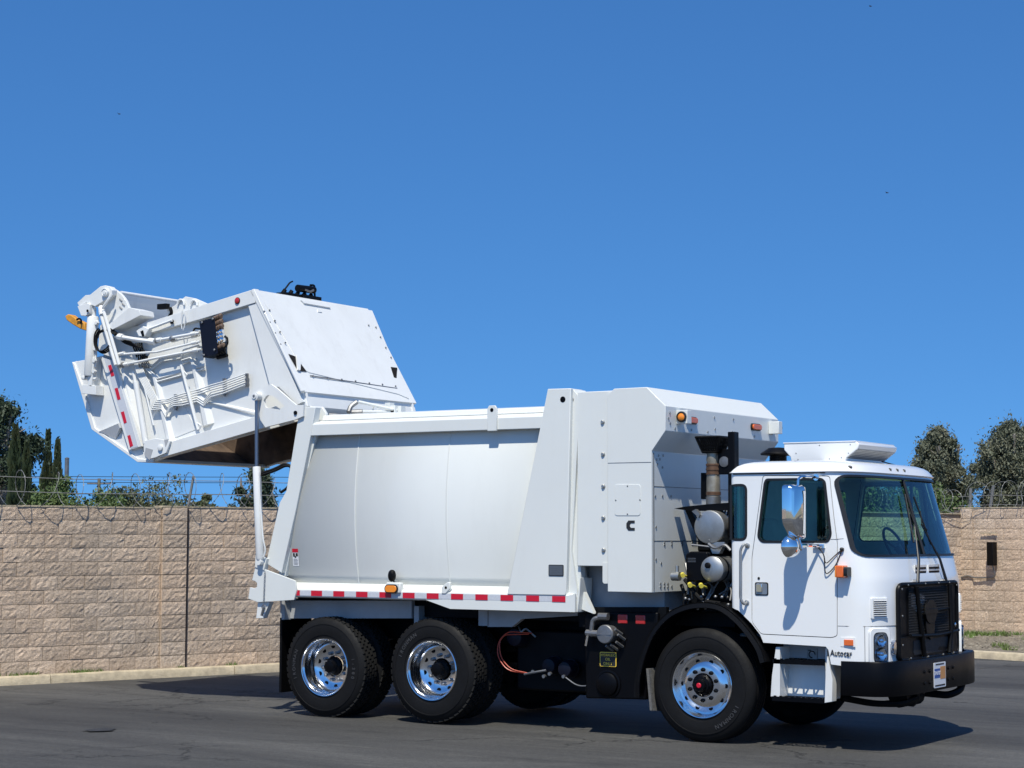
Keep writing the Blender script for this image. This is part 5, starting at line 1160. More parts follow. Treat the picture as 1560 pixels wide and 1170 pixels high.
# near-side frame members
def plate(poly, y0, y1, name='frame_member', m='white_tg', parent=None, bev=0.004): bm = BM(); prism(bm, poly, y0, y1); return part(name, bm, m, parent or tail, bevel=bev)
for s in (-1, 1):
    yy = lambda a, b: tuple(sorted((s*a-(0.28 if s > 0 else 0), s*b-(0.28 if s > 0 else 0))))
    plate([(-5.511, 4.597), (-7.124, 4.311), (-7.061, 4.194), (-6.260, 4.313), (-5.564, 4.433), (-5.443, 4.454), (-5.472, 4.539)], *yy(1.20, 1.12), name='top_rail')
    plate([(-5.555, 4.432), (-5.420, 4.453), (-4.761, 3.339), (-4.846, 3.306), (-5.103, 3.508), (-5.232, 3.527)], *yy(1.19, 1.12), name='corner_member')
    plate([(-6.632, 2.953), (-5.337, 3.212), (-5.280, 3.071), (-6.806, 2.771), (-6.688, 2.828)], *yy(1.22, 1.12), name='bottom_rail')
    plate([(-8.240, 3.932), (-8.059, 3.947), (-7.775, 3.964), (-7.688, 3.838), (-7.108, 2.852), (-6.926, 2.781), (-6.944, 2.729), (-7.166, 2.733), (-7.899, 3.128)], *yy(1.165, 1.135), name='hopper_side')
    plate([(-8.240, 3.932), (-8.196, 3.907), (-8.005, 3.529), (-7.846, 3.142), (-7.157, 2.771), (-7.025, 2.761), (-6.944, 2.729), (-7.166, 2.733), (-7.899, 3.128)], *yy(1.185, 1.160), name='hopper_lip')
    bm = BM(); prism(bm, [(-5.404, 3.439), (-5.275, 3.495), (-5.131, 3.536), (-5.055, 3.493), (-4.781, 3.299), (-4.674, 3.296), (-4.681, 3.176), (-4.779, 3.144), (-5.198, 3.072), (-5.269, 3.152), (-5.309, 3.282)], *yy(1.296, 1.262))
    ha = part('hinge_arm', bm, 'white_tg', tail)
    cb = BM(); prism(cb, rndpoly([(-5.232, 3.365), (-5.179, 3.420), (-5.103, 3.413), (-4.930, 3.295), (-4.997, 3.254), (-5.202, 3.285)], 0.02), *yy(1.35, 1.2)); boolean(ha, cb); resmooth(ha)
    hg = (-4.780, -1.280, 3.215)
    bm = BM(); lathe(bm, [(0.022, 0), (0.022, -0.012), (0.015, -0.014)], (hg[0], s*1.296-(0.28 if s > 0 else 0), hg[2]), 'y', 16, sgn=-s*1.0*-1 if s > 0 else 1); part('hinge_pin', bm, 'black', ha)
bm = BM(); q = (-5.698, -1.210, 4.491); lathe(bm, [(0.038, 0), (0.038, -0.006), (0.033, -0.008)], (q[0], -1.20, q[2]), 'y', 24); rl = part('lamp_gasket', bm, 'seal', tail)
bm = BM(); lathe(bm, [(0.032, -0.006), (0.032, -0.014), (0.022, -0.02), (0.001, -0.022)], (q[0], -1.20, q[2]), 'y', 24); part('red_lamp', bm, 'red', tail)
# taped post
tp = [(-7.755, 3.978), (-7.503, 3.882), (-7.080, 2.911), (-7.277, 2.870)]
plate(tp, -1.215, -1.165, name='taped_post')
plate([(-7.692, 3.951), (-7.546, 3.914), (-7.131, 2.911), (-7.242, 2.891)], -1.2175, -1.2148, name='silver_tape', m='tape', bev=0)
for poly in ([(-7.622, 3.856), (-7.576, 3.866), (-7.521, 3.738), (-7.567, 3.725)], [(-7.511, 3.586), (-7.465, 3.595), (-7.415, 3.461), (-7.461, 3.451)], [(-7.406, 3.310), (-7.360, 3.319), (-7.311, 3.190), (-7.352, 3.176)], [(-7.297, 3.035), (-7.256, 3.045), (-7.207, 2.921), (-7.253, 2.903)]):
    plate(poly, -1.2205, -1.2172, name='red_band', m='redtape', bev=0)
# wedge-shaped pocket on the hopper side
W1 = [(-7.802, -1.170, 3.104), (-7.421, -1.170, 3.199), (-7.409, -1.170, 3.131), (-7.529, -1.170, 3.006)]
bm = BM(); a, b, c, d = [Vector(q) for q in W1]; o_ = Vector((0, -0.075, 0))
V = [bm.verts.new(q) for q in (a, b, b+Vector((0, 0, -0.02))+o_, c+o_*0.8, c, d, a+Vector((0.03, 0, -0.005))+o_*0.3)]
bm.faces.new((V[0], V[1], V[2], V[6])); bm.faces.new((V[6], V[2], V[5])); bm.faces.new((V[0], V[6], V[5])); bm.faces.new((V[2], V[1], V[4], V[3])); bm.faces.new((V[2], V[3], V[5])); bm.faces.new((V[3], V[4], V[5]))
part('pocket', bm, 'white_tg', tail)
# ribs and sheet stiffeners
def rib(pa, pb, w0, w1, h, name='rib'):
    a, b = Vector(pa), Vector(pb); d = (b-a).normalized(); n_ = Vector((-d.z, 0, d.x)) 
    bm = BM(); A = [a-n_*w0, a-n_*w0*0.3+Vector((0, -h, 0)), a+n_*w0*0.3+Vector((0, -h, 0)), a+n_*w0]; B = [b-n_*w1, b-n_*w1*0.3+Vector((0, -h, 0)), b+n_*w1*0.3+Vector((0, -h, 0)), b+n_*w1]
    hull3(bm, A, B); return part(name, bm, 'white_tg', tail)
rib((-6.372, -1.140, 3.873), (-6.143, -1.140, 3.127), 0.05, 0.09, 0.05); rib((-6.944, -1.140, 3.719), (-6.686, -1.140, 2.934), 0.05, 0.07, 0.05)
rib((-6.148, -1.140, 3.391), (-5.444, -1.140, 3.237), 0.01, 0.03, 0.025, 'crease'); rib((-7.435, -1.140, 3.831), (-7.168, -1.140, 2.976), 0.06, 0.06, 0.05)
plate([(-6.945, 3.695), (-6.548, 3.745), (-6.433, 3.459), (-6.838, 3.429)], -1.150, -1.139, name='stiffener_sheet'); plate([(-6.793, 3.204), (-6.680, 3.453), (-6.581, 3.464), (-6.318, 3.087), (-6.669, 2.992)], -1.146, -1.139, name='stiffener_sheet')
bm = BM(); tube(bm, [(-7.180, -1.220, 3.648), (-7.011, -1.220, 2.938)], 0.034, 12); tube(bm, [(-7.224, -1.220, 3.770), (-7.180, -1.220, 3.625)], 0.02, 8); part('lock_cylinder', bm, 'white_tg', tail)
bm = BM(); tube(bm, [(-7.086, -1.190, 3.624), (-6.924, -1.190, 3.146)], 0.012, 6); part('guide_bar', bm, 'white_tg', tail)
bm = BM(); tube(bm, [(-6.495, -1.220, 3.813), (-6.225, -1.220, 3.074)], 0.020, 6); tube(bm, rnd([(-6.246, -1.220, 3.155), (-6.188, -1.220, 3.124), (-6.216, -1.220, 3.066), (-6.255, -1.220, 3.097)], 0.01), 0.010, 6); tube(bm, [(-6.454, -1.220, 3.744), (-6.404, -1.220, 3.698), (-6.433, -1.220, 3.655)], 0.008, 6); part('latch_rod', bm, 'white_tg', tail)
plate([(-7.022, 2.969), (-6.832, 2.994), (-6.613, 2.959), (-6.669, 2.827), (-6.827, 2.778), (-6.946, 2.758), (-7.008, 2.834)], -1.25, -1.22, name='pivot_gusset')
q = (-6.752, -1.250, 2.887); bm = BM(); lathe(bm, [(0.035, 0), (0.035, -0.02), (0.02, -0.025)], (q[0], -1.25, q[2]), 'y', 16); part('pivot_boss', bm, 'white_tg', tail)
for poly in ([(-6.980, 2.892), (-6.869, 2.867), (-6.916, 2.749), (-6.998, 2.810)], [(-6.703, 2.974), (-6.634, 2.980), (-6.681, 2.892)]): plate(poly, -1.2525, -1.2505, name='dark_slot', m='grey_body', bev=0)
# valve block with fittings
plate([(-6.147, 4.276), (-5.925, 4.305), (-5.868, 3.905), (-6.083, 3.868)], -1.32, -1.312, name='valve_cover', m='navy', bev=0.002)
plate([(-6.150, 4.268), (-5.949, 4.300), (-5.894, 3.917), (-6.084, 3.868)], -1.311, -1.15, name='valve_block', m='black')
bm = BM(); rs = random.Random(3)
for q in [(-6.099, -1.325, 4.259), (-5.941, -1.325, 4.290), (-5.911, -1.325, 3.945), (-6.063, -1.325, 3.894)]: lathe(bm, [(0.014, 0), (0.014, -0.01), (0.008, -0.014)], q, 'y', 8)
part('bolt', bm, 'steel', tail)
for k in range(7):
    v = 486+k*7.4; u = 334+k*0.6
for k, q in enumerate([(-5.900, -1.280, 4.299), (-5.889, -1.280, 4.240), (-5.879, -1.280, 4.188), (-5.877, -1.280, 4.126), (-5.867, -1.280, 4.082), (-5.857, -1.280, 4.034), (-5.855, -1.280, 3.968), (-5.845, -1.280, 3.917)]):
    bm = BM(); m_ = 'brass' if k not in (3, 4, 5) else 'chrome'
    for j in range(3): lathe(bm, [(0.020, -0.02), (0.030, -0.012), (0.030, 0.012), (0.020, 0.02)], (q[0]-0.045+0.035*j, q[1]+0.0, q[2]+0.012*j), 'x', 10)
    part('fitting', bm, m_ if k != 7 else 'black', tail)
bm = BM(); tube(bm, rnd([(-5.793, -1.300, 4.087), (-5.755, -1.300, 4.078), (-5.744, -1.300, 4.004), (-5.800, -1.300, 3.956)], 0.03), 0.012, 6); tube(bm, rnd([(-6.203, -1.250, 4.202), (-6.271, -1.250, 4.213), (-6.300, -1.250, 4.178), (-6.202, -1.250, 4.165)], 0.02), 0.011, 6); tube(bm, [(-5.937, -1.250, 3.865), (-5.794, -1.250, 3.888)], 0.022, 6); part('hose', bm, 'rubber', tail)
for pts_, r_ in (([(-6.175, -1.280, 4.153), (-6.833, -1.280, 4.100)], 0.018), ([(-6.211, -1.240, 4.129), (-6.621, -1.240, 4.085)], 0.010), ([(-6.164, -1.280, 4.057), (-6.800, -1.280, 3.971), (-7.397, -1.280, 3.970)], 0.014), ([(-6.143, -1.280, 3.968), (-6.798, -1.280, 3.904), (-7.332, -1.280, 3.846)], 0.015), ([(-7.434, -1.300, 4.182), (-7.137, -1.300, 4.129), (-6.824, -1.300, 4.082)], 0.024), ([(-6.870, -1.250, 4.089), (-6.612, -1.250, 4.113)], 0.012)):
    bm = BM(); tube(bm, pts_, r_, 8)
    e0, e1 = Vector(pts_[0]), Vector(pts_[1]); d = (e1-e0).normalized(); tube(bm, [e0+d*0.05, e0+d*0.12], r_*1.6, 8); tube(bm, [Vector(pts_[-1])-d*0.09, Vector(pts_[-1])-d*0.0], r_*1.6, 8); part('hydraulic_pipe', bm, 'white_tg', tail)
bm = BM()
for q in [(-6.823, -1.280, 4.099), (-7.332, -1.280, 3.846), (-6.862, -1.280, 4.086), (-6.585, -1.280, 4.109)]: lathe(bm, [(0.02, -0.03), (0.034, -0.01), (0.034, 0.01), (0.02, 0.03)], q, 'y', 8)
part('pipe_joint', bm, 'steel', tail)
for o in (0, 1.6):
    bm = BM(); tube(bm, [tuple(Vector(q)+Vector((0.0, 0, -0.022*o))) for q in [(-7.076, -1.175, 3.843), (-6.890, -1.175, 3.677), (-6.534, -1.175, 3.736), (-6.527, -1.175, 3.870), (-6.400, -1.175, 3.893), (-6.300, -1.175, 3.778), (-6.194, -1.175, 3.795)]], 0.012, 6); part('stepped_pipe', bm, 'white_tg', tail)
for o in (0, 1.4):
    bm = BM(); tube(bm, [tuple(Vector(q)+Vector((0.0, 0, -0.03*o))) for q in [(-7.128, -1.175, 3.905), (-6.974, -1.175, 3.830), (-6.836, -1.175, 3.914), (-6.548, -1.175, 3.938), (-6.500, -1.175, 3.987), (-6.276, -1.175, 4.028)]], 0.010, 6); part('stepped_pipe', bm, 'white_tg', tail)
# six parallel lines with V dips and dark clamps
ln = [(-5.576, -1.170, 3.673), (-5.896, -1.170, 3.599), (-6.068, -1.170, 3.570), (-6.173, -1.170, 3.544), (-6.270, -1.170, 3.526), (-6.484, -1.170, 3.490), (-6.611, -1.170, 3.465), (-6.670, -1.170, 3.445), (-6.730, -1.170, 3.432), (-6.799, -1.170, 3.434), (-6.869, -1.170, 3.429), (-6.910, -1.170, 3.461), (-7.108, -1.170, 3.746), (-7.162, -1.170, 3.877), (-7.206, -1.170, 4.008)]
for k in range(6):
    P_ = []
    for i, q in enumerate(ln):
        v = Vector(q)+Vector((0, -0.025, 0))
        if i <= 10:
            v.z -= (0.026*k if i < 6 else 0.021*k) if i > 0 else 0.024*k
            if i in (3,) and k >= 3: v.z -= 0.07
            if i in (8,) and k >= 3: v.z -= 0.09
            if i == 10: v.x += -0.018*k; v.z += 0.0
        else: v.x += 0.0-0.019*k+0.03; v.z -= 0.004*k
        P_.append(v)
    bm = BM(); tube(bm, P_, 0.0085, 6); part('hydraulic_line', bm, 'white_tg', tail)
for q, h in (((-5.886, -1.180, 3.540), 0.10), ((-6.601, -1.180, 3.397), 0.09), ((-5.566, -1.180, 3.600), 0.07)):
    bm = BM(); box(bm, q[0]-0.009, q[0]+0.009, q[1]-0.012, q[1]+0.02, q[2]-h, q[2]+h)
    for k in range(3): box(bm, q[0]-0.018, q[0]+0.018, q[1]-0.016, q[1]+0.01, q[2]-h+0.02+k*h*0.75, q[2]-h+0.045+k*h*0.75)
    part('pipe_clamp', bm, 'steel', tail)
for k, q in enumerate([(-7.199, -1.190, 4.051), (-7.156, -1.190, 3.966), (-7.113, -1.190, 3.896), (-7.102, -1.190, 3.843)]):
    bm = BM()
    for j in range(5): tube(bm, rnd([(q[0]-0.06+0.032*j, q[1], q[2]+0.045), (q[0]-0.04+0.032*j, q[1]-0.02, q[2]), (q[0]-0.035+0.032*j, q[1], q[2]-0.04)], 0.02), 0.010, 6)
    part('hose_end', bm, 'frame' if k != 3 else 'steel', tail)
bm = BM()
for j in range(4): tube(bm, rnd([(-7.484, -1.250, 4.220), (Vector((-7.359, -1.250, 4.168))+Vector((0, 0, -0.02*j))), (Vector((-7.235, -1.250, 4.108))+Vector((0.02*j, 0, -0.02*j))), (Vector((-7.199, -1.200, 4.043))+Vector((0.03*j, 0, 0)))], 0.05), 0.009, 6)
part('hose', bm, 'rubber', tail)
plate([(-7.512, 3.955), (-7.255, 3.928), (-7.223, 3.873), (-7.499, 3.863)], -1.20, -1.14, name='junction_plate')
plate([(-7.153, 4.229), (-7.063, 4.285), (-6.961, 4.241), (-7.019, 4.162), (-7.111, 4.166)], -1.26, -1.16, name='sensor_box'); plate([(-7.084, 4.220), (-7.044, 4.232), (-7.022, 4.164), (-7.052, 4.158)], -1.265, -1.26, name='sensor_grille', m='black', bev=0)
bm = BM(); tube(bm, [(-6.994, -1.240, 4.239), (-6.626, -1.240, 4.323)], 0.016, 6); part('guide_bar', bm, 'white_tg', tail)
plate([(-6.864, 4.469), (-6.745, 4.514), (-6.578, 4.609), (-6.429, 4.577), (-6.251, 4.506), (-6.368, 4.476), (-6.802, 4.382)], -1.08, -1.05, name='hook_plate')
for q in ((-6.629, -1.090, 4.526), (-6.431, -1.090, 4.506)):
    bm = BM(); tube(bm, [tuple(Vector(q)+Vector((0.05*math.cos(a), -0.005, 0.05*math.sin(a)))) for a in (-0.3, 0.4, 1.1, 1.8, 2.5, 3.2)], 0.014, 6); part('hook', bm, 'white_tg', tail)
bm = BM(); q = (-6.644, -1.220, 4.311); lathe(bm, [(0.028, 0), (0.028, -0.01), (0.001, -0.012)], q, 'y', 16); q = (-6.833, -1.150, 4.494); box(bm, q[0]-0.09, q[0]+0.05, q[1]-0.02, q[1]+0.04, q[2]-0.02, q[2]+0.04); tube(bm, rnd([(-6.715, -1.180, 4.477), (-6.684, -1.180, 4.422), (-6.732, -1.180, 4.365)], 0.03), 0.02, 6); part('pivot_cover', bm, 'frame', tail)
bm = BM(); tube(bm, [tuple(Vector((-6.468, -1.230, 4.322))+Vector((0.03*math.cos(a/9*2*PI), 0, 0.12*math.sin(a/9*2*PI)))) for a in range(9)], 0.006, 5, closed=True); part('wire_loop', bm, 'white_tg', tail)
# loading mechanism: arm, quarter plate, beam, cross tube, cylinder
plate([(-8.037, 4.604), (-7.906, 4.684), (-7.833, 4.684), (-7.668, 4.772), (-7.595, 4.778), (-7.522, 4.758), (-7.479, 4.717), (-7.488, 4.664), (-7.541, 4.626), (-7.752, 4.541), (-7.888, 4.598), (-8.002, 4.557)], -1.32, -1.24, name='loader_arm')
plate([(-8.002, 4.557), (-7.851, 4.588), (-7.808, 4.570), (-7.806, 4.470), (-7.868, 4.436), (-7.942, 4.444)], -1.35, -1.26, name='arm_clevis')
q = (-7.576, -1.330, 4.693); bm = BM(); lathe(bm, [(0.05, 0.02), (0.05, -0.02), (0.042, -0.024), (0.040, -0.016), (0.026, -0.016), (0.024, -0.026), (0.001, -0.028)], q, 'y', 28); part('pivot_ring', bm, 'white_tg', tail)
q = (-7.825, -1.360, 4.492); bm = BM(); lathe(bm, [(0.016, 0), (0.016, -0.006), (0.001, -0.006)], q, 'y', 14); part('pin_hole', bm, 'black', tail)
plate(smooth_line([Vector(v) for v in [(-7.672, 4.779), (-7.588, 4.766), (-7.452, 4.696), (-7.357, 4.613), (-7.293, 4.510)]], 4)+[Vector(v) for v in [(-7.118, 4.469), (-7.207, 4.376), (-7.533, 4.265), (-7.638, 4.294), (-7.695, 4.466)]], -1.24, -1.20, name='quarter_plate')
bm = BM()
for k, q in enumerate([(-7.416, -1.245, 4.604), (-7.374, -1.245, 4.549), (-7.414, -1.245, 4.513)]): tube(bm, [(q[0]-0.02, q[1], q[2]+0.015), (q[0]+0.02, q[1], q[2]-0.015)], 0.008, 6)
part('weld_bead', bm, 'steel', tail)
bm = BM(); prism(bm, [(-7.206, 4.497), (-7.042, 4.456), (-7.021, 4.395), (-7.455, 4.254), (-7.539, 4.304)], -1.33, -1.10); part('box_beam', bm, 'white_tg', tail, bevel=0.004)
ct = (-7.578, -1.080, 4.717)
bm = BM(); tube(bm, [ct, (ct[0], 0.82, ct[2])], 0.022, 10); part('cross_tube', bm, 'white_tg', tail)
bm = BM(); prism(bm, [(ct[0]-0.02, ct[2]-0.015), (ct[0]+0.015, ct[2]-0.02), (ct[0]-0.10, ct[2]-0.62), (ct[0]-0.13, ct[2]-0.62)], -1.08, 0.82); part('sweep_panel', bm, 'white_tg', tail)
c0, c1 = Vector((-7.824, -1.270, 4.436)), Vector((-7.857, -1.270, 3.741))
bm = BM(); L_ = (c1-c0); tube(bm, [c0, c0+L_*0.02, c0+L_*0.98, c1], [0.060, 0.068, 0.068, 0.062], 24); cy = part('loader_cylinder', bm, 'white_tg', tail)
bm = BM(); tube(bm, [c0+Vector((0.075, 0, -0.05)), c1+Vector((0.085, 0, 0.10))], 0.012, 6); 
for t in (0.12, 0.55, 0.75, 0.93): q = c0.lerp(c1, t)+Vector((0.085, -0.02, 0)); tube(bm, [q-Vector((0, 0.02, 0)), q+Vector((0, 0.02, 0))], 0.022, 8)
part('port_pipe', bm, 'white_tg', cy)
bm = BM(); tube(bm, [c0, c0+Vector((0.0, 0, 0.10))], 0.035, 10); tube(bm, [c1, c1+Vector((0.02, 0, -0.12))], 0.030, 10); q = (-7.931, -1.300, 3.723); lathe(bm, [(0.026, 0.1), (0.026, -0.01), (0.01, -0.016)], q, 'y', 16); tube(bm, [(q[0], -1.27, q[2]), (q[0]+0.18, -1.27, q[2]-0.02)], 0.02, 8); part('rod_end', bm, 'white_tg', cy)
plate([(-7.948, 3.646), (-7.738, 3.626), (-7.724, 3.515), (-7.950, 3.539)], -1.30, -1.17, name='cylinder_foot')
plate([(-7.838, 3.960), (-7.764, 3.956), (-7.797, 3.613), (-7.860, 3.631)], -1.30, -1.17, name='foot_web')
bm = BM()
for o in (-0.028, 0.028): tube(bm, [Vector((-7.620, -1.340, 4.478))+Vector((o, 0, 0)), Vector((-7.356, -1.340, 3.843))+Vector((o, 0, 0))], 0.020, 8)
part('link_rod', bm, 'white_tg', tail)
bm = BM(); tube(bm, [(-7.671, -1.300, 4.531), (-7.609, -1.340, 4.431)], 0.035, 8); tube(bm, rnd([(-7.591, -1.360, 4.504), (-7.510, -1.360, 4.591), (-7.460, -1.340, 4.666)], 0.03), 0.016, 6); part('link_head', bm, 'white_tg', tail)
for o in range(3):
    bm = BM(); tube(bm, [tuple(Vector(q)+Vector((0.012*o, 0.01*o, -0.012*o))) for q in rnd([(-7.647, -1.360, 4.280), (-7.708, -1.360, 4.222), (-7.715, -1.360, 4.116), (-7.682, -1.360, 4.038), (-7.598, -1.360, 4.004), (-7.516, -1.360, 4.037), (-7.476, -1.360, 4.073)], 0.08)], 0.009, 6); part('hose', bm, 'rubber', tail)
bm = BM(); tube(bm, rnd([(-7.694, -1.330, 4.171), (-7.675, -1.330, 4.231), (-7.593, -1.330, 4.257), (-7.510, -1.330, 4.252), (-7.405, -1.330, 4.193)], 0.05), 0.016, 6); tube(bm, rnd([(-7.519, -1.300, 4.263), (-7.456, -1.300, 4.229), (-7.393, -1.300, 4.188)], 0.03), 0.022, 6); part('hose', bm, 'rubber', tail)
plate([(-7.743, 4.323), (-7.651, 4.402), (-7.616, 4.232), (-7.535, 3.945), (-7.692, 3.991), (-7.768, 4.071)], -1.24, -1.2, name='arm_web')
plate([(-8.479, 4.497), (-8.431, 4.517), (-8.377, 4.506), (-8.278, 4.445), (-8.158, 4.400), (-8.134, 4.305), (-8.232, 4.333), (-8.363, 4.396), (-8.451, 4.448)], -1.08, -1.0, name='lifting_hook', m='hook', bev=0.01)
bm = BM(); tube(bm, rnd([(-8.260, -1.100, 4.440), (-8.217, -1.100, 4.453), (-8.184, -1.100, 4.427), (-8.194, -1.100, 4.389)], 0.02), 0.012, 6); part('hook_latch', bm, 'black', tail)
# work lamp and valve cluster on the ridge
hyd = [(-5.620, -0.453, 4.649), (-5.620, -0.109, 4.671), (-5.620, -0.049, 4.716), (-5.620, 0.000, 4.660)]
bm = BM(); q = (-5.600, -0.431, 4.628); box(bm, -5.70, -5.57, q[1]-0.10, q[1]+0.50, 4.60, 4.655)
for k in range(5): tube(bm, [(-5.64, q[1]-0.08+0.12*k, 4.63), (-5.62, q[1]-0.04+0.12*k, 4.69)], 0.024, 8)
tube(bm, rnd([(-5.64, q[1]-0.02, 4.70), (-5.62, q[1]+0.04, 4.78), (-5.62, q[1]+0.09, 4.80)], 0.02), 0.010, 6); vc = part('ridge_valve', bm, 'frame', tail)
q = (-5.600, -0.135, 4.728)
bm = BM(); tube(bm, [(-5.60, q[1]-0.14, q[2]+0.0), (-5.60, q[1]+0.16, q[2]+0.01)], 0.042, 12); tube(bm, rnd([(-5.60, q[1]+0.18, q[2]-0.12), (-5.60, q[1]+0.17, q[2]+0.07), (-5.60, q[1]+0.09, q[2]+0.06)], 0.03), 0.012, 6); box(bm, -5.66, -5.55, q[1]-0.1, q[1]+0.24, 4.6, 4.66); part('ridge_motor', bm, 'satin', tail)
bm = BM(); tube(bm, rnd([(-5.57, q[1]-0.05, 4.72), (-5.56, q[1]+0.04, 4.70), (-5.56, q[1]+0.10, 4.73)], 0.03), 0.014, 6); part('ridge_fitting', bm, 'steel', tail)
# lift cylinders
for s in (-1, 1):
    a, b, c = Vector((-5.291, -1.320, 3.407)), Vector((-5.278, -1.320, 2.645)), Vector((-5.214, -1.320, 1.643))
    for v in (a, b, c): v.y = s*1.335-(0.0 if s < 0 else 0.0)
    bm = BM(); tube(bm, [b, b+(c-b)*0.01, b+(c-b)*0.98, c], [0.040, 0.044, 0.044, 0.036], 20); lc = part('lift_cylinder', bm, 'white_tg')
    bm = BM(); tube(bm, [a, b], 0.021, 16); part('chrome_rod', bm, 'rod', lc)
    bm = BM(); lathe(bm, [(0.048, -0.04), (0.048, 0.05)], a, 'y', 24); lathe(bm, [(0.030, -0.05), (0.030, -0.04)], a, 'y', 20); tube(bm, [c, c+Vector((0.0, 0, -0.05))], 0.03, 10); lathe(bm, [(0.036, -0.03), (0.036, 0.06)], c+Vector((0.0, 0, -0.02)), 'y', 16); part('cylinder_eye', bm, 'white_tg', lc)
    bm = BM(); lathe(bm, [(0.016, -0.045*1), (0.016, -0.052)], a, 'y', 12) if s < 0 else lathe(bm, [(0.016, 0.05), (0.016, 0.056)], a, 'y', 12); part('eye_pin', bm, 'steel', lc)
    bm = BM(); tube(bm, rnd([b+Vector((0.05, s*0.02, -0.06)), b+Vector((0.065, s*0.02, -0.3)), c+Vector((0.055, s*0.02, 0.22)), c+Vector((0.075, s*0.0, 0.1)), c+Vector((0.05, 0, 0.03))], 0.05), 0.009, 6); part('supply_pipe', bm, 'white_tg', lc)
    bm = BM()
    for k in range(2): tube(bm, rnd([b+Vector((0.05, -s*0.02, -0.07-0.02*k)), b+Vector((0.2, -s*0.05, -0.03-0.02*k)), b+Vector((0.33, -s*0.08, 0.03-0.02*k)), b+Vector((0.40, -s*0.1, 0.0)), b+Vector((0.37, -s*0.1, -0.22)), b+Vector((0.27, -s*0.08, -0.28))], 0.08), 0.016, 6)
    part('rubber_hose', bm, 'rubber', lc)
bm = BM()
ch0, ch1 = Vector((-5.162, -1.315, 1.510)), Vector((-5.174, -1.315, 1.173))
for k in range(15):
    q = ch0.lerp(ch1, k/14); n_ = 6
    tube(bm, [q+Vector(((0.007 if k % 2 else 0.002)*math.cos(a*2*PI/n_), (0.002 if k % 2 else 0.007)*math.cos(a*2*PI/n_), 0.013*math.sin(a*2*PI/n_))) for a in range(n_)], 0.0028, 4, closed=True)
q = Vector((-5.169, -1.315, 1.138)); tube(bm, [q+Vector((0.03*math.cos(a*0.6), 0, 0.02*math.sin(a*0.6))) for a in range(10)], 0.006, 6); tube(bm, [q+Vector((0.0, 0, 0)), q+Vector((-0.03, 0, -0.09))], 0.014, 6); part('pin_chain', bm, 'steel')

# ---------------------------------------------------------------- cab
def xcen(z):
    P = [(0.0, 1.79), (1.5, 1.79), (1.74, 1.735), (2.47, 1.53), (3.0, 1.40)]
    for (a, b), (c, d) in zip(P, P[1:]):
        if z <= c: return b+(d-b)*(z-a)/(c-a)
    return 1.40
def XF(y, z, w=1.2, L=0.5, n=4.0, off=0.0): return xcen(z)-L+L*max(0.0, 1-(abs(y)/w)**n)**(1/n)+off
def ring(z, w=1.2, off=0.0, rear=0.30, nf=44, xadd=0.0):
    """closed plan outline of the cab at height z"""
    out = []; L = 0.5; xc_ = xcen(z)+off
    for k in range(nf+1):
        t = -PI/2+PI*k/nf; cy_ = math.sin(t); out.append((xc_-L+L*abs(math.cos(t))**0.5, w*math.copysign(abs(cy_)**0.5, cy_), z))
    for xx in (0.9, 0.6): out.append((xx, w, z))
    r = 0.05
    for k in range(5): a = PI/2*k/4; out.append((rear+r-r*math.sin(a), w-r+r*math.cos(a), z))
    for k in range(5): a = PI/2*k/4; out.append((rear+r-r*math.cos(a), -w+r-r*math.sin(a), z))
    for xx in (0.6, 0.9): out.append((xx, -w, z))
    return out
def loft(bm, rings):
    R_ = [[bm.verts.new(q) for q in r] for r in rings]; n = len(R_[0])
    for i in range(len(R_)-1):
        for k in range(n): bm.faces.new((R_[i][k], R_[i][(k+1) % n], R_[i+1][(k+1) % n], R_[i+1][k]))
    bm.faces.new(R_[0][::-1]); bm.faces.new(R_[-1]); return bm
zs = [0.76, 1.0, 1.25, 1.5, 1.56, 1.62, 1.68, 1.74, 1.9, 2.1, 2.3, 2.47, 2.495]
bm = BM(); loft(bm, [ring(z) for z in zs]); cab = part('cab', bm, 'cabwhite')
cb = BM(); loft(cb, [ring(z, 1.155, -0.05, 0.345) for z in [0.98, 1.25, 1.5, 1.62, 1.74, 1.9, 2.1, 2.3, 2.46]]); boolean(cab, cb)
# lower cut-out for wheel arch and steps
cb = BM(); prism(cb, [(0.148, 1.254), (0.303, 1.258), (0.383, 1.229), (0.515, 1.113), (0.600, 1.014), (0.632, 0.943), (1.243, 0.928), (1.268, 0.900), (1.292, 0.772), (1.405, 0.762), (1.400, 0.325), (0.142, 0.259)], -1.5, 1.5); boolean(cab, cb)
# windshield opening
WS = rndpoly([(-1.155, 1.775), (-1.03, 1.735), (0, 1.728), (1.03, 1.735), (1.155, 1.775), (1.155, 2.440), (1.08, 2.462), (-1.08, 2.462), (-1.155, 2.440)], 0.10, 5)
WS = rndpoly([(-1.172, 1.735), (1.172, 1.735), (1.166, 2.462), (-1.166, 2.462)], 0.085, 6)
cb = BM(); prism(cb, WS, 1.15, 2.3, 'x'); boolean(cab, cb)
SW = rndpoly([(0.674, 2.432), (1.215, 2.431), (1.246, 2.404), (1.304, 1.925), (1.272, 1.863), (0.623, 1.861), (0.587, 1.906), (0.657, 2.399)], 0.03, 4)
QW = [q for q in rndpoly([(0.310, 2.385), (0.471, 2.386), (0.467, 1.879), (0.307, 1.878)], 0.055, 5) if q[0] > (0.335, -1.200, 2.135)[0]]
QW = [(0.315, QW[0][1])]+QW+[(0.315, QW[-1][1])]
QW = sorted(QW, key=lambda q: 0) if QW[0][1] > QW[-1][1] else QW[::-1]
QWx = [q for q in QW]; QWx[0] = (0.22, QW[0][1]); QWx[-1] = (0.22, QW[-1][1])
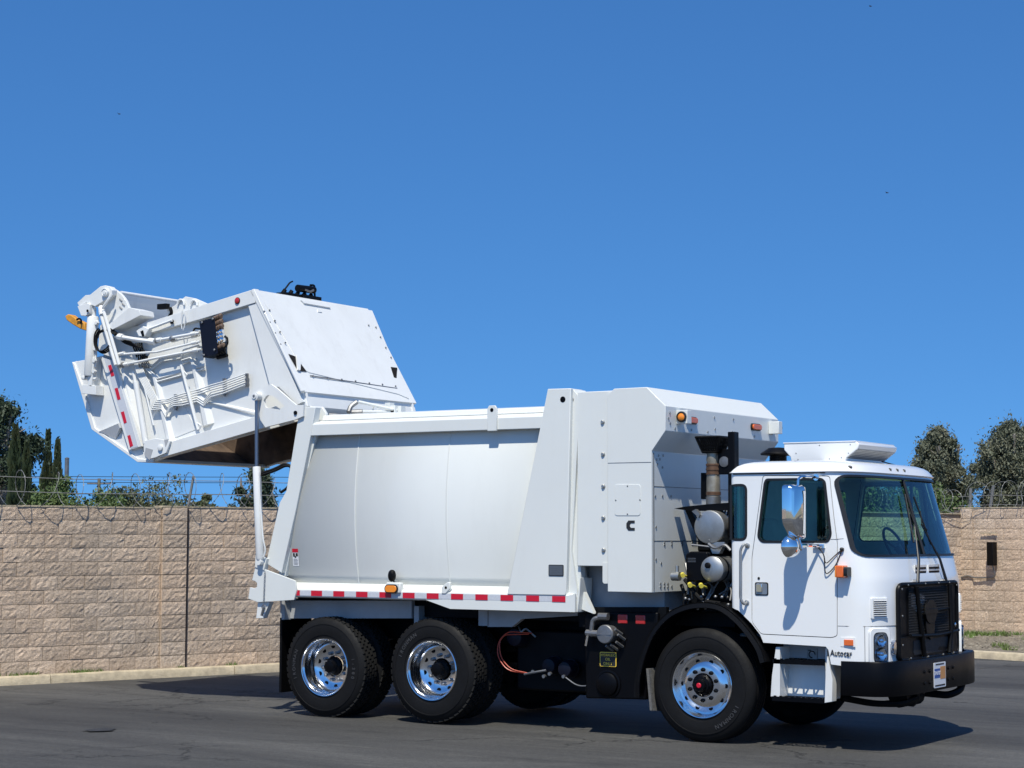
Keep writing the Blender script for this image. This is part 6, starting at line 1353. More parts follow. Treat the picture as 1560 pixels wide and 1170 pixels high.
for s in (-1, 1):
    cb = BM(); prism(cb, SW, *sorted((s*1.4, s*1.0))); boolean(cab, cb)
    cb = BM(); prism(cb, QWx, *sorted((s*1.4, s*1.02))); boolean(cab, cb)
# door slots
DO = rndpoly([(0.638, 2.472), (1.291, 2.459), (1.332, 2.102), (1.367, 1.849), (1.357, 1.025), (1.307, 1.006), (0.606, 1.017), (0.515, 1.125), (0.519, 1.713)], 0.03, 4)
def inset(poly, d):
    c = sum((Vector(q) for q in poly), Vector((0, 0)))/len(poly); out = []
    n = len(poly)
    for i in range(n):
        a, b, e = Vector(poly[i-1]), Vector(poly[i]), Vector(poly[(i+1) % n]); t = (e-a).normalized(); nn = Vector((-t.y, t.x))
        if (c-b).dot(nn) < 0: nn = -nn
        out.append((b+nn*d)[:])
    return out
def ringprism(bm, P, Q, y0, y1):
    n = len(P); v = [[bm.verts.new((q[0], y, q[1])) for q in L_] for L_ in (P, Q) for y in (y0, y1)]
    A0_, A1_, B0_, B1_ = v
    for i in range(n):
        j = (i+1) % n
        bm.faces.new((A0_[i], A0_[j], A1_[j], A1_[i])); bm.faces.new((B0_[i], B1_[i], B1_[j], B0_[j])); bm.faces.new((A0_[i], B0_[i], B0_[j], A0_[j])); bm.faces.new((A1_[i], A1_[j], B1_[j], B1_[i]))
doors = {}
for s in (-1, 1):
    d_ = bpy.data.objects.new('door', cab.data.copy()); COL.objects.link(d_); d_.parent = T
    cb = BM(); prism(cb, inset(DO, 0.007), *sorted((s*1.3, s*1.10))); boolean(d_, cb, 'INTERSECT'); resmooth(d_, 35); doors[s] = d_
    cb = BM(); prism(cb, DO, *sorted((s*1.3, s*1.05))); boolean(cab, cb)
    bm = BM(); ringprism(bm, inset(DO, -0.006), inset(DO, 0.015), *sorted((s*1.168, s*1.158))); part('door_seal', bm, 'seal', d_)
resmooth(cab, 35)
# glass and rubber surrounds
def surf_loop(poly, n_sub, f): 
    out = []
    m_ = len(poly)
    for i in range(m_):
        a, b = Vector(poly[i]), Vector(poly[(i+1) % m_]); k = max(1, int((b-a).length/n_sub))
        for j in range(k): out.append(f(*(a.lerp(b, j/k))))
    return out
def strip_loop(bm, outer, inner, nrm, th):
    n = len(outer); rows = []
    for i in range(n):
        N_ = nrm[i]; rows.append([bm.verts.new(v) for v in (outer[i], outer[i]+N_*th, inner[i]+N_*th, inner[i])])
    for i in range(n):
        for k in range(4): bm.faces.new((rows[i][k], rows[(i+1) % n][k], rows[(i+1) % n][(k+1) % 4], rows[i][(k+1) % 4]))
def fnorm(y, z):
    e = 0.004; ya = max(-1.195, min(1.195, y)); a = Vector((XF(ya, z), ya, z)); b = Vector((XF(ya+e, z), ya+e, z)); c = Vector((XF(ya, z+e), ya, z+e)); n_ = (b-a).cross(c-a).normalized(); return n_ if n_.x > 0 else -n_
def frame_front(poly, w_out, w_in, th, name, m):
    pts_ = surf_loop(poly, 0.05, lambda y, z: (y, z)); O, I, Nn = [], [], []
    c = sum((Vector(q) for q in pts_), Vector((0, 0)))/len(pts_); n = len(pts_)
    for i in range(n):
        a, b, e = Vector(pts_[i-1]), Vector(pts_[i]), Vector(pts_[(i+1) % n]); t = (e-a).normalized(); nn = Vector((-t.y, t.x))
        if (c-b).dot(nn) < 0: nn = -nn
        o = b-nn*w_out; i_ = b+nn*w_in; o.x = max(-1.197, min(1.197, o.x)); i_.x = max(-1.19, min(1.19, i_.x))
        O.append(Vector((XF(o.x, o.y), o.x, o.y))-fnorm(*o)*0.004); I.append(Vector((XF(i_.x, i_.y), i_.x, i_.y))-fnorm(*i_)*0.004); Nn.append(fnorm(*b))
    bm = BM(); strip_loop(bm, O, I, Nn, th); return part(name, bm, m)
frame_front(WS, 0.006, 0.014, 0.014, 'windshield_seal', 'seal')
bm = BM(); ny, nz = 40, 14; gy = [-1.18+2.36*i/ny for i in range(ny+1)]; gy = [1.18*math.sin(PI/2*(i/(ny/2)-1)) for i in range(ny+1)]
gv = [[bm.verts.new((XF(y, z)-0.014, y*0.992, z)) for z in [1.71+0.765*j/nz for j in range(nz+1)]] for y in gy]
for i in range(ny):
    for j in range(nz): bm.faces.new((gv[i][j], gv[i+1][j], gv[i+1][j+1], gv[i][j+1]))
wsh = part('windshield', bm, 'glass', sharp=180)
for s in (-1, 1):
    def side_frame(poly, name):
        O = [Vector((q[0], s*1.2, q[1])) for q in inset(poly, -0.010)]; I = [Vector((q[0], s*1.2, q[1])) for q in inset(poly, 0.012)]
        for L_ in (O, I):
            for v in L_:
                xx = xcen(v.z)-0.5
                if v.x > xx: v.y = s*1.2*max(0.0, 1-((v.x-xx)/0.5)**4)**0.25
                v.y -= s*0.004
        bm = BM(); strip_loop(bm, O, I, [Vector((0, s, 0))]*len(O), 0.008); return part(name, bm, 'seal', doors[s] if 'door' in name else None)
    side_frame(SW, 'door_window_seal')
    bm = BM(); prism(bm, SW, *sorted((s*1.172, s*1.168))); part('door_window', bm, 'glass', doors[s])
    bm = BM(); box(bm, *sorted(((1.180, -1.200, 2.132)[0]-0.012, (1.180, -1.200, 2.132)[0]+0.012)), *sorted((s*1.165, s*1.14)), SW[0][1]-0.62, 2.45); part('window_post', bm, 'seal', doors[s])
    bm = BM(); Qc = [(0.312, QW[0][1])]+QW[1:-1]+[(0.312, QW[-1][1])]; prism(bm, Qc, *sorted((s*1.185, s*1.181))); box(bm, 0.308, 0.312, *sorted((s*1.185, s*1.03)), QW[-1][1], QW[0][1]); part('quarter_window', bm, 'glass')
    O = [Vector((q[0], s*1.2, q[1])) for q in inset(Qc, -0.010)]; I = [Vector((q[0], s*1.2, q[1])) for q in inset(Qc, 0.014)]
    for v in O+I: v.y -= s*0.004
    bm = BM(); strip_loop(bm, O, I, [Vector((0, s, 0))]*len(O), 0.007); part('quarter_window_seal', bm, 'seal')
bm = BM(); 
for zz in [1.72+0.06*k for k in range(13)]: pass
tube(bm, [(XF(0, z)-0.004, 0, z) for z in (1.735, 1.8, 2.0, 2.2, 2.4, 2.465)], 0.016, 6); part('windshield_divider', bm, 'seal')
# roof with drip rail
def rring(z, ins):
    r = ring(2.495, 1.215-ins, 0.015-ins*0.9, 0.29+ins*1.2); return [(x, y, z) for x, y, _ in r]
bm = BM(); loft(bm, [rring(2.492, 0.0), rring(2.499, -0.004), rring(2.506, 0.006), rring(2.53, 0.022), rring(2.558, 0.045), rring(2.582, 0.085), rring(2.598, 0.14), rring(2.607, 0.22), rring(2.614, 0.36), rring(2.619, 0.5)])
roof = part('cab_roof', bm, 'cabwhite', sharp=50)
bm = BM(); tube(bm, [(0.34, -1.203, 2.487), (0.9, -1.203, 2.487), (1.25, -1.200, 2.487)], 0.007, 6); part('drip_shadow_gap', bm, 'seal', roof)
for q in [(1.560, -1.450, 2.526), (1.560, -0.318, 2.514), (1.560, -0.167, 2.512), (1.560, 0.003, 2.511)]:
    pass
for yy_ in (-1.02, -0.28, -0.10, 0.08):
    xx = XF(yy_, 2.53, 1.19, off=-0.012); bm = BM(); lathe(bm, [(0.018, -0.02), (0.018, 0.012), (0.012, 0.026), (0.001, 0.028)], (xx-0.005, yy_, 2.535), 'x', 14); part('roof_marker', bm, 'seal', roof)
# roof air conditioner
ax0 = [(0.536, 2.803), (1.266, 2.797), (1.319, 2.775), (1.292, 2.727), (1.167, 2.647), (1.160, 2.582), (0.606, 2.592), (0.600, 2.673), (0.533, 2.750)]
bm = BM(); prism(bm, [(0.535, 2.80), (1.262, 2.80), (1.30, 2.775), (1.285, 2.735), (1.165, 2.65), (1.155, 2.60), (0.61, 2.60), (0.60, 2.665), (0.535, 2.735)], -0.5, 0.47); acu = part('roof_air_conditioner', bm, 'cabwhite', roof, bevel=0.008)
bm = BM(); prism(bm, [(1.284, 2.731), (1.168, 2.645), (1.164, 2.65), (1.280, 2.736)], -0.485, 0.455); part('underside_shade', bm, 'grey_body', acu)  # grey sheet added to paint shade on the white unit's slanted underside
bm = BM()
for k in range(7): t_ = (k+0.5)/7; tube(bm, [(1.168+0.116*t_, -0.48, 2.643+0.086*t_), (1.168+0.116*t_, 0.45, 2.643+0.086*t_)], 0.004, 4)
part('underside_slats', bm, 'steel', acu)['kind'] = 'stuff'  # thin bars added across the painted shade sheet
bm = BM(); prism(bm, [(0.528, 2.795), (1.265, 2.797), (1.265, 2.806), (0.528, 2.804)], -0.507, 0.477); part('lid', bm, 'cabwhite', roof, bevel=0.003)
bm = BM()
for x, z in ((0.68, 2.64), (1.12, 2.65), (1.19, 2.69), (0.66, 2.70), (1.0, 2.64), (0.9, 2.77), (1.21, 2.77)): bolt(bm, (x, -0.5, z), 0.006, 0.004)
part('screw', bm, 'steel', roof)
# intake snorkel
bm = BM(); lathe(bm, [(0.085, 2.60), (0.085, 2.64), (0.092, 2.645), (0.092, 2.655), (0.085, 2.66), (0.085, 2.705), (0.17, 2.715), (0.175, 2.725), (0.168, 2.735), (0.12, 2.765), (0.10, 2.782), (0.02, 2.79)], (0.20, 0.10, 0), 'z', 32, caps=(1, 1)); tube(bm, [(0.20, 0.1, 2.62), (0.20, 0.1, 1.9)], 0.08, 12); part('intake_snorkel', bm, 'satin')
bm = BM(); tube(bm, [(1.241, 0.200, 2.635), (1.455, 0.350, 2.567)], 0.006, 5); part('antenna', bm, 'frame', roof)
# wipers
for (p0, p1, p2, b0, b1) in (((-0.10-0.33, 1.495), (-0.32, 1.70), (-0.16, 2.02), (-0.12, 2.31), (-0.24, 1.86)), ((0.33, 1.49), (0.24, 1.70), (0.02, 2.03), (0.10, 2.29), (0.20, 1.84))):
    f = lambda q, h: Vector((XF(q[0], q[1])+h, q[0], q[1]))
    bm = BM(); tube(bm, [f(p0, 0.035), f(p1, 0.05), f(p2, 0.045)], [0.013, 0.009, 0.006], 6); tube(bm, [f((p0[0]+0.05, p0[1]), 0.03), f((p1[0]+0.045, p1[1]), 0.045), f(p2, 0.045)], 0.005, 5); wp = part('wiper_arm', bm, 'seal')
    bm = BM(); mid = f(p2, 0.03); tube(bm, [f(b0, 0.02), f(b1, 0.02)], 0.010, 5); tube(bm, [f(((b0[0]*0.7+b1[0]*0.3), b0[1]*0.7+b1[1]*0.3), 0.032), f(p2, 0.05), f(((b0[0]*0.3+b1[0]*0.7), b0[1]*0.3+b1[1]*0.7), 0.032)], 0.005, 5); part('wiper_blade', bm, 'seal', wp)
    bm = BM(); lathe(bm, [(0.025, 0.0), (0.025, 0.03), (0.012, 0.04)], (XF(*p0)-0.002, p0[0], p0[1]), 'x', 14); part('wiper_pivot', bm, 'steel', wp)
# front body seams
bm = BM()
sl_ = [Vector((XF(y, 1.115)+0.0, y, 1.115)) for y in [-1.197+2.394*k/60 for k in range(61)]]
tube(bm, [(1.36, -1.1985, 1.115)]+sl_, 0.0035, 4)
tube(bm, [Vector((XF(-1.155, z), -1.155, z)) for z in (1.115, 1.0, 0.9, 0.80)], 0.003, 4)
part('front_seam', bm, 'steel', cab)
bm = BM(); tube(bm, [(1.30, -1.199, 1.886), (1.36, -1.198, 1.888), Vector((XF(-1.187, 1.893), -1.187, 1.893))], 0.0025, 4); part('pillar_seam', bm, 'steel', cab)
def local(y, z, off=0.0, flatz=True):
    n_ = fnorm(y, z)
    if flatz: n_ = Vector((n_.x, n_.y, 0)).normalized()
    t = Vector((0, 0, 1)).cross(n_).normalized(); u = n_.cross(t); o = Vector((XF(y, z), y, z))+n_*off
    return Matrix(((t.x, u.x, n_.x, o.x), (t.y, u.y, n_.y, o.y), (t.z, u.z, n_.z, o.z), (0, 0, 0, 1)))
def lplate(M4, poly, h0, h1, name, m, parent=None, bev=0):
    bm = BM(); hull3(bm, [(x, y, h0) for x, y in poly], [(x, y, h1) for x, y in poly]); bm.transform(M4); return part(name, bm, m, parent or cab, bevel=bev)
def rect(w, h, r=0.01, cx=0, cy=0, k=4): return rndpoly([(cx-w/2, cy-h/2), (cx+w/2, cy-h/2), (cx+w/2, cy+h/2), (cx-w/2, cy+h/2)], r, k)
# side louvre vents on the rounded corners
for yv, sgn in ((-1.045, -1), (0.985, 1)):
    L4 = local(yv, 1.275 if sgn < 0 else 1.27, 0.0); fr_ = lplate(L4, rect(0.185, 0.185, 0.008), -0.02, 0.008, 'corner_vent', 'cabwhite', bev=0.003)
    lplate(L4, rect(0.15, 0.15, 0.004), 0.0075, 0.0085, 'vent_core', 'black', fr_)
    for k in range(8):
        z_ = -0.066+0.0188*k; bm = BM(); hull3(bm, [(-0.074, z_-0.003, 0.006), (-0.074, z_+0.007, 0.008), (-0.074, z_+0.002, 0.020), (-0.074, z_-0.004, 0.018)], [(0.074, z_-0.003, 0.006), (0.074, z_+0.007, 0.008), (0.074, z_+0.002, 0.020), (0.074, z_-0.004, 0.018)]); bm.transform(L4); part('vent_slat', bm, 'cabwhite', fr_)
# upper vent between the wipers
for yv in (-0.205, 0.145):
    L4 = local(yv, 1.585); 
    for k in range(3): lplate(L4, rect(0.27, 0.020, 0.003, 0, 0.036-0.036*k), 0.0, 0.003, 'upper_vent_slot', 'black', cab)
    lplate(L4, rect(0.30, 0.135, 0.008), -0.004, 0.0012, 'upper_vent', 'cabwhite', cab)
# headlamps
for yv in (-1.045, 1.0):
    L4 = local(yv, 0.925)
    hb = lplate(L4, rect(0.235, 0.36, 0.05, 0, -0.005), -0.05, 0.012, 'headlamp_bezel', 'cabwhite', bev=0.006)
    lplate(L4, rect(0.165, 0.275, 0.055), 0.0115, 0.0135, 'lamp_rim', 'seal', hb)
    lplate(L4, rect(0.150, 0.26, 0.05), 0.013, 0.0145, 'lamp_bowl', 'steel', hb)
    for cy2, r_ in ((-0.055, 0.060), (0.062, 0.052)):
        bm = BM(); lathe(bm, [(r_, 0.028), (r_*0.9, 0.020), (r_*0.55, 0.014), (0.012, 0.0135)], (0, 0, 0), 'z', 24, caps=(0, 1)); bm.transform(L4 @ Matrix.Translation((0, cy2, 0.002))); part('reflector', bm, 'chrome', hb)
        bm = BM(); lathe(bm, [(0.016, 0.0), (0.016, 0.012), (0.006, 0.018)], (0, 0, 0), 'z', 12); bm.transform(L4 @ Matrix.Translation((0.012, cy2, 0.014))); part('bulb', bm, 'lensclear', hb)
    bm = BM(); P_ = rect(0.152, 0.262, 0.052, k=6); hull3(bm, [(x, y, 0.015) for x, y in P_], [(x*0.9, y*0.93, 0.036) for x, y in P_]); bm.transform(L4); part('lens', bm, 'clear', hb)
# grille
gx = 1.788
def gp(y): return XF(y, 1.2)
GR = rndpoly([(-0.82, 0.80), (0.67, 0.80), (0.67, 1.48), (-0.82, 1.48)], 0.07, 5)
def bent(poly, h0, h1, name, m, parent=None, bev=0, yc=0):
    bm = BM(); 
    P_ = surf_loop(poly, 0.08, lambda a, b: (a, b)); hull3(bm, [(XF(a, 1.2)+h0, a, b) for a, b in P_], [(XF(a, 1.2)+h1, a, b) for a, b in P_]); return part(name, bm, m, parent, bevel=bev)
gr_ = bent(GR, -0.02, 0.022, 'grille', 'satin')
lp = surf_loop(GR, 0.06, lambda a, b: Vector((XF(a, 1.2)+0.025, a, b))); bm = BM(); tube(bm, lp, 0.020, 8, closed=True); part('grille_frame', bm, 'satin', gr_)
bm = BM(); cellw = 0.024
for k in range(26): z_ = 0.84+0.024*k; tube(bm, [(XF(y, 1.2)+0.024, y, z_) for y in (-0.62, -0.3, 0.1, 0.42)], 0.004, 4)
for k in range(40): y_ = -0.60+0.025*k; tube(bm, [(XF(y_, 1.2)+0.023, y_, 0.84), (XF(y_, 1.2)+0.023, y_, 1.44)], 0.003, 4)
part('grille_mesh', bm, 'mesh', gr_)
bm = BM(); tube(bm, [(XF(-0.45, 1.2)+0.05, -0.50, 1.46), (XF(-0.4, 1.2)+0.055, -0.40, 1.05), (XF(-0.4, 1.2)+0.055, -0.33, 0.82)], 0.022, 8); tube(bm, [(XF(0.42, 1.2)+0.05, 0.38, 1.46), (XF(0.42, 1.2)+0.055, 0.40, 1.05), (XF(0.4, 1.2)+0.055, 0.33, 0.82)], 0.022, 8)
tube(bm, rnd([(XF(-0.5, 1.2)+0.05, -0.66, 1.02), (1.84, -0.4, 1.01), (1.845, 0, 1.00), (1.84, 0.4, 1.01), (XF(0.5, 1.2)+0.04, 0.64, 1.02)], 0.05), 0.016, 8); tube(bm, [(1.83, -0.42, 1.22), (1.84, 0.0, 1.23), (1.83, 0.40, 1.24)], 0.012, 8); part('grille_guard', bm, 'satin', gr_)
bm = BM(); prism(bm, [(0.15*math.cos(a), 1.22+0.115*math.sin(a)) for a in [k*PI/12 for k in range(24)]], 1.83, 1.85, 'x'); prism(bm, [(-0.12, 1.14), (0.12, 1.14), (0.10, 1.02), (0, 0.96), (-0.10, 1.02)], 1.825, 1.84, 'x')
prism(bm, [(-0.17, 1.20), (0.17, 1.20), (0.15, 1.25), (-0.15, 1.25)], 1.84, 1.856, 'x'); bm.transform(Matrix.Translation((0, -0.15, 0))); em = part('grille_emblem', bm, 'satin', gr_, bevel=0.004)
bm = BM()
for a, b in ((-0.78, 1.2), (-0.78, 1.44), (-0.66, 1.475), (-0.25, 1.48), (0.1, 1.48), (0.4, 1.478), (0.62, 1.45), (-0.78, 0.94), (-0.62, 0.815), (-0.2, 0.81), (0.2, 0.81), (0.5, 0.812)): lathe(bm, [(0.009, 0), (0.009, 0.006), (0.004, 0.009)], (XF(a, 1.2)+0.040, a, b), 'x', 8)
part('bolt', bm, 'brushed', gr_)
bm = BM(); lathe(bm, [(0.02, 0), (0.02, 0.012), (0.008, 0.018)], (XF(0.56, 1.2)+0.03, 0.56, 1.075), 'x', 10); part('latch', bm, 'chrome', gr_)
bent(rndpoly([(-0.83, 0.80), (0.69, 0.80), (0.69, 1.01), (-0.83, 1.01)], 0.04), 0.0, 0.035, 'lower_guard', 'satin', gr_, 0.008)
bent(rndpoly([(-0.55, 0.84), (0.5, 0.84), (0.5, 0.97), (-0.55, 0.97)], 0.03), 0.034, 0.038, 'lower_mesh', 'mesh', gr_)
for yv in (-0.88, 0.60):
    bm = BM(); lathe(bm, [(0.05, 0.0), (0.05, 0.03), (0.03, 0.035)], (XF(yv, 0.93), yv, 0.92), 'x', 20); bm.transform(Matrix.Translation((0, 0, 0.92)) @ Matrix.Diagonal((1, 1, 1.35, 1)) @ Matrix.Translation((0, 0, -0.92))) ; part('tow_eye_cover', bm, 'alu' if yv < 0 else 'satin', gr_)
# bumper
def bx_(y, w=1.22): return 1.90-0.5+0.5*max(0.0, 1-(abs(y)/w)**5)**0.2
bm = BM(); ypts = [1.22*math.sin(PI/2*(k/24-1)) for k in range(49)]
secs = []
for s in (0,):
    pth = [(1.40, -1.22)]+[(bx_(y), y) for y in ypts]+[(1.40, 1.22)]
pth2 = [(1.40, -1.22), (1.40, -1.22)]
R1 = []
for i, (x, y) in enumerate([(1.395, -1.22)]+[(bx_(y), y) for y in ypts[1:-1]]+[(1.395, 1.22)]):
    zt, zb = 0.805, 0.50
    inn = Vector((1.3-x, -y*0.3)).normalized()*0.05
    R1.append([bm.verts.new(v) for v in ((x+inn.x, y+inn.y, zb), (x+inn.x*0.15, y+inn.y*0.15, zb), (x, y, zb+0.012), (x, y, zt-0.012), (x+inn.x*0.15, y+inn.y*0.15, zt), (x+inn.x*1.6, y+inn.y*1.6, zt))])
for i in range(len(R1)-1):
    for k in range(6): bm.faces.new((R1[i][k], R1[i+1][k], R1[i+1][(k+1) % 6], R1[i][(k+1) % 6]))
bm.faces.new(R1[0]); bm.faces.new(R1[-1][::-1]); bump = part('bumper', bm, 'black')
bm = BM(); box(bm, 1.42, 1.80, -1.0, 1.0, 0.62, 0.80); box(bm, 0.9, 1.45, -0.85, 0.85, 0.84, 0.98); part('under_cab_box', bm, 'frame')
bm = BM()
for cy2 in (-0.42, 0.20):
    for dy in (-0.10, 0.03):
        for z_ in (0.69, 0.585): lathe(bm, [(0.017, 0), (0.017, 0.008), (0.008, 0.013)], (bx_(cy2+dy)-0.001, cy2+dy+0.03, z_), 'x', 8)
for z_ in (0.75, 0.65, 0.56): lathe(bm, [(0.014, 0), (0.014, 0.006), (0.007, 0.01)], (bx_(1.12)-0.002, 1.12, z_), 'x', 8)
part('bolt', bm, 'satin', bump)
bm = BM(); cy2 = -0.10; xb = bx_(cy2); prism(bm, rndpoly([(cy2-0.155, 0.525), (cy2+0.155, 0.525), (cy2+0.155, 0.755), (cy2-0.155, 0.755)], 0.012), xb, xb+0.004, 'x'); dpl = part('dealer_plate', bm, 'print_w', bump)
bm = BM(); box(bm, xb+0.0042, xb+0.0052, cy2-0.145, cy2+0.005, 0.615, 0.70); part('plate_panel', bm, 'print_b', dpl)
bm = BM(); box(bm, xb+0.0042, xb+0.0052, cy2+0.008, cy2+0.145, 0.60, 0.715); part('plate_panel', bm, 'print_o', dpl)
bm = BM(); join_bm(bm, text_bm('TRUCK', 0.05, MXf(xb+0.0065, cy2-0.07, 0.658), 0.0008)); part('plate_text', bm, 'print_w', dpl)
bm = BM(); box(bm, xb+0.0042, xb+0.0052, cy2-0.11, cy2+0.11, 0.732, 0.744); box(bm, xb+0.0042, xb+0.0052, cy2-0.13, cy2+0.13, 0.538, 0.552); part('plate_print', bm, 'print_k', dpl)
bm = BM()
tube(bm, rnd([(1.55, 0.45, 0.42), (1.75, 0.55, 0.40), (1.82, 0.68, 0.44), (1.80, 0.80, 0.50)], 0.06), 0.035, 8); tube(bm, rnd([(1.2, -0.75, 0.44), (1.4, -0.5, 0.38), (1.55, -0.2, 0.36), (1.6, 0.1, 0.40)], 0.1), 0.03, 8)
tube(bm, [(1.50, -0.1, 0.40), (1.50, 0.36, 0.40)], 0.085, 12); lathe(bm, [(0.05, -0.15), (0.13, -0.1), (0.14, 0.1), (0.05, 0.15)], (1.45, 0.15, 0.45), 'x', 16)
for k in range(8): lathe(bm, [(0.025, -0.02), (0.03, 0.02)], (1.4+0.05*(k % 3), -0.1+0.1*k, 0.36+0.02*(k % 2)), 'z', 8)
part('steering_gear', bm, 'frame')
# side lights, maker's lettering, door hardware
q = (1.447, -1.195, 1.598)
bm = BM(); box(bm, 1.385, 1.46, -1.30, -1.19, 1.545, 1.655); ts = part('turn_signal', bm, 'orange2', cab, bevel=0.01)
bm = BM(); box(bm, 1.375, 1.39, -1.295, -1.20, 1.55, 1.65); part('amber_lens', bm, 'orange', ts, bevel=0.004)
bm = BM(); prism(bm, rndpoly([(-1.30, 1.56), (-1.20, 1.56), (-1.20, 1.64), (-1.30, 1.64)], 0.02), 1.46, 1.495, 'x'); part('back_shell', bm, 'seal', ts)
L4 = local(-1.192, 0.965, 0.0)
sm = lplate(Matrix.Translation((1.455, -1.1965, 0.975)) @ Matrix.Rotation(PI/2, 4, 'X'), rect(0.14, 0.085, 0.004), -0.0, 0.006, 'marker_plate', 'cabwhite', bev=0.002)
lplate(Matrix.Translation((1.465, -1.1965, 0.970)) @ Matrix.Rotation(PI/2, 4, 'X'), rect(0.088, 0.052, 0.004), 0.005, 0.016, 'side_marker', 'orange2', sm, 0.004)
bm = text_bm('Autocar', 0.078, Matrix.Translation((1.39, -1.203, 0.872)) @ Matrix.Rotation(PI/2, 4, 'X') @ Matrix.Diagonal((0.80, 1, 1, 1)), 0.004)
part('maker_lettering', bm, 'print_k', cab, fin=True)
hq = (0.619, -1.200, 1.432)
hm = Matrix.Translation((hq[0], -1.2, hq[2])) @ Matrix.Rotation(PI/2, 4, 'X')
dh = doors[-1]; lplate(hm, rect(0.135, 0.12, 0.02), -0.002, 0.006, 'door_handle', 'seal', dh, 0.003)
lplate(hm, rect(0.115, 0.10, 0.015), 0.0055, 0.008, 'handle_cup', 'brushed', dh); lplate(hm, rect(0.055, 0.075, 0.01, -0.018, 0.008), 0.008, 0.022, 'handle_grip', 'chrome', dh, 0.004)
kq = (0.591, -1.200, 1.528); bm = BM(); lathe(bm, [(0.012, 0), (0.012, -0.005), (0.006, -0.007)], (kq[0], -1.2, kq[2]), 'y', 14); part('keyhole', bm, 'seal', dh)
gh = [(0.480, -1.200, 1.827), (0.464, -1.250, 1.839), (0.436, -1.260, 1.791), (0.432, -1.260, 1.340), (0.460, -1.250, 1.287), (0.470, -1.200, 1.304)]
bm = BM(); tube(bm, rnd(gh, 0.04), 0.013, 10)
for q in (gh[0], gh[-1]): lathe(bm, [(0.024, 0), (0.024, -0.008), (0.015, -0.012)], (q[0], -1.2, q[2]), 'y', 14)
part('grab_handle', bm, 'brushed', cab)
# mirrors
for s in (-1,):
    hd = Vector((1.075, -1.50, 2.13))
    def R2(x, y): return Vector((x, y, 0))
    mm = Matrix.Translation(hd) @ Matrix.Rotation(math.radians(-14), 4, 'Z')
    bm = BM(); prof_ = rndpoly([(-0.118, -0.255), (0.118, -0.255), (0.118, 0.24), (-0.118, 0.24)], 0.035, 4)
    prof_ = rndpoly([(-0.118, -0.10), (-0.02, -0.22), (0.118, -0.25), (0.118, 0.24), (-0.118, 0.24)], 0.04, 4)
    rows = []
    for x_, sc in ((-0.035, 1.0), (0.035, 1.0), (0.060, 0.90), (0.072, 0.72)): rows.append([bm.verts.new((x_, a*sc, b*(1-(1-sc)*0.6))) for a, b in prof_])
    n = len(prof_)
    for i in range(3):
        for k in range(n): bm.faces.new((rows[i][k], rows[i+1][k], rows[i+1][(k+1) % n], rows[i][(k+1) % n]))
    bm.faces.new(rows[0]); bm.faces.new(rows[-1][::-1]); bm.transform(mm); mir = part('wing_mirror', bm, 'chrome')
    bm = BM(); prism(bm, inset(prof_, 0.012), -0.039, -0.034, 'x'); bm.transform(mm); part('mirror_glass', bm, 'chrome', mir)
    top = Vector((1.172, -1.220, 2.445)); bot = Vector((1.198, -1.220, 1.825))
    bm = BM(); tube(bm, rnd([top, (1.12, -1.42, top.z+0.0), (hd.x+0.03, -1.46, top.z-0.02), (hd.x+0.03, -1.47, 2.32)], 0.05), 0.013, 8); lathe(bm, [(0.03, 0), (0.03, -0.02)], (top.x, -1.2, top.z), 'y', 12); tube(bm, [(hd.x+0.03, -1.47, 1.90), (hd.x+0.05, -1.45, 1.80)], 0.016, 8)
    tube(bm, rnd([(hd.x+0.05, -1.45, 1.83), (1.13, -1.36, 1.83), (bot.x, -1.22, bot.z)], 0.03), 0.015, 8); box(bm, bot.x-0.06, bot.x+0.05, -1.225, -1.20, bot.z-0.018, bot.z+0.018); tube(bm, [(hd.x+0.0, -1.48, 1.88), (1.10, -1.40, 1.79)], 0.012, 8); part('mirror_arm', bm, 'chrome', mir)
    c_ = Vector((1.041, -1.500, 1.819)); bm = BM(); lathe(bm, [(0.10, -0.01), (0.104, 0.0), (0.10, 0.012), (0.085, 0.04), (0.055, 0.062), (0.02, 0.072), (0.001, 0.073)], (0, 0, 0), 'x', 32, sgn=1); bm.transform(Matrix.Translation(c_) @ Matrix.Rotation(math.radians(-25), 4, 'Z')); part('round_mirror', bm, 'chrome', mir)
    bm = BM(); tube(bm, [c_+Vector((0.06, 0.02, 0.01)), (1.13, -1.38, 1.82)], 0.011, 8); tube(bm, [c_+Vector((0.05, 0.02, 0.02)), (hd.x+0.05, -1.46, 1.90)], 0.010, 8); part('round_mirror_stem', bm, 'chrome', mir)
    cab0 = Vector((bot.x-0.02, -1.23, bot.z)); cab1 = Vector((1.410, -1.200, 1.797))
    for dz in (0.0, 0.10):
        bm = BM(); tube(bm, rnd([cab0, cab0+Vector((0.08, -0.02, -0.07)), Vector((1.253, -1.220, 1.655))+Vector((0, 0, -dz)), cab1+Vector((-0.06, -0.01, -0.05-dz)), cab1], 0.09), 0.005, 6); part('mirror_cable', bm, 'seal', mir)
    bm = BM(); lathe(bm, [(0.018, 0), (0.018, -0.02), (0.008, -0.03)], (cab1.x, -1.196, cab1.z), 'y', 12); part('grommet', bm, 'seal', mir)
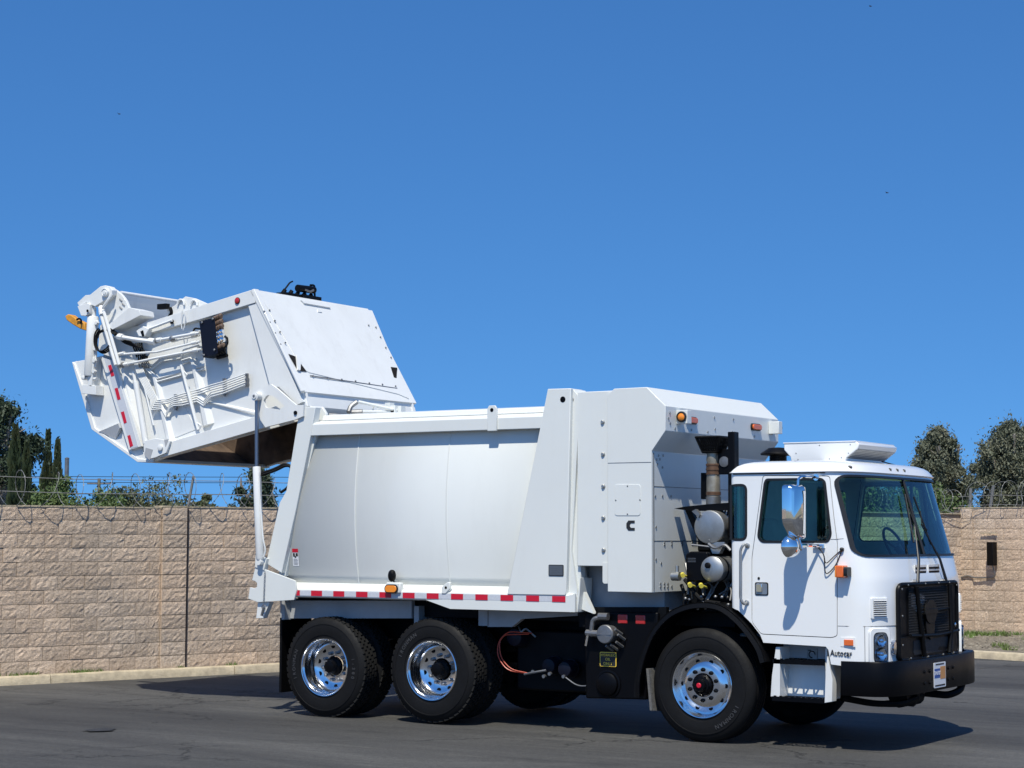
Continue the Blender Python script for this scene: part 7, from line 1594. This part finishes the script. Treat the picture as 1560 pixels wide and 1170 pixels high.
# steps
sx0, sx1 = (0.703, -1.200, 0.821)[0], (1.294, -1.200, 0.435)[0]
for s in (-1, 1):
    a = lambda y: s*y
    st_ = empty('steps', (0, 0, 0), T)
    bm = BM(); prism(bm, [(0.743, 0.905), (0.782, 0.907), (0.778, 0.445), (0.687, 0.459), (0.701, 0.643)], *sorted((a(1.17), a(0.85)))); part('side_plate', bm, 'white_tg', st_) 
    bm = BM(); prism(bm, [(sx1-0.09, 0.90), (sx1-0.07, 0.93), (sx1-0.085, 0.44), (sx1-0.09, 0.44)], *sorted((a(1.12), a(0.80)))); part('side_plate', bm, 'white_tg', st_)
    bm = BM(); prism(bm, [(1.255, 0.841), (1.303, 0.645), (1.298, 0.441), (1.225, 0.426), (1.237, 0.665)], *sorted((a(1.20), a(1.10)))); part('end_plate', bm, 'white_tg', st_, bevel=0.003)
    bm = BM(); box(bm, sx0+0.02, sx1-0.085, *sorted((a(0.96), a(0.94))), 0.80, 1.0); part('riser', bm, 'grey_body', st_)
    bm = BM(); hull3(bm, [(sx0+0.03, a(0.955), 0.79), (sx1-0.09, a(0.955), 0.79), (sx1-0.09, a(0.94), 0.79), (sx0+0.03, a(0.94), 0.79)], [(sx0+0.03, a(0.985), 0.45), (sx1-0.09, a(0.985), 0.45), (sx1-0.09, a(0.97), 0.45), (sx0+0.03, a(0.97), 0.45)]); part('riser', bm, 'white_tg', st_)
    for z_, y0_, y1_ in ((0.79, 1.17, 0.96), (0.455, 1.19, 1.03)):
        bm = BM(); xa, xb_ = sx0+0.005, sx1-0.08
        for yy_ in (y0_, y1_): box(bm, xa, xb_, *sorted((a(yy_), a(yy_-0.016 if yy_ == y0_ else yy_+0.012))), z_-0.035 if yy_ == y0_ else z_-0.01, z_+0.006)
        n_ = 5; dx = (xb_-xa)/n_
        for k in range(n_):
            for (ya_, yb_) in ((y0_, (y0_+y1_)/2), ((y0_+y1_)/2, y1_)):
                tube(bm, [(xa+dx*k, a(ya_), z_), (xa+dx*(k+0.5), a(yb_), z_), (xa+dx*(k+1), a(ya_), z_)], 0.012, 4, flat=0.5)
        box(bm, xa, xb_, *sorted((a((y0_+y1_)/2+0.008), a((y0_+y1_)/2-0.008))), z_-0.01, z_+0.004)
        for k in range(9): box(bm, xa+(xb_-xa)*(k+0.3)/9, xa+(xb_-xa)*(k+0.7)/9, *sorted((a(y0_+0.001), a(y0_-0.012))), z_+0.006, z_+0.014)
        part('step_tread', bm, 'black', st_)
bm = BM(); q = (1.009, -0.970, 0.838); box(bm, q[0]-0.05, q[0]+0.05, -0.968, -0.962, q[2]-0.055, q[2]+0.055); lb_ = part('step_label', bm, 'steel')
bm = BM(); tube(bm, [(q[0]+0.03*math.cos(k*0.6), -0.97, q[2]+0.03*math.sin(k*0.6)) for k in range(9)], 0.005, 4); box(bm, q[0]-0.04, q[0]-0.01, -0.9705, -0.9685, q[2]+0.03, q[2]+0.042); part('label_print', bm, 'print_k', lb_)
# interior
bm = BM(); box(bm, 0.36, 1.60, -1.14, 1.14, 0.985, 1.02); box(bm, 0.36, 1.25, -0.42, 0.42, 1.02, 1.42); part('cab_floor', bm, 'dash', cab, bevel=0.03)
bm = BM(); prism(bm, [(1.30, 1.10), (1.62, 1.10), (1.64, 1.60), (1.58, 1.67), (1.42, 1.69), (1.32, 1.60)], -0.90, 0.90); part('dashboard', bm, 'dash', cab, bevel=0.03)
for s in (-1, 1):
    bm = BM(); box(bm, 0.52, 0.98, s*0.78-0.24, s*0.78+0.24, 1.30, 1.44); prism(bm, [(0.44, 1.42), (0.60, 1.42), (0.52, 2.08), (0.40, 2.08)], s*0.78-0.23, s*0.78+0.23); box(bm, 0.55, 0.9, s*0.78-0.15, s*0.78+0.15, 1.02, 1.3); part('seat', bm, 'seat', cab, bevel=0.05)
    bm = BM(); c_ = Vector((1.17, s*0.74, 1.80)); ux = Vector((0.5, 0, 0.866)); 
    tube(bm, [c_+Vector((0, 1, 0))*0.22*math.cos(k*PI/12)+Vector((-0.45, 0, 0.89))*0.22*math.sin(k*PI/12) for k in range(24)], 0.014, 6, closed=True); tube(bm, [c_, c_+Vector((0.25, 0, -0.22))], 0.03, 8)
    for a_ in (0.4, 2.7, 4.7): tube(bm, [c_, c_+Vector((0, 1, 0))*0.22*math.cos(a_)+Vector((-0.45, 0, 0.89))*0.22*math.sin(a_)], 0.012, 6)
    part('steering_wheel', bm, 'seal', cab)
bm = BM(); box(bm, 0.346, 0.352, -1.0, 1.0, 1.0, 2.45)
for k in range(4): box(bm, 0.352, 0.365, -0.95, 0.95, 1.75+0.16*k, 1.78+0.16*k)
part('rear_trim', bm, 'seat', cab)

for o in [o for o in bpy.data.objects if o.parent and o.name.split('.')[0] in ('bolt', 'screw', 'brake_line', 'weld_bead', 'yellow_cap_', 'pipe_joint', 'rusty_clamp', 'rod_end', 'axles', 'plate_print')]: split_loose(o)
